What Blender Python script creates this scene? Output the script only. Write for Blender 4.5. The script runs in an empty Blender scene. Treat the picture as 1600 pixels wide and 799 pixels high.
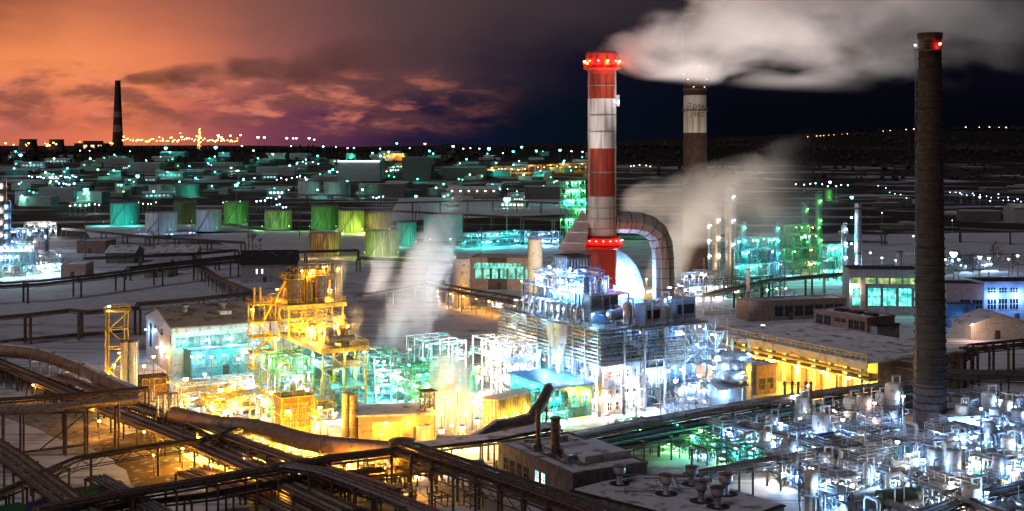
import bpy, math, random
from mathutils import Vector, Matrix
R = random.Random(7)
HAZE = .00016
F, H, CX, HY = 1930.0, 58.0, 800.0, 225.0          # camera: focal length in photo pixels, height in metres, horizon
def at(px, py, Y): return Vector(((px - CX) * Y / F, Y, H - (py - HY) * Y / F))
def gz(px, py, z=0.0):
    Y = (H - z) * F / (py - HY)
    return Vector(((px - CX) * Y / F, Y, z))
def scr(p): return (CX + F * p.x / p.y, HY + F * (H - p.z) / p.y)
GA = math.radians(29.74)
V2 = Vector((math.cos(GA), math.sin(GA), 0)); U2 = Vector((-math.sin(GA), math.cos(GA), 0))
Z3 = Vector((0, 0, 1))
scene = bpy.context.scene
COL = scene.collection
ORD = ('first second third fourth fifth sixth seventh eighth ninth tenth eleventh twelfth thirteenth fourteenth fifteenth sixteenth '
       'seventeenth eighteenth nineteenth twentieth').split()
def ordinal(n):
    if n <= 20: return ORD[n - 1]
    tens = {2: 'twenty', 3: 'thirty', 4: 'forty', 5: 'fifty', 6: 'sixty', 7: 'seventy', 8: 'eighty', 9: 'ninety'}
    t, u = divmod(n, 10)
    if u == 0: return tens[t][:-1] + 'ieth'
    return tens[t] + '-' + ORD[u - 1]
FAM = {}
MW = {}                                            # world matrix of each root
def thing(name, label, cat, loc, rot=GA, group=None, fam=None):
    if name.endswith('_frame'): name = name[:-6] + '_structure'
    o = bpy.data.objects.new(name, None); COL.objects.link(o)
    o.empty_display_size = 0.5
    o.location = loc; o.rotation_euler = (0, 0, rot)
    MW[o] = Matrix.Translation(loc) @ Matrix.Rotation(rot, 4, 'Z')
    tag(o, label, cat, group, None, fam, loc)
    return o
def tag(o, label, cat, group=None, kind=None, fam=None, loc=None):
    if label: o['label'] = label
    o['category'] = cat
    if group: o['group'] = group
    if kind: o['kind'] = kind
    if fam:
        sx = scr(Vector(loc))[0]
        FAM.setdefault(label, []).append((sx, o))
    return o
def finish_labels():
    for tmpl, rows in FAM.items():
        rows.sort(key=lambda r: r[0])
        for i, (sx, o) in enumerate(rows):
            if len(rows) == 1:
                o['label'] = tmpl.split(', {n}')[0]
            else:
                o['label'] = tmpl.replace('{n}', ordinal(i + 1) + ' from left')
def local(root, w): return MW[root].inverted() @ Vector(w)

class MB:
    def __init__(s): s.v = []; s.f = []; s.m = []; s.mi = 0
    def add(s, vs, fs):
        b = len(s.v); s.v.extend([tuple(p) for p in vs])
        for f in fs: s.f.append([i + b for i in f]); s.m.append(s.mi)
    def box(s, x0, x1, y0, y1, z0, z1):
        j = lambda: R.uniform(-.002, .002)
        x0 += j(); x1 += j(); y0 += j(); y1 += j(); z0 += j(); z1 += j()
        s.add([(x0,y0,z0),(x1,y0,z0),(x1,y1,z0),(x0,y1,z0),(x0,y0,z1),(x1,y0,z1),(x1,y1,z1),(x0,y1,z1)],
              [(0,3,2,1),(4,5,6,7),(0,1,5,4),(1,2,6,5),(2,3,7,6),(3,0,4,7)])
        return s
    def bar(s, p, q, w, h=None):
        p = Vector(p); q = Vector(q); h = h or w
        d = (q - p)
        if d.length < 1e-4: return s
        d.normalize()
        a = d.cross(Z3)
        if a.length < 1e-3: a = Vector((1, 0, 0))
        a.normalize(); b = a.cross(d)
        a *= w / 2 + R.uniform(-.001, .001); b *= h / 2 + R.uniform(-.001, .001)
        vs = [p-a-b, p+a-b, p+a+b, p-a+b, q-a-b, q+a-b, q+a+b, q-a+b]
        s.add(vs, [(0,1,2,3),(7,6,5,4),(0,4,5,1),(1,5,6,2),(2,6,7,3),(3,7,4,0)])
        return s
    def pipe(s, pts, r, n=8, caps=True):
        pts = [Vector(p) for p in pts]
        k = len(pts)
        if k < 2: return s
        dirs = [(pts[i+1] - pts[i]).normalized() for i in range(k-1)]
        ref = Vector((0, 0, 1)) if abs(dirs[0].z) < .9 else Vector((1, 0, 0))
        a = dirs[0].cross(ref).normalized()
        vs = []
        for i in range(k):
            if i == 0: t = dirs[0]
            elif i == k-1: t = dirs[-1]
            else:
                t = dirs[i-1] + dirs[i]
                t = t.normalized() if t.length > 1e-3 else dirs[i]
            d0 = dirs[max(i-1, 0)]
            a = (a - d0 * a.dot(d0)); a = a.normalized() if a.length > 1e-4 else d0.orthogonal().normalized()
            b = d0.cross(a)
            for j in range(n):
                th = 2 * math.pi * j / n
                o = (a * math.cos(th) + b * math.sin(th)) * r
                den = d0.dot(t)
                if i not in (0, k-1) and abs(den) > .2: o = o - d0 * (o.dot(t) / den)
                vs.append(pts[i] + o)
        fs = []
        for i in range(k-1):
            for j in range(n):
                j2 = (j + 1) % n
                fs.append((i*n+j, i*n+j2, (i+1)*n+j2, (i+1)*n+j))
        if caps: fs.append(tuple(range(n-1, -1, -1))); fs.append(tuple(range((k-1)*n, k*n)))
        s.add(vs, fs); return s
    def lathe(s, prof, n=16, c=(0, 0, 0), a0=0.0, squash=None):
        c = Vector(c); vs = []; fs = []
        k = len(prof)
        for r, z in prof:
            for j in range(n):
                th = a0 + 2 * math.pi * j / n
                vs.append((c.x + r * math.cos(th), c.y + r * math.sin(th), c.z + z))
        for i in range(k-1):
            for j in range(n):
                j2 = (j + 1) % n
                fs.append((i*n+j, i*n+j2, (i+1)*n+j2, (i+1)*n+j))
        if prof[0][0] > 1e-4: fs.append(tuple(range(n-1, -1, -1)))
        if prof[-1][0] > 1e-4: fs.append(tuple(range((k-1)*n, k*n)))
        s.add(vs, fs); return s
    def drum(s, p, q, r, n=14):                      # horizontal vessel with dished ends
        p = Vector(p); q = Vector(q); d = (q - p); L = d.length; d.normalize()
        a = d.cross(Z3).normalized(); b = a.cross(d)
        prof = [(-.45*r, .0), (-.38*r, .45*r), (-.2*r, .82*r), (0, r), (L, r), (L+.2*r, .82*r), (L+.38*r, .45*r), (L+.45*r, 0.0)]
        vs = []; fs = []
        for t, rr in prof:
            rr = max(rr, .01)
            for j in range(n):
                th = 2*math.pi*j/n
                vs.append(p + d*t + (a*math.cos(th) + b*math.sin(th))*rr)
        for i in range(len(prof)-1):
            for j in range(n):
                j2 = (j+1) % n
                fs.append((i*n+j, (i+1)*n+j, (i+1)*n+j2, i*n+j2))
        s.add(vs, fs); return s
    def prism(s, poly, z0, z1):
        n = len(poly)
        vs = [(x, y, z0) for x, y in poly] + [(x, y, z1) for x, y in poly]
        s.add(vs, [tuple(range(n-1, -1, -1)), tuple(range(n, 2*n))] + [(i, (i+1) % n, n+(i+1) % n, n+i) for i in range(n)])
        return s
    def build(s, name, mats, parent=None, smooth=False, loc=None, rot=None):
        me = bpy.data.meshes.new(name)
        me.from_pydata(s.v, [], s.f)
        mats = mats if isinstance(mats, (list, tuple)) else [mats]
        for m in mats: me.materials.append(m)
        if len(mats) > 1: me.polygons.foreach_set('material_index', s.m)
        if smooth:
            me.polygons.foreach_set('use_smooth', [True] * len(me.polygons))
            me.set_sharp_from_angle(angle=math.radians(38))
        me.update()
        o = bpy.data.objects.new(name, me); COL.objects.link(o)
        if parent is not None: o.parent = parent
        if loc is not None: o.location = loc
        if rot is not None: o.rotation_euler = (0, 0, rot)
        return o
def share(name, me, parent, loc, rot=None):
    o = bpy.data.objects.new(name, me); COL.objects.link(o)
    o.parent = parent; o.location = loc
    if rot is not None: o.rotation_euler = (0, 0, rot)
    return o

# ---------------------------------------------------------------- materials
MATS = {}
def nodes_of(m):
    m.use_nodes = True
    nt = m.node_tree; nt.nodes.clear()
    return nt, nt.nodes, nt.links
def mat(name, col, rough=.6, metal=0.0, var=.35, scale=.6, dirt=None, dirt_amt=.5, streak=False, bump=.0, two=None, brick=None, spec=.4):
    """Painted or bare surface: base colour broken up by two noises, an optional dirt / rust colour in patches or in runs down the wall."""
    if name in MATS: return MATS[name]
    m = bpy.data.materials.new(name); MATS[name] = m
    nt, N, L = nodes_of(m)
    out = N.new('ShaderNodeOutputMaterial'); b = N.new('ShaderNodeBsdfPrincipled')
    L.new(b.outputs[0], out.inputs[0])
    tc = N.new('ShaderNodeTexCoord'); mp = N.new('ShaderNodeMapping'); L.new(tc.outputs['Object'], mp.inputs[0])
    if streak: mp.inputs['Scale'].default_value = (1, 1, .06)
    n1 = N.new('ShaderNodeTexNoise'); n1.inputs['Scale'].default_value = scale; n1.inputs['Detail'].default_value = 6; n1.inputs['Roughness'].default_value = .65
    L.new(mp.outputs[0], n1.inputs['Vector'])
    base = (*col, 1)
    mr = N.new('ShaderNodeMapRange'); mr.inputs['From Min'].default_value = .3; mr.inputs['From Max'].default_value = .7
    mr.inputs['To Min'].default_value = 1 - var; mr.inputs['To Max'].default_value = 1 + var * .6
    L.new(n1.outputs['Fac'], mr.inputs['Value'])
    src = None
    if brick:
        bt = N.new('ShaderNodeTexBrick'); bt.inputs['Scale'].default_value = brick[0]
        bt.inputs['Color1'].default_value = base; bt.inputs['Color2'].default_value = (*brick[1], 1); bt.inputs['Mortar'].default_value = (*brick[2], 1)
        bt.inputs['Mortar Size'].default_value = .03
        L.new(tc.outputs['UV' if brick[3] else 'Object'], bt.inputs['Vector']); src = bt.outputs['Color']
    mul = N.new('ShaderNodeMix'); mul.data_type = 'RGBA'; mul.blend_type = 'MULTIPLY'; mul.inputs['Factor'].default_value = 1
    if src: L.new(src, mul.inputs['A'])
    else: mul.inputs['A'].default_value = base
    L.new(mr.outputs[0], mul.inputs['B'])
    res = mul.outputs['Result']
    if dirt:
        n2 = N.new('ShaderNodeTexNoise'); n2.inputs['Scale'].default_value = scale * 2.3; n2.inputs['Detail'].default_value = 5
        L.new(mp.outputs[0], n2.inputs['Vector'])
        r2 = N.new('ShaderNodeMapRange'); r2.inputs['From Min'].default_value = .62 - dirt_amt * .25; r2.inputs['From Max'].default_value = .72 - dirt_amt * .2
        L.new(n2.outputs['Fac'], r2.inputs['Value'])
        mx = N.new('ShaderNodeMix'); mx.data_type = 'RGBA'; L.new(r2.outputs[0], mx.inputs['Factor'])
        L.new(res, mx.inputs['A']); mx.inputs['B'].default_value = (*dirt, 1); res = mx.outputs['Result']
    L.new(res, b.inputs['Base Color'])
    b.inputs['Roughness'].default_value = rough; b.inputs['Metallic'].default_value = metal
    b.inputs['Specular IOR Level'].default_value = spec
    if bump:
        bp = N.new('ShaderNodeBump'); bp.inputs['Strength'].default_value = bump; bp.inputs['Distance'].default_value = .3
        L.new(n1.outputs['Fac'], bp.inputs['Height']); L.new(bp.outputs[0], b.inputs['Normal'])
    return m
def glow(name, col, strength, sample=False):
    if name in MATS: return MATS[name]
    m = bpy.data.materials.new(name); MATS[name] = m
    nt, N, L = nodes_of(m)
    out = N.new('ShaderNodeOutputMaterial'); e = N.new('ShaderNodeEmission')
    e.inputs[0].default_value = (*col, 1); e.inputs[1].default_value = strength
    L.new(e.outputs[0], out.inputs[0])
    m.cycles.emission_sampling = 'FRONT_BACK' if sample else 'NONE'
    return m
def lit_window(name, c1, c2, strength, scale=.7):
    """a lit pane: the room behind it is uneven, so the light varies from pane to pane"""
    if name in MATS: return MATS[name]
    m = bpy.data.materials.new(name); MATS[name] = m
    nt, N, L = nodes_of(m)
    out = N.new('ShaderNodeOutputMaterial'); e = N.new('ShaderNodeEmission')
    tc = N.new('ShaderNodeTexCoord'); n = N.new('ShaderNodeTexNoise'); n.inputs['Scale'].default_value = scale; n.inputs['Detail'].default_value = 4
    L.new(tc.outputs['Object'], n.inputs['Vector'])
    cr = N.new('ShaderNodeValToRGB'); cr.color_ramp.elements[0].position = .4; cr.color_ramp.elements[1].position = .6
    cr.color_ramp.elements[0].color = (*c1, 1); cr.color_ramp.elements[1].color = (*c2, 1)
    L.new(n.outputs['Fac'], cr.inputs[0]); L.new(cr.outputs[0], e.inputs[0]); e.inputs[1].default_value = strength
    L.new(e.outputs[0], out.inputs[0])
    m.cycles.emission_sampling = 'NONE'
    return m

def snow_mat(name, c, dirty, amt, scale, bump=.25):
    return mat(name, c, rough=.85, var=.18, scale=scale, dirt=dirty, dirt_amt=amt, bump=bump, spec=.2)
SNOW = snow_mat('snow_clean', (.62, .62, .66), (.34, .32, .31), .12, .09)
ROOFSNOW = snow_mat('snow_roof', (.66, .65, .67), (.22, .2, .19), .35, .16)
STEEL = mat('steel_grey', (.27, .29, .31), .5, .4, dirt=(.12, .08, .05), dirt_amt=.35, scale=.9)
DARKST = mat('steel_dark', (.125, .108, .092), .45, .35, dirt=(.06, .04, .03), dirt_amt=.4, scale=.8)
BROWNST = mat('steel_brown', (.16, .12, .09), .65, .2, dirt=(.09, .05, .03), dirt_amt=.5, scale=.8)
GALV = mat('galvanised', (.5, .52, .55), .38, .6, var=.3, dirt=(.25, .2, .16), dirt_amt=.3, scale=.7)
ALU = mat('aluminium_cladding', (.62, .64, .67), .32, .75, var=.25, dirt=(.33, .3, .27), dirt_amt=.3, scale=.5)
WHITEP = mat('white_paint', (.72, .72, .7), .5, 0, var=.2, dirt=(.42, .35, .28), dirt_amt=.3, scale=.5)
CREAM = mat('cream_paint', (.66, .6, .47), .55, 0, var=.2, dirt=(.4, .3, .2), dirt_amt=.25, scale=.5)
YELLOWP = mat('yellow_paint', (.62, .44, .06), .5, 0, var=.3, dirt=(.3, .17, .05), dirt_amt=.35, scale=.8)
GREENP = mat('green_paint', (.1, .3, .14), .5, 0, var=.3, dirt=(.08, .12, .06), dirt_amt=.4, scale=.8)
TEALP = mat('teal_paint', (.12, .36, .36), .5, 0, var=.3, dirt=(.07, .14, .14), dirt_amt=.4, scale=.8)
BLUEP = mat('blue_paint', (.08, .2, .42), .5, 0, var=.25, dirt=(.05, .1, .2), dirt_amt=.3, scale=.4)
REDP = mat('red_paint', (.4, .025, .014), .5, 0, var=.25, scale=.4, dirt=(.28, .03, .02), dirt_amt=.35, streak=True)
ORANGEP = mat('red_oxide_paint', (.31, .03, .01), .5, 0, var=.22, scale=.45, dirt=(.13, .018, .01), dirt_amt=.6, streak=True)
WHITEBAND = mat('white_band_paint', (.54, .54, .54), .5, 0, var=.2, scale=.5, dirt=(.3, .27, .24), dirt_amt=.55, streak=True)
CONC = mat('concrete', (.33, .32, .3), .85, 0, var=.3, dirt=(.2, .18, .16), dirt_amt=.4, scale=.4, bump=.2)
CONCD = mat('concrete_dark', (.14, .13, .12), .85, 0, var=.35, dirt=(.08, .07, .06), dirt_amt=.45, scale=.4, bump=.2)
PINKW = mat('pink_plaster', (.5, .36, .33), .8, 0, var=.2, dirt=(.33, .24, .22), dirt_amt=.35, scale=.35)
BROWNW = mat('brown_brick_wall', (.3, .2, .15), .85, 0, var=.3, dirt=(.18, .12, .09), dirt_amt=.4, scale=.5)
BLUEW = mat('pale_blue_plaster', (.36, .46, .6), .8, 0, var=.2, dirt=(.25, .32, .4), dirt_amt=.3, scale=.35)
GREYW = mat('grey_panel', (.36, .37, .38), .8, 0, var=.25, dirt=(.22, .22, .22), dirt_amt=.35, scale=.3)
DARKROOF = mat('dark_roof', (.035, .03, .03), .9, 0, var=.4, dirt=(.2, .19, .19), dirt_amt=.1, scale=.25)
GLASSD = mat('dark_glass', (.02, .03, .035), .15, 0, var=.2, scale=1)
INSUL = mat('pipe_insulation', (.47, .42, .34), .38, .5, var=.3, dirt=(.25, .19, .13), dirt_amt=.4, scale=.7)
INSULB = mat('pipe_insulation_brown', (.27, .2, .14), .36, .55, var=.3, dirt=(.15, .1, .06), dirt_amt=.4, scale=.7)
REDBOX = mat('orange_brick', (.42, .2, .07), .8, 0, var=.3, dirt=(.25, .11, .04), dirt_amt=.4, scale=.6)
def tank_mat(name, c, d): return mat(name, c, .55, 0.1, var=.6, scale=.9, dirt=d, dirt_amt=.75, streak=True)
TANKW = tank_mat('tank_white', (.55, .57, .57), (.36, .36, .34))
TANKG = tank_mat('tank_green_lit', (.16, .42, .12), (.09, .2, .06))  # green lamplight put into the tank's own colour
TANKY = tank_mat('tank_yellowgreen_lit', (.5, .56, .24), (.13, .24, .06))  # yellow-green lamplight put into the tank's own colour
TANKB = tank_mat('tank_brown', (.42, .34, .2), (.17, .09, .04))
TANKT = tank_mat('tank_teal_lit', (.16, .5, .44), (.1, .32, .28))  # teal lamplight put into the tank's own colour
TANKD = tank_mat('tank_dark', (.09, .13, .06), (.16, .1, .04))

TEAL = (.03, .85, .72); COOL = (.26, .56, 1.0); WHITE = (1, .93, .86); SOD = (1, .40, .04); YEL = (1, .62, .08)
GREEN = (.22, .95, .22); BLUE = (.22, .42, 1.0); RED = (1, .02, .01); PINK = (1, .62, .5); MINT = (.25, 1, .7)
CN = {TEAL: 'teal', COOL: 'cool white', WHITE: 'white', SOD: 'orange', YEL: 'yellow', GREEN: 'green', BLUE: 'blue', RED: 'red', PINK: 'pinkish', MINT: 'pale green'}
LG = []
LPOW = 1.0
def set_pow(v):
    global LPOW
    LPOW = v
def add_light(p, power, col, rad=.15, spot=None, size=60, blend=.4):
    ld = bpy.data.lights.new('lamp_light', 'SPOT' if spot else 'POINT')
    ld.energy = power * LPOW; ld.color = col; ld.shadow_soft_size = rad
    o = bpy.data.objects.new('lamp_light', ld); COL.objects.link(o); o.location = p
    if spot:
        ld.spot_size = math.radians(size); ld.spot_blend = blend
        o.rotation_euler = (Vector(spot) - Vector(p)).to_track_quat('-Z', 'Y').to_euler()
    LG.append(o)
    return o
BULB = {}
def bulb_mesh(col, r, es=40):
    k = (col, round(r, 2), es)
    if k in BULB: return BULB[k]
    w = tuple(min(1, .25 + .75 * c) if col not in (SOD, RED, YEL, TEAL, GREEN) else min(1, c + .06) for c in col)
    b = MB()
    b.mi = 0; b.lathe([(.02, -r), (r*.6, -r*.8), (r, -r*.1), (r, r*.35), (r*.5, r*.55)], 10)
    b.mi = 1; b.lathe([(r*1.15, r*.5), (r*.9, r*.95), (.05, r*1.2)], 10)
    o = b.build('lamp', [glow('lamp_glow_' + CN[col].replace(' ', '_') + '_%d' % es, w, es), STEEL], None, True)
    me = o.data; bpy.data.objects.remove(o)
    BULB[k] = me
    return me
def lamp(root, p, col, power=900, r=.32, es=40, light=True, name='lamp'):
    """a lamp that is a part of ROOT, at local point p, with its light just under it"""
    p = Vector(p)
    share(name, bulb_mesh(col, r, es), root, p)
    if light: add_light(MW[root] @ (p - Vector((0, 0, r + .22))), power, col)
def lamp_post(w, h, col, power, r=.5, label=None, fam=None, group=None, es=40, light=True, arm=0, name='lamp_post', pr=.14, polemat=None):
    t = thing(name, label, 'lamp post', w, 0, group, fam)
    b = MB(); b.lathe([(pr*1.5, 0), (pr, h*.3), (pr*.7, h)], 7)
    if arm: b.bar((0, 0, h-.1), (arm, -.2, h+.25), .12)
    b.build('pole', polemat or STEEL, t, True)
    lamp(t, (arm*1.0, -.2 if arm else 0, h + (.1 if arm else r*.6)), col, power, r, es, light, 'lamp_head')
    return t

# ---------------------------------------------------------------- parts kit
def railing(root, pts, z, h=1.1, m=None, step=2.0, name='railing', closed=False, w=.07):
    b = MB(); pts = [Vector((p[0], p[1], z)) for p in pts]
    if closed: pts = pts + [pts[0]]
    for p, q in zip(pts, pts[1:]):
        up = Vector((0, 0, h)); b.bar(p+up, q+up, w); b.bar(p+up*.5, q+up*.5, w*.7)
        n = max(1, int((q-p).length / step))
        for i in range(n+1):
            s = p.lerp(q, i/n); b.bar(s, s+up, w)
    return b.build(name, m or STEEL, root)
def ladder(root, p, z0, z1, m=None, name='ladder', d=(1, 0)):
    b = MB(); dx, dy = d[0]*.3, d[1]*.3
    b.bar((p[0]-dx, p[1]-dy, z0), (p[0]-dx, p[1]-dy, z1), .08); b.bar((p[0]+dx, p[1]+dy, z0), (p[0]+dx, p[1]+dy, z1), .08)
    z = z0 + .4
    while z < z1: b.bar((p[0]-dx, p[1]-dy, z), (p[0]+dx, p[1]+dy, z), .05); z += .6
    return b.build(name, m or STEEL, root)
def stair(root, p, q, w=1.0, m=None, name='stair'):
    p = Vector(p); q = Vector(q); d = q - p; s = Vector((-d.y, d.x, 0)).normalized() * w/2
    b = MB(); b.bar(p+s, q+s, .08, .3); b.bar(p-s, q-s, .08, .3)
    b.bar(p+s+Z3, q+s+Z3, .06); b.bar(p-s+Z3, q-s+Z3, .06)
    n = max(2, int(abs(d.z)/.35))
    for i in range(n):
        c = p.lerp(q, (i+.5)/n); b.bar(c-s, c+s, .3, .05)
    return b.build(name, m or STEEL, root)
def frame(root, xs, ys, levels, m, cw=.3, bw=.24, deck=(), deckm=None, rail=(), railm=None, brace=True, z0=0.0, rnd=R):
    zt = levels[-1]
    for i, x in enumerate(xs):
        for j, y in enumerate(ys):
            if 0 < i < len(xs)-1 and 0 < j < len(ys)-1 and (i+j) % 2: continue
            MB().box(x-cw/2, x+cw/2, y-cw/2, y+cw/2, z0, zt + .05).build('column', m, root)
    for k, z in enumerate(levels):
        b = MB()
        for y in ys: b.bar((xs[0], y, z-.13), (xs[-1], y, z-.13), bw*.8, bw)
        for x in xs: b.bar((x, ys[0], z-.16), (x, ys[-1], z-.16), bw*.8, bw)
        if brace:
            zl = levels[k-1] if k else z0
            for side in range(4):
                if rnd.random() < .6:
                    if side < 2:
                        y = ys[0] if side == 0 else ys[-1]; i = rnd.randrange(len(xs)-1)
                        b.bar((xs[i], y, zl), (xs[i+1], y, z-.2), .12)
                        b.bar((xs[i+1], y+.14, zl), (xs[i], y+.14, z-.2), .12)
                    else:
                        x = xs[0] if side == 2 else xs[-1]; i = rnd.randrange(len(ys)-1)
                        b.bar((x, ys[i], zl), (x, ys[i+1], z-.2), .12)
        b.build('beam_frame', m, root)
        if k in deck:
            MB().box(xs[0]-.5, xs[-1]+.5, ys[0]-.5, ys[-1]+.5, z, z+.12).build('deck', deckm or m, root)
        if k in rail:
            x0, x1, y0, y1 = xs[0]-.45, xs[-1]+.45, ys[0]-.45, ys[-1]+.45
            railing(root, [(x0, y0), (x1, y0), (x1, y1), (x0, y1)], z+.12, m=railm or m, closed=True)
def clutter(root, x0, x1, y0, y1, z0, z1, n, mats, rmin=.06, rmax=.22, rnd=R, name='pipe', levels=None):
    """n pipes that run along the axes of the box with right-angled bends, as parts"""
    for k in range(n):
        p = Vector((rnd.uniform(x0, x1), rnd.uniform(y0, y1), rnd.choice(levels) + rnd.uniform(.2, .9) if levels else rnd.uniform(z0, z1)))
        pts = [p]; ax = rnd.choice((0, 1, 2))
        for sgm in range(rnd.choice((2, 3, 3, 4, 5))):
            q = pts[-1].copy()
            lo, hi = ((x0, x1), (y0, y1), (z0, z1))[ax]
            q[ax] = rnd.uniform(lo, hi)
            if abs(q[ax] - pts[-1][ax]) > .6: pts.append(q)
            ax = rnd.choice([a for a in (0, 1, 2) if a != ax])
        r = rmin + (rmax - rmin) * rnd.random() ** 2
        if len(pts) > 1: MB().pipe(pts, r, 7).build(name, rnd.choice(mats), root, True)
def vessel(w, r, h, m, label, rot=GA, cat='column', name='pressure_vessel', skirt=1.5, plats=(), lad=True, nozzles=2, group=None, fam=None, cap=None, platm=None, rings=0, loc_z=0, lampcol=None, lampp=600):
    t = thing(name, label, cat, w, rot, group, fam)
    b = MB(); d = r * .5
    prof = [(r*.97, 0), (r*.97, skirt), (r, skirt+.05)]
    zz = skirt
    for i in range(rings):
        zz = skirt + (h - d - skirt) * (i+1)/(rings+1)
        prof += [(r, zz-.12), (r*1.04, zz-.1), (r*1.04, zz+.1), (r, zz+.12)]
    prof += [(r, h-d), (r*.86, h-d*.42), (r*.5, h-d*.1), (.02, h)]
    b.lathe(prof, 18); b.build('shell', m, t, True)
    for i in range(nozzles):
        th = R.uniform(3.4, 5.6); z = R.uniform(skirt+.5, h-d)
        MB().pipe([(math.cos(th)*r*.9, math.sin(th)*r*.9, z), (math.cos(th)*(r+.7), math.sin(th)*(r+.7), z), (math.cos(th)*(r+.7), math.sin(th)*(r+.7), .3)], .09+.05*r, 7).build('nozzle_pipe', m, t, True)
    for pz in plats:
        b = MB()
        n = 14
        b.lathe([(r+.05, pz), (r+1.0, pz), (r+1.0, pz+.1), (r+.05, pz+.1)], n)
        b.build('platform', platm or STEEL, t)
        b = MB()
        ring = [(math.cos(2*math.pi*j/n)*(r+.95), math.sin(2*math.pi*j/n)*(r+.95)) for j in range(n)]
        railing(t, ring, pz+.1, m=platm or STEEL, closed=True, step=1.2)
        if lampcol: lamp(t, (0.3, -(r+1.0), pz+2.0), lampcol, lampp, .3)
    if lad: ladder(t, (r*.7+.25, -r*.7-.25), .3, h-d, m=platm or STEEL, d=(.7, .7))
    MB().pipe([(0, 0, h-.1), (0, 0, h+r*.5+.3), (r+.35, -.2, h+r*.5+.3), (r+.35, -.2, 1)], .1+.06*r, 7).build('overhead_pipe', m, t, True)
    return t
def hdrum(w, L, r, m, label, rot=GA, z=1.6, cat='vessel', name='horizontal_drum', group=None, fam=None, sad=None):
    t = thing(name, label, cat, w, rot, group, fam)
    MB().drum((-L/2, 0, z+r), (L/2, 0, z+r), r).build('shell', m, t, True)
    for x in (-L*.3, L*.3):
        MB().box(x-.2, x+.2, -r*.8, r*.8, 0, z+r*.45).build('saddle', sad or CONC, t)
    MB().lathe([(r*.28, 0), (r*.28, .5), (r*.36, .5), (r*.36, .65)], 10, (L*.15, 0, z+2*r-.06)).build('manhole', m, t, True)
    MB().pipe([(-L*.2, 0, z+2*r-.05), (-L*.2, 0, z+2*r+.8), (-L*.2, r+.6, z+2*r+.8), (-L*.2, r+.6, .2)], .13, 7).build('pipe', m, t, True)
    return t
def exchanger(w, L, r, m, label, rot=GA, group=None, fam=None):
    t = thing('heat_exchanger', label, 'heat exchanger', w, rot, group, fam)
    for k, z in enumerate((1.2, 1.2 + 2.5*r)):
        b = MB(); b.drum((-L/2, 0, z), (L/2, 0, z), r, 12)
        for x in (-L*.42, L*.36): b.pipe([(x-.08, 0, z), (x+.08, 0, z)], r*1.22, 12)
        b.build('shell', m, t, True)
    for x in (-L*.28, L*.28): MB().box(x-.15, x+.15, -r*.8, r*.8, 0, 1.2+2.5*r).build('saddle', STEEL, t)
    MB().pipe([(L*.2, 0, 1.2+3.4*r), (L*.2, 0, 3.4+3.4*r), (L*.2, -2.0, 3.4+3.4*r), (L*.2, -2.0, .2)], .12, 7).build('pipe', m, t, True)
    return t
def pump(w, s, m, label, rot=GA, group=None, fam=None):
    t = thing('pump_set', label, 'pump', w, rot, group, fam)
    MB().box(-1.1*s, 1.1*s, -.45*s, .45*s, 0, .3*s).build('plinth', CONC, t)
    b = MB(); b.pipe([(-1.0*s, 0, .75*s), (.1*s, 0, .75*s)], .38*s, 12); b.build('motor', m, t, True)
    b = MB(); b.pipe([(.3*s, 0, .75*s), (.8*s, 0, .75*s)], .45*s, 12); b.build('casing', STEEL, t, True)
    MB().pipe([(.55*s, 0, 1.1*s), (.55*s, 0, 2.2*s), (1.8*s, 0, 2.2*s), (1.8*s, 0, .2)], .13*s, 7).build('pipe', m, t, True)
    return t
def uloop(w, h, span, r, m, label, rot=GA, group=None, fam=None):
    t = thing('pipe_loop', label, 'pipe', w, rot, group, fam)
    c = .5
    MB().pipe([(-span/2, 0, 0), (-span/2, 0, h-c), (-span/2+c*.3, 0, h-c*.3), (-span/2+c, 0, h), (span/2-c, 0, h), (span/2-c*.3, 0, h-c*.3), (span/2, 0, h-c), (span/2, 0, 0)], r, 10).build('bend', m, t, True)
    for x in (-span/2, span/2):
        MB().lathe([(r*1.5, 0), (r*1.5, .25), (r*1.05, .25)], 10, (x, 0, h*.45)).build('flange', STEEL, t, True)
    return t

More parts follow.
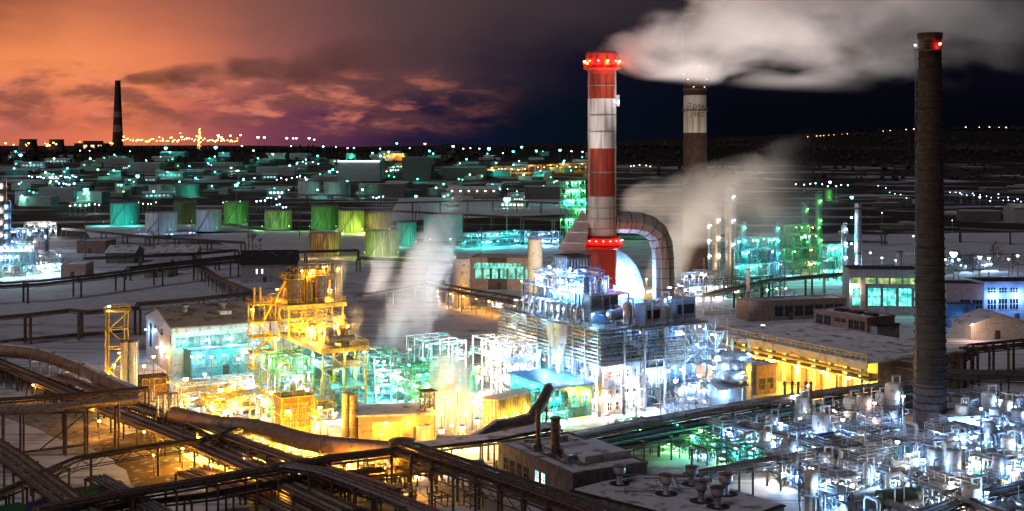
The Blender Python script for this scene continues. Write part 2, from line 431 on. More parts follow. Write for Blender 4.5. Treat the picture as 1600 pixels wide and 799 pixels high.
def rack(name, pts, label, radii, spacing=.55, post=9.0, postm=None, pipem=None, tiers=1, beams=True, truss=False, group=None, width=None, snow=False, walk=False, pw=.3, wavy=False, cat='pipe rack', tierh=1.6, fam=None, posts=2, maxpipes=40):
    """pipes side by side on support frames along a polyline; pts are (px, py, z) in the photograph's pixels on a level z, or world Vectors"""
    W = [gz(p[0], p[1], p[2]) if not isinstance(p, Vector) else p for p in pts]
    base = Vector((W[0].x, W[0].y, 0))
    t = thing(name, label, cat, base, 0, group, fam)
    if name == 'pipe_rack' and min(p.y for p in W) < 290 and len(radii) > 3:      # close ones show every small line
        radii = [r for q in radii for r in ((q, q*.55) if rk.random() < .75 else (q,))]; spacing *= .6; post *= .75
    P = [p - base for p in W]
    nrm = []
    for i in range(len(P)):
        if i == 0: d = P[1]-P[0]
        elif i == len(P)-1: d = P[-1]-P[-2]
        else: d = (P[i+1]-P[i]).normalized() + (P[i]-P[i-1]).normalized()
        d.z = 0; d.normalize(); nrm.append(Vector((-d.y, d.x, 0)))
    postm = postm or DARKST
    n = len(radii); wdt = width or max(spacing*(n-1) + .8, 1.2)
    pm = pipem if isinstance(pipem, (list, tuple)) else [pipem or STEEL]
    cnt = 0
    for tr in range(tiers):
        for i, r in enumerate(radii):
            if tr and (i % 2 == 0) and n > 2: continue
            off = (i - (n-1)/2) * spacing
            line = [p + q*off + Vector((0, 0, r + .02 + tr*tierh)) for p, q in zip(P, nrm)]
            if wavy and r < .2:
                out = []
                for a, b2 in zip(line, line[1:]):
                    out.append(a)
                out.append(line[-1]); line = out
            MB().pipe(line, r, 9 if r > .3 else 7).build('pipe', pm[(i+tr) % len(pm)], t, True)
            cnt += 1
    # frames
    seg = [(P[i+1]-P[i]).length for i in range(len(P)-1)]; tot = sum(seg)
    k = max(1, int(tot/post))
    for j in range(k+1):
        s = tot*j/k; i = 0
        while i < len(seg)-1 and s > seg[i]: s -= seg[i]; i += 1
        f = min(1, s/seg[i]); c = P[i].lerp(P[i+1], f); q = nrm[i].lerp(nrm[i+1], f).normalized()
        b = MB(); top = (tiers-1)*tierh
        if posts == 2:
            for sg in (-1, 1):
                a = c + q*sg*wdt/2; b.bar(Vector((a.x, a.y, 0)), Vector((a.x, a.y, a.z + top - .12)), pw)
        else:
            b.bar(Vector((c.x, c.y, 0)), Vector((c.x, c.y, c.z - .12)), pw*1.3)
        for tr in range(tiers):
            zz = Vector((0, 0, tr*tierh - .14)); b.bar(c - q*(wdt/2+.25) + zz, c + q*(wdt/2+.25) + zz, pw*.8, .26)
        b.build('support_frame', postm, t)
    if beams:
        for sg in (-1, 1):
            b = MB()
            e = [p + q*sg*wdt*.42 + Vector((0, 0, -.3)) for p, q in zip(P, nrm)]
            for a, c in zip(e, e[1:]):
                b.bar(a, c, .2, .3)
                if truss:
                    dz = Vector((0, 0, -1.5)); b.bar(a+dz, c+dz, .14)
                    m = max(2, int((c-a).length/2.2))
                    for i in range(m):
                        x0 = a.lerp(c, i/m); x1 = a.lerp(c, (i+1)/m)
                        b.bar(x0 + (dz if i % 2 else Vector()), x1 + (Vector() if i % 2 else dz), .11)
            b.build('side_frame', postm, t)
    if snow:
        b = MB()
        e0 = [p + q*wdt*.48 + Vector((0, 0, 2*max(radii) + tierh*(tiers-1) + .05)) for p, q in zip(P, nrm)]
        e1 = [p - q*wdt*.48 + Vector((0, 0, 2*max(radii) + tierh*(tiers-1) + .05)) for p, q in zip(P, nrm)]
        for a, c, d, e in zip(e0, e0[1:], e1[1:], e1):
            b.add([a, c, d, e, a+Z3*.14, c+Z3*.14, d+Z3*.14, e+Z3*.14], [(3,2,1,0),(4,5,6,7),(0,1,5,4),(1,2,6,5),(2,3,7,6),(3,0,4,7)])
        b.build('snow_cover', ROOFSNOW, t)
    return t

def windows(root, wall, x0, x1, z0, z1, n, m, fm, y, axis='y', gap=.35, split=2, mid=True):
    """n windows side by side, each a frame with its pane, standing 4 cm proud of the wall on plane y (or x)"""
    w = (x1-x0)/n
    for i in range(n):
        a, b = x0 + w*i + gap*w/2, x0 + w*(i+1) - gap*w/2
        fb = MB(); t = .09; s = -1
        def bx(mb, u0, u1, v0, v1, d0, d1):
            if axis == 'y': mb.box(u0, u1, min(y+d0, y+d1), max(y+d0, y+d1), v0, v1)
            else: mb.box(min(y+d0, y+d1), max(y+d0, y+d1), u0, u1, v0, v1)
        sgn = wall
        bx(fb, a-t, b+t, z1, z1+t, 0, sgn*.12); bx(fb, a-t, b+t, z0-t, z0, 0, sgn*.16)
        bx(fb, a-t, a, z0, z1, 0, sgn*.12); bx(fb, b, b+t, z0, z1, 0, sgn*.12)
        for k in range(1, split): bx(fb, a+(b-a)*k/split-.05, a+(b-a)*k/split+.05, z0, z1, 0, sgn*.11)
        if mid: bx(fb, a, b, (z0+z1)/2-.05, (z0+z1)/2+.05, 0, sgn*.1)
        f = fb.build('window', fm, root)
        pb = MB(); bx(pb, a, b, z0, z1, .0, sgn*.05); pb.build('pane', m, f)
def building(name, label, w, L, D, h, wallm, roof='flat', roofm=None, snow=True, rot=GA, cat='building', group=None, fam=None, rh=2.0, parapet=True, door=True):
    """box building: local x 0..L along the front, y 0..D to the back; parts wall, roof, snow_cover, door"""
    t = thing(name, label, cat, w, rot, group, fam)
    b = MB()
    if roof == 'flat':
        b.box(0, L, 0, D, 0, h); b.build('wall', wallm, t)
        if parapet:
            b = MB(); b.box(-.15, L+.15, -.15, .25, h, h+.45); b.box(-.15, L+.15, D-.25, D+.15, h, h+.45)
            b.box(-.15, .25, .25, D-.25, h, h+.44); b.box(L-.25, L+.15, .25, D-.25, h, h+.44)
            b.build('parapet_frame', wallm, t)
        rb = MB(); rb.box(.25, L-.25, .25, D-.25, h+.01, h+.2); rb.build('snow_cover' if snow else 'roof', ROOFSNOW if snow else (roofm or DARKROOF), t)
    else:                                         # gable: ridge along x (roof='x') or along y (roof='y')
        if roof == 'x':
            vs = [(0,0,0),(L,0,0),(L,D,0),(0,D,0),(0,0,h),(L,0,h),(L,D,h),(0,D,h),(0,D/2,h+rh),(L,D/2,h+rh)]
            fs = [(0,1,5,4),(2,3,7,6),(1,2,6,9,5),(3,0,4,8,7),(4,5,9,8),(6,7,8,9),(3,2,1,0)]
            rv = [(-.5,-.6,h-.1),(L+.5,-.6,h-.1),(L+.5,D/2,h+rh+.12),(-.5,D/2,h+rh+.12),(-.5,D+.6,h-.1),(L+.5,D+.6,h-.1)]
        else:
            vs = [(0,0,0),(L,0,0),(L,D,0),(0,D,0),(0,0,h),(L,0,h),(L,D,h),(0,D,h),(L/2,0,h+rh),(L/2,D,h+rh)]
            fs = [(0,1,5,8,4),(2,3,7,9,6),(1,2,6,5),(3,0,4,7),(5,6,9,8),(7,4,8,9),(3,2,1,0)]
            rv = [(-.6,-.5,h-.1),(-.6,D+.5,h-.1),(L/2,D+.5,h+rh+.12),(L/2,-.5,h+rh+.12),(L+.6,-.5,h-.1),(L+.6,D+.5,h-.1)]
        b.add(vs, fs); b.build('wall', wallm, t)
        rb = MB(); th = Vector((0, 0, .3))
        top = [Vector(p)+th for p in rv]
        rb.add(rv + top, [(0,1,2,3),(3,2,5,4),(9,8,7,6),(10,11,8,9),(0,3,9,6),(3,4,10,9),(1,7,8,2),(2,8,11,5),(0,6,7,1),(4,5,11,10)])
        rb.build('roof', roofm or (ROOFSNOW if snow else DARKROOF), t)
    if door:
        db = MB(); db.box(L*.4, L*.4+1.6, -.1, .0, 0, min(2.6, h*.8)); db.build('door', DARKST, t)
    return t
def tank(w, r, h, m, label, cone=.08, name='storage_tank', group=None, fam=None, rail=True, stairs=True, ribs=0, rot=0.0):
    t = thing(name, label, 'storage tank', w, rot, group, fam)
    b = MB(); b.lathe([(r, 0), (r, h), (r*1.01, h), (r*1.01, h+.15), (r*.99, h+.16), (.05, h+r*cone)], 40); b.build('shell', m, t, True)
    for k in range(3):
        z = h*(k+1)/4; s = MB(); s.lathe([(r, z-.06), (r+.07, z-.05), (r+.07, z+.05), (r, z+.06)], 36); s.build('seam_ring', m, t)
    for i in range(ribs):
        th = math.pi + math.pi * (i+.5)/ribs
        MB().bar((math.cos(th)*(r+.06), math.sin(th)*(r+.06), 0), (math.cos(th)*(r+.06), math.sin(th)*(r+.06), h), .22).build('rib', m, t)
    if rail:
        n = 26
        railing(t, [(math.cos(2*math.pi*j/n)*r*.985, math.sin(2*math.pi*j/n)*r*.985) for j in range(n)], h+.15, m=STEEL, closed=True, step=2, w=.1)
    if stairs:
        b = MB(); k = 14
        for i in range(k):
            th = 4.0 + 1.1*i/k; z0 = h*i/k; z1 = h*(i+1)/k; th2 = 4.0 + 1.1*(i+1)/k
            b.bar((math.cos(th)*(r+.5), math.sin(th)*(r+.5), z0), (math.cos(th2)*(r+.5), math.sin(th2)*(r+.5), z1), .8, .1)
            b.bar((math.cos(th)*(r+.9), math.sin(th)*(r+.9), z0+1), (math.cos(th2)*(r+.9), math.sin(th2)*(r+.9), z1+1), .08)
        b.build('spiral_stair', STEEL, t)
    return t
# ---------------------------------------------------------------- camera, render, world
cam = bpy.data.cameras.new('camera'); co = bpy.data.objects.new('camera', cam); COL.objects.link(co)
co.location = (0, 0, H); co.rotation_euler = (math.radians(90), 0, 0)
cam.sensor_width = 36; cam.lens = F / 1600 * 36; cam.shift_y = -(399.5 - HY) / 1600; cam.clip_end = 30000; cam.clip_start = .5
scene.camera = co
scene.render.engine = 'CYCLES'
cy = scene.cycles
cy.use_denoising = True
try: cy.denoiser = 'OPENIMAGEDENOISE'
except Exception: pass
cy.max_bounces = 4; cy.diffuse_bounces = 2; cy.glossy_bounces = 2; cy.transmission_bounces = 1; cy.volume_bounces = 2; cy.transparent_max_bounces = 4
cy.sample_clamp_indirect = 2.5; cy.sample_clamp_direct = 0
cy.caustics_reflective = False; cy.caustics_refractive = False
cy.use_light_tree = True
cy.volume_step_rate = 0.9; cy.volume_max_steps = 80
cy.filter_width = 1.45
cy.use_adaptive_sampling = True; cy.adaptive_threshold = 0.02
vs = scene.view_settings
vs.view_transform = 'Standard'; vs.look = 'None'; vs.exposure = 0; vs.gamma = 1; vs.use_curve_mapping = False

def lin(c): return tuple(((x/255)/12.92 if x/255 <= .04045 else ((x/255+.055)/1.055)**2.4) for x in c)
world = bpy.data.worlds.new('World'); scene.world = world; world.use_nodes = True
nt = world.node_tree; N = nt.nodes; L = nt.links; N.clear()
out = N.new('ShaderNodeOutputWorld')
sky = N.new('ShaderNodeTexSky'); sky.sky_type = 'NISHITA'; sky.sun_disc = False
sky.sun_elevation = math.radians(-9); sky.sun_rotation = math.radians(-70)
bg0 = N.new('ShaderNodeBackground'); L.new(sky.outputs[0], bg0.inputs[0]); bg0.inputs[1].default_value = .015
tc = N.new('ShaderNodeTexCoord'); sx = N.new('ShaderNodeSeparateXYZ'); L.new(tc.outputs['Generated'], sx.inputs[0])
def M(op, a, b=None, c=None, clamp=False):
    n = N.new('ShaderNodeMath'); n.operation = op; n.use_clamp = clamp
    for i, v in enumerate((a, b, c)):
        if v is None: continue
        if hasattr(v, 'is_output'): L.new(v, n.inputs[i])
        else: n.inputs[i].default_value = v
    return n.outputs[0]
az = M('ARCTAN2', sx.outputs['X'], sx.outputs['Y'])
hyp = M('SQRT', M('ADD', M('MULTIPLY', sx.outputs['X'], sx.outputs['X']), M('MULTIPLY', sx.outputs['Y'], sx.outputs['Y'])))
el = M('DIVIDE', sx.outputs['Z'], M('MAXIMUM', hyp, .001))
# broad streaky noise that makes the glow uneven
mp = N.new('ShaderNodeCombineXYZ'); L.new(M('MULTIPLY', az, 5.0), mp.inputs[0]); L.new(M('MULTIPLY', el, 17.0), mp.inputs[1])
cn = N.new('ShaderNodeTexNoise'); cn.inputs['Scale'].default_value = 3.2; cn.inputs['Detail'].default_value = 7; cn.inputs['Roughness'].default_value = .6; cn.inputs['Distortion'].default_value = .5
L.new(mp.outputs[0], cn.inputs['Vector'])
wob = M('MULTIPLY', M('SUBTRACT', cn.outputs['Fac'], .5), .03)
el2 = M('ADD', el, wob)
def ramp(rows):
    r = N.new('ShaderNodeValToRGB'); e = r.color_ramp.elements
    for i, (px, c) in enumerate(rows):
        a = math.atan2(px - CX, F); p = (a + 1.0) / 2.0
        if i < 2: x = e[i]; x.position = p
        else: x = e.new(p)
        x.color = (*lin(c), 1)
    L.new(M('MULTIPLY', M('ADD', az, 1.0), .5), r.inputs[0])
    return r.outputs[0]
top = ramp([(-700, (120, 66, 52)), (0, (150, 84, 62)), (130, (188, 106, 76)), (260, (168, 96, 76)), (400, (132, 82, 74)), (600, (88, 64, 66)), (800, (62, 50, 55)), (1000, (47, 40, 46)), (1300, (26, 24, 33)), (1700, (22, 20, 32))])
mid = ramp([(-700, (180, 95, 60)), (0, (238, 136, 84)), (130, (240, 140, 88)), (260, (226, 126, 86)), (400, (158, 92, 82)), (520, (118, 72, 72)), (640, (80, 56, 62)), (760, (46, 37, 48)), (900, (18, 17, 32)), (1020, (9, 11, 25)), (1250, (9, 8, 18)), (1700, (8, 7, 18))])
low = ramp([(-700, (160, 80, 60)), (0, (196, 104, 86)), (110, (216, 112, 84)), (210, (232, 124, 82)), (310, (180, 92, 86)), (410, (122, 62, 80)), (520, (82, 44, 70)), (620, (42, 28, 56)), (720, (17, 20, 45)), (820, (8, 17, 31)), (960, (6, 13, 25)), (1150, (5, 7, 14)), (1700, (4, 4, 11))])
def mixc(f, a, b, bt='MIX'):
    n = N.new('ShaderNodeMix'); n.data_type = 'RGBA'; n.blend_type = bt
    if hasattr(f, 'is_output'): L.new(f, n.inputs['Factor'])
    else: n.inputs['Factor'].default_value = f
    for k, v in (('A', a), ('B', b)):
        if hasattr(v, 'is_output'): L.new(v, n.inputs[k])
        else: n.inputs[k].default_value = (*v, 1)
    return n.outputs['Result']
def sstep(v, a, b):
    n = N.new('ShaderNodeMapRange'); n.interpolation_type = 'SMOOTHSTEP'
    L.new(v, n.inputs['Value']); n.inputs['From Min'].default_value = a; n.inputs['From Max'].default_value = b
    return n.outputs[0]
c1 = mixc(sstep(el2, .018, .058), low, mid)
c2 = mixc(sstep(el2, .058, .115), c1, top)
# smoke-laden cloud bank over the far works: darker mauve bodies, some lit from below
mp2 = N.new('ShaderNodeCombineXYZ'); L.new(M('MULTIPLY', az, 13.0), mp2.inputs[0]); L.new(M('MULTIPLY', el, 36.0), mp2.inputs[1])
cl = N.new('ShaderNodeTexNoise'); cl.inputs['Scale'].default_value = 1.25; cl.inputs['Detail'].default_value = 9; cl.inputs['Roughness'].default_value = .58; cl.inputs['Distortion'].default_value = .25
L.new(mp2.outputs[0], cl.inputs['Vector'])
band = M('MULTIPLY', sstep(el2, .004, .026), M('SUBTRACT', 1.0, sstep(el2, .047, .066)))
band = M('MULTIPLY', band, M('SUBTRACT', 1.0, sstep(az, -.16, .02)))
dark = M('MULTIPLY', band, sstep(cl.outputs['Fac'], .40, .60))
c3 = mixc(M('MULTIPLY', dark, .8), c2, lin((118, 70, 64)))
mp3 = N.new('ShaderNodeCombineXYZ'); L.new(M('ADD', M('MULTIPLY', az, 16.0), 5.3), mp3.inputs[0]); L.new(M('MULTIPLY', el, 52.0), mp3.inputs[1])
cl2 = N.new('ShaderNodeTexNoise'); cl2.inputs['Scale'].default_value = 1.1; cl2.inputs['Detail'].default_value = 8; cl2.inputs['Roughness'].default_value = .6; cl2.inputs['Distortion'].default_value = .2
L.new(mp3.outputs[0], cl2.inputs['Vector'])
litm = M('MULTIPLY', M('MULTIPLY', band, sstep(cl2.outputs['Fac'], .47, .66)), .75)
c4 = mixc(litm, c3, lin((226, 128, 104)))
up = sstep(el, .15, .7)
c5 = mixc(up, c4, lin((30, 24, 34)))
dn = sstep(el, -.01, -.05)
bg1 = N.new('ShaderNodeBackground'); L.new(c5, bg1.inputs[0]); bg1.inputs[1].default_value = 1.05
add = N.new('ShaderNodeAddShader'); L.new(bg0.outputs[0], add.inputs[0]); L.new(bg1.outputs[0], add.inputs[1]); L.new(add.outputs[0], out.inputs[0])
# the town's sky-glow / moon: one very weak, very soft sun, slightly warm
sl = bpy.data.lights.new('night_sun', 'SUN'); sl.energy = .52; sl.color = (.88, .9, 1.0); sl.angle = math.radians(25)
so = bpy.data.objects.new('night_sun', sl); COL.objects.link(so)
so.rotation_euler = (Vector((.55, .5, -.75))).to_track_quat('-Z', 'Y').to_euler()

# ---------------------------------------------------------------- ground and hills
def sm(a, b, x):
    t = max(0, min(1, (x-a)/(b-a))); return t*t*(3-2*t)
def hz(x, y):
    g = sm(1500, 2500, y)
    return 46*sm(250, 1300, x)*sm(2550, 3300, y) + g * (44 + 6*math.sin(x*.0021+1) + 3*math.sin(x*.0063) + 8*sm(300, 1200, x) * sm(2200, 3000, y))
gb = MB()
ys = [60, 130, 180, 220, 260, 300, 350, 400, 500, 650, 800, 1000, 1250, 1500, 1650, 1800, 1950, 2100, 2250, 2400, 2600, 3000, 3600, 5000, 9000]
xs = [-6000, -3500, -2400, -1800, -1400, -1100, -850, -650, -480, -340, -220, -130, -60, 0, 60, 130, 220, 340, 480, 650, 850, 1100, 1400, 1800, 2400, 3500, 6000]
vsg = [(x, y, hz(x, y)) for y in ys for x in xs]; nx = len(xs)
gb.add(vsg, [(j*nx+i, j*nx+i+1, (j+1)*nx+i+1, (j+1)*nx+i) for j in range(len(ys)-1) for i in range(nx-1)])
gm = bpy.data.materials.new('ground_snow_and_earth')
nt, N, L = nodes_of(gm)
out = N.new('ShaderNodeOutputMaterial'); b = N.new('ShaderNodeBsdfPrincipled'); L.new(b.outputs[0], out.inputs[0]); b.inputs['Roughness'].default_value = .9; b.inputs['Specular IOR Level'].default_value = .15
tc = N.new('ShaderNodeTexCoord'); sp = N.new('ShaderNodeSeparateXYZ'); L.new(tc.outputs['Object'], sp.inputs[0])
cmb = N.new('ShaderNodeMapping'); cmb.inputs['Scale'].default_value = (.004, .011, .01); cmb.inputs['Rotation'].default_value = (0, 0, .2); L.new(tc.outputs['Object'], cmb.inputs[0])
n1 = N.new('ShaderNodeTexNoise'); n1.inputs['Scale'].default_value = 1.6; n1.inputs['Detail'].default_value = 8; n1.inputs['Roughness'].default_value = .62; L.new(cmb.outputs[0], n1.inputs['Vector'])
n2 = N.new('ShaderNodeTexNoise'); n2.inputs['Scale'].default_value = .07; n2.inputs['Detail'].default_value = 8; n2.inputs['Roughness'].default_value = .65; L.new(tc.outputs['Object'], n2.inputs['Vector'])
near = sstep(sp.outputs['Y'], 480, 900)          # snow lies clean and open by the works, scrub and tracks beyond
thr = M('ADD', M('MULTIPLY', near, .33), .2)
f1 = N.new('ShaderNodeMapRange'); L.new(n1.outputs['Fac'], f1.inputs['Value']); L.new(thr, f1.inputs['From Min']); L.new(M('ADD', thr, .1), f1.inputs['From Max'])
f2 = sstep(n2.outputs['Fac'], .3, .5)
snowc = mixc(f2, lin((128, 122, 118)), lin((205, 205, 212)))
gc = mixc(f1.outputs[0], lin((44, 45, 42)), snowc)
hill = sstep(sp.outputs['Z'], 12, 34)
n3 = N.new('ShaderNodeTexNoise'); n3.inputs['Scale'].default_value = 1; n3.inputs['Detail'].default_value = 4
mp9 = N.new('ShaderNodeMapping'); mp9.inputs['Scale'].default_value = (.03, .5, 1); mp9.inputs['Rotation'].default_value = (0, 0, 1.02); L.new(tc.outputs['Object'], mp9.inputs[0]); L.new(mp9.outputs[0], n3.inputs['Vector'])
gc = mixc(M('MULTIPLY', sstep(n3.outputs['Fac'], .54, .62), .65), gc, lin((110, 100, 92)))      # vehicle tracks and trodden lines
gc = mixc(hill, gc, lin((30, 30, 27)))
L.new(gc, b.inputs['Base Color'])
bp = N.new('ShaderNodeBump'); bp.inputs['Strength'].default_value = .3; bp.inputs['Distance'].default_value = .4; L.new(n2.outputs['Fac'], bp.inputs['Height']); L.new(bp.outputs[0], b.inputs['Normal'])
go = gb.build('ground', gm)
tag(go, 'snow covered works ground running out to dark wooded hills', 'ground', kind='structure')

# a strip of trodden brown earth where the vehicles pass, lower left of the picture
def sheet(name, quad, z, m, label, cat):
    base = gz(*quad[0])
    b = MB(); W = [gz(*q) - base for q in quad]
    n = 8; vsx = []
    for i in range(n+1):
        for j in range(n+1):
            p = W[0].lerp(W[1], j/n).lerp(W[3].lerp(W[2], j/n), i/n)
            e = 0 if 0 < i < n and 0 < j < n else R.uniform(-.5, .5)
            vsx.append((p.x+e, p.y+e, z))
    b.add(vsx, [(i*(n+1)+j, i*(n+1)+j+1, (i+1)*(n+1)+j+1, (i+1)*(n+1)+j) for i in range(n) for j in range(n)])
    o = b.build(name, m, loc=base); tag(o, label, cat, kind='structure'); return o
EARTH = mat('brown_earth', (.16, .11, .06), .95, 0, var=.5, scale=.25, dirt=(.4, .37, .34), dirt_amt=.25, bump=.5, spec=.1)
TRACKED = mat('tracked_snow', (.3, .26, .22), .95, 0, var=.4, scale=.3, dirt=(.12, .09, .06), dirt_amt=.4, bump=.5, spec=.1)
sheet('dirt_yard', [(150, 690), (232, 672), (330, 745), (222, 768)], .02, EARTH, 'brown trodden earth yard under the pipe racks', 'yard')
sheet('dirt_road', [(-30, 640), (70, 612), (300, 740), (150, 705)], .012, TRACKED, 'dirty tracked snow road running beside the pipe racks', 'road')
sheet('snow_field', [(-40, 508), (-40, 455), (330, 428), (395, 470)], .03, SNOW, 'smooth pale snow field beyond the left pipe rack', 'snow field')
sheet('works_yard', [(160, 640), (330, 560), (900, 560), (800, 690)], .016, mat('packed_snow_concrete', (.42, .4, .38), .8, 0, var=.35, scale=.2, dirt=(.2, .18, .16), dirt_amt=.5), 'packed snow and concrete yard under the yellow plant', 'yard')

# ---------------------------------------------------------------- far-off wood on the hills
wb = MB(); rr = random.Random(3)
for i in range(6200):
    x = rr.uniform(-1500, 1700); y = rr.uniform(2050, 2700) if x < 200 else rr.uniform(1700, 2700)
    if rr.random() < .5: y = rr.uniform(2380, 2560)
    if i > 5200: x = rr.uniform(250, 2200); y = rr.uniform(2700, 3500)
    hgt = rr.uniform(5, 11)*(1 + .5*math.sin(x*.013) * math.sin(x*.031+2)); w = hgt*rr.uniform(.32, .55); z = hz(x, y) - 1
    k = 5; a0 = rr.uniform(0, 6)
    vsx = [(x + math.cos(a0+2*math.pi*j/k)*w*rr.uniform(.5, 1.1), y + math.sin(a0+2*math.pi*j/k)*w, z + hgt*rr.uniform(.2, .5)) for j in range(k)] + [(x + rr.uniform(-1, 1), y, z+hgt), (x, y, z)]
    wb.add(vsx, [(j, (j+1) % k, k) for j in range(k)] + [((j+1) % k, j, k+1) for j in range(k)])
wo = wb.build('treeline_forest', mat('winter_wood', (.035, .034, .03), 1, 0, var=.6, scale=.02))
tag(wo, 'dark winter wood covering the far hills below the glowing sky', 'wood', kind='stuff')
# ================================================================ the chimneys
def chimney_shell(t, bands, r_of, z_of, n=32, seams=()):
    for (za, zb, m) in bands:
        b = MB(); k = max(2, int((zb-za)/3))
        b.lathe([(r_of(za+(zb-za)*i/k), za+(zb-za)*i/k) for i in range(k+1)], n)
        b.build('band', m, t, True)
    for z in seams:
        b = MB(); r = r_of(z); b.lathe([(r, z-.12), (r+.14, z-.1), (r+.14, z+.1), (r, z+.12)], n); b.build('seam_ring', STEEL, t, True)
# red and white steel chimney
CH = Vector((24.0, 330.0, 0))
t = thing('chimney', 'tall red and white banded steel chimney with red lamps round its flared top', 'chimney', CH, 0)
rc = lambda z: 3.78 + .45*max(0, (44-z)/44)
chimney_shell(t, [(0, 32.9, REDP), (32.9, 44, WHITEBAND), (44, 56.8, ORANGEP), (56.8, 70, WHITEBAND), (70, 76.6, ORANGEP), (76.6, 78.2, REDP)], rc, None, seams=(38.2, 50.5, 61.2, 65.6, 73.5, 41, 35.5))
b = MB(); b.lathe([(3.8, 77.6), (5.0, 78.0), (5.0, 78.25), (3.8, 78.3)], 24); b.build('gallery', REDP, t)
b = MB(); b.lathe([(4.25, 78.3), (4.45, 79), (4.3, 82.0), (4.0, 82.5), (3.2, 82.5), (3.2, 80)], 20); b.build('crown', REDP, t)
railing(t, [(math.cos(2*math.pi*j/16)*4.9, math.sin(2*math.pi*j/16)*4.9) for j in range(16)], 78.25, h=1.3, m=REDP, closed=True, step=1.5)
for j in range(12):
    a = 2*math.pi*(j+.5)/12
    lamp(t, (math.cos(a)*4.85, math.sin(a)*4.85, 80.0), RED if j % 3 else SOD, 800, .24, 30, light=(math.sin(a) < .3))
b = MB(); b.lathe([(4.0, 29.9), (5.6, 30.3), (5.6, 30.6), (4.0, 30.7)], 24); b.build('gallery', REDP, t)
b = MB(); b.lathe([(4.3, 30.7), (4.9, 31.2), (4.9, 33.0), (4.0, 33.6)], 24); b.build('collar', REDP, t, True)
railing(t, [(math.cos(2*math.pi*j/18)*5.5, math.sin(2*math.pi*j/18)*5.5) for j in range(18)], 30.6, h=1.3, m=REDP, closed=True, step=1.5)
for j in range(9):
    a = math.pi + math.pi*(j+.5)/9
    lamp(t, (math.cos(a)*5.5, math.sin(a)*5.5, 32.4), RED, 450, .24, 25)
ladder(t, (3.5, -1.9), 34, 78, m=WHITEBAND, d=(.5, .9)); ladder(t, (-3.5, -1.9), 33, 78, m=WHITEBAND, d=(.5, -.9))
MB().box(3.6, 4.6, -1.4, -.2, 68, 71).build('equipment_box', GALV, t)
lamp(t, (4.4, -1.5, 69.5), WHITE, 200, .16, 20)

# old chimney behind it, white band, brown brick, its top lost above the smoke
OC = at(1086, 225, 480); OC.z = 0
t = thing('chimney', 'dark brown chimney with one grimy white band standing behind the smoke', 'chimney', OC, 0)
ro = lambda z: 4.2 + .9*max(0, (100-z)/100)
BRK = mat('old_brick', (.04, .018, .01), .9, 0, var=.4, scale=.35, dirt=(.05, .03, .025), dirt_amt=.5, bump=.3)
OWH = mat('grimy_white', (.56, .53, .45), .8, 0, var=.3, scale=.35, dirt=(.3, .24, .14), dirt_amt=.35, streak=True)
chimney_shell(t, [(0, 62.3, BRK), (62.3, 76.8, OWH), (76.8, 118, BRK)], ro, None)
b = MB(); b.lathe([(ro(71)+.02, 70.8), (ro(71)+.7, 70.9), (ro(71)+.7, 71.1), (ro(71)+.02, 71.2)], 24); b.build('gallery', DARKST, t)
railing(t, [(math.cos(2*math.pi*j/14)*(ro(71)+.65), math.sin(2*math.pi*j/14)*(ro(71)+.65)) for j in range(14)], 71.1, h=1.1, m=DARKST, closed=True)
for zz in (79, 84, 88, 108, 114): b = MB(); b.lathe([(ro(zz), zz-.4), (ro(zz)+.25, zz-.3), (ro(zz)+.25, zz+.3), (ro(zz), zz+.4)], 24); b.build('hoop', DARKST, t)
for j in range(6):
    a = math.pi + math.pi*(j+.5)/6
    lamp(t, (math.cos(a)*4.5, math.sin(a)*4.5, 80 + 3*(j % 2) + (5 if j % 3 == 0 else 0)), PINK, 60, .2, 6, light=False)
# brown painted strokes of the half-worn writing on the white band
def wrap_text(body, size, zc, off, parent, m):
    cu = bpy.data.curves.new('painted_lettering', 'FONT'); cu.body = body; cu.size = size; cu.align_x = 'CENTER'; cu.extrude = .02
    o = bpy.data.objects.new('tmp', cu); COL.objects.link(o)
    dg = bpy.context.evaluated_depsgraph_get(); me = bpy.data.meshes.new_from_object(o.evaluated_get(dg))
    bpy.data.objects.remove(o)
    for v in me.vertices:
        x, y, z = v.co; th = x/ro(zc)
        rr = ro(zc) + .05 + z
        v.co = (math.sin(th)*rr, -math.cos(th)*rr, zc + y)
    me.materials.clear(); me.materials.append(m); me.name = 'painted_lettering'
    o = bpy.data.objects.new('painted_lettering', me); COL.objects.link(o); o.parent = parent
RUSTP = mat('rust_brown_paint', (.2, .11, .04), .85, 0, var=.5, scale=1.5)
wrap_text('Трек', 3.0, 71.6, 0, t, RUSTP); wrap_text('1982', 2.9, 68.4, 0, t, RUSTP)

# big dark brick chimney on the right
BC = gz(1453, 686); BC.z = 0
t = thing('chimney', 'huge dark brick chimney tapering up with steel hoops and one red lamp', 'chimney', BC, 0)
BZT = H + (225-52)*BC.y/F
rb_ = lambda z: (26.0 - 9.0*min(1, z/(BZT*1.0))**.9)*BC.y/F
DB = mat('chimney_brick', (.042, .028, .014), .9, 0, var=.45, scale=.5, dirt=(.06, .04, .03), dirt_amt=.45, bump=.5)
PALEB = mat('chimney_base_brick', (.1, .08, .075), .9, 0, var=.4, scale=.6, dirt=(.06, .05, .05), dirt_amt=.5)
chimney_shell(t, [(0, 11, PALEB), (11, BZT-1.2, DB)], rb_, None)
z = 6.0; k = 0
while z < BZT - 3:
    b = MB(); r = rb_(z); b.lathe([(r-.02, z-.2), (r+.2, z-.16), (r+.2, z+.16), (r-.02, z+.2)], 28); b.build('hoop', mat('hoop_iron', (.05, .04, .03), .8, .2), t, True)
    z += 1.35 + .9*(z/BZT)*(1 + .4*math.sin(k)); k += 1
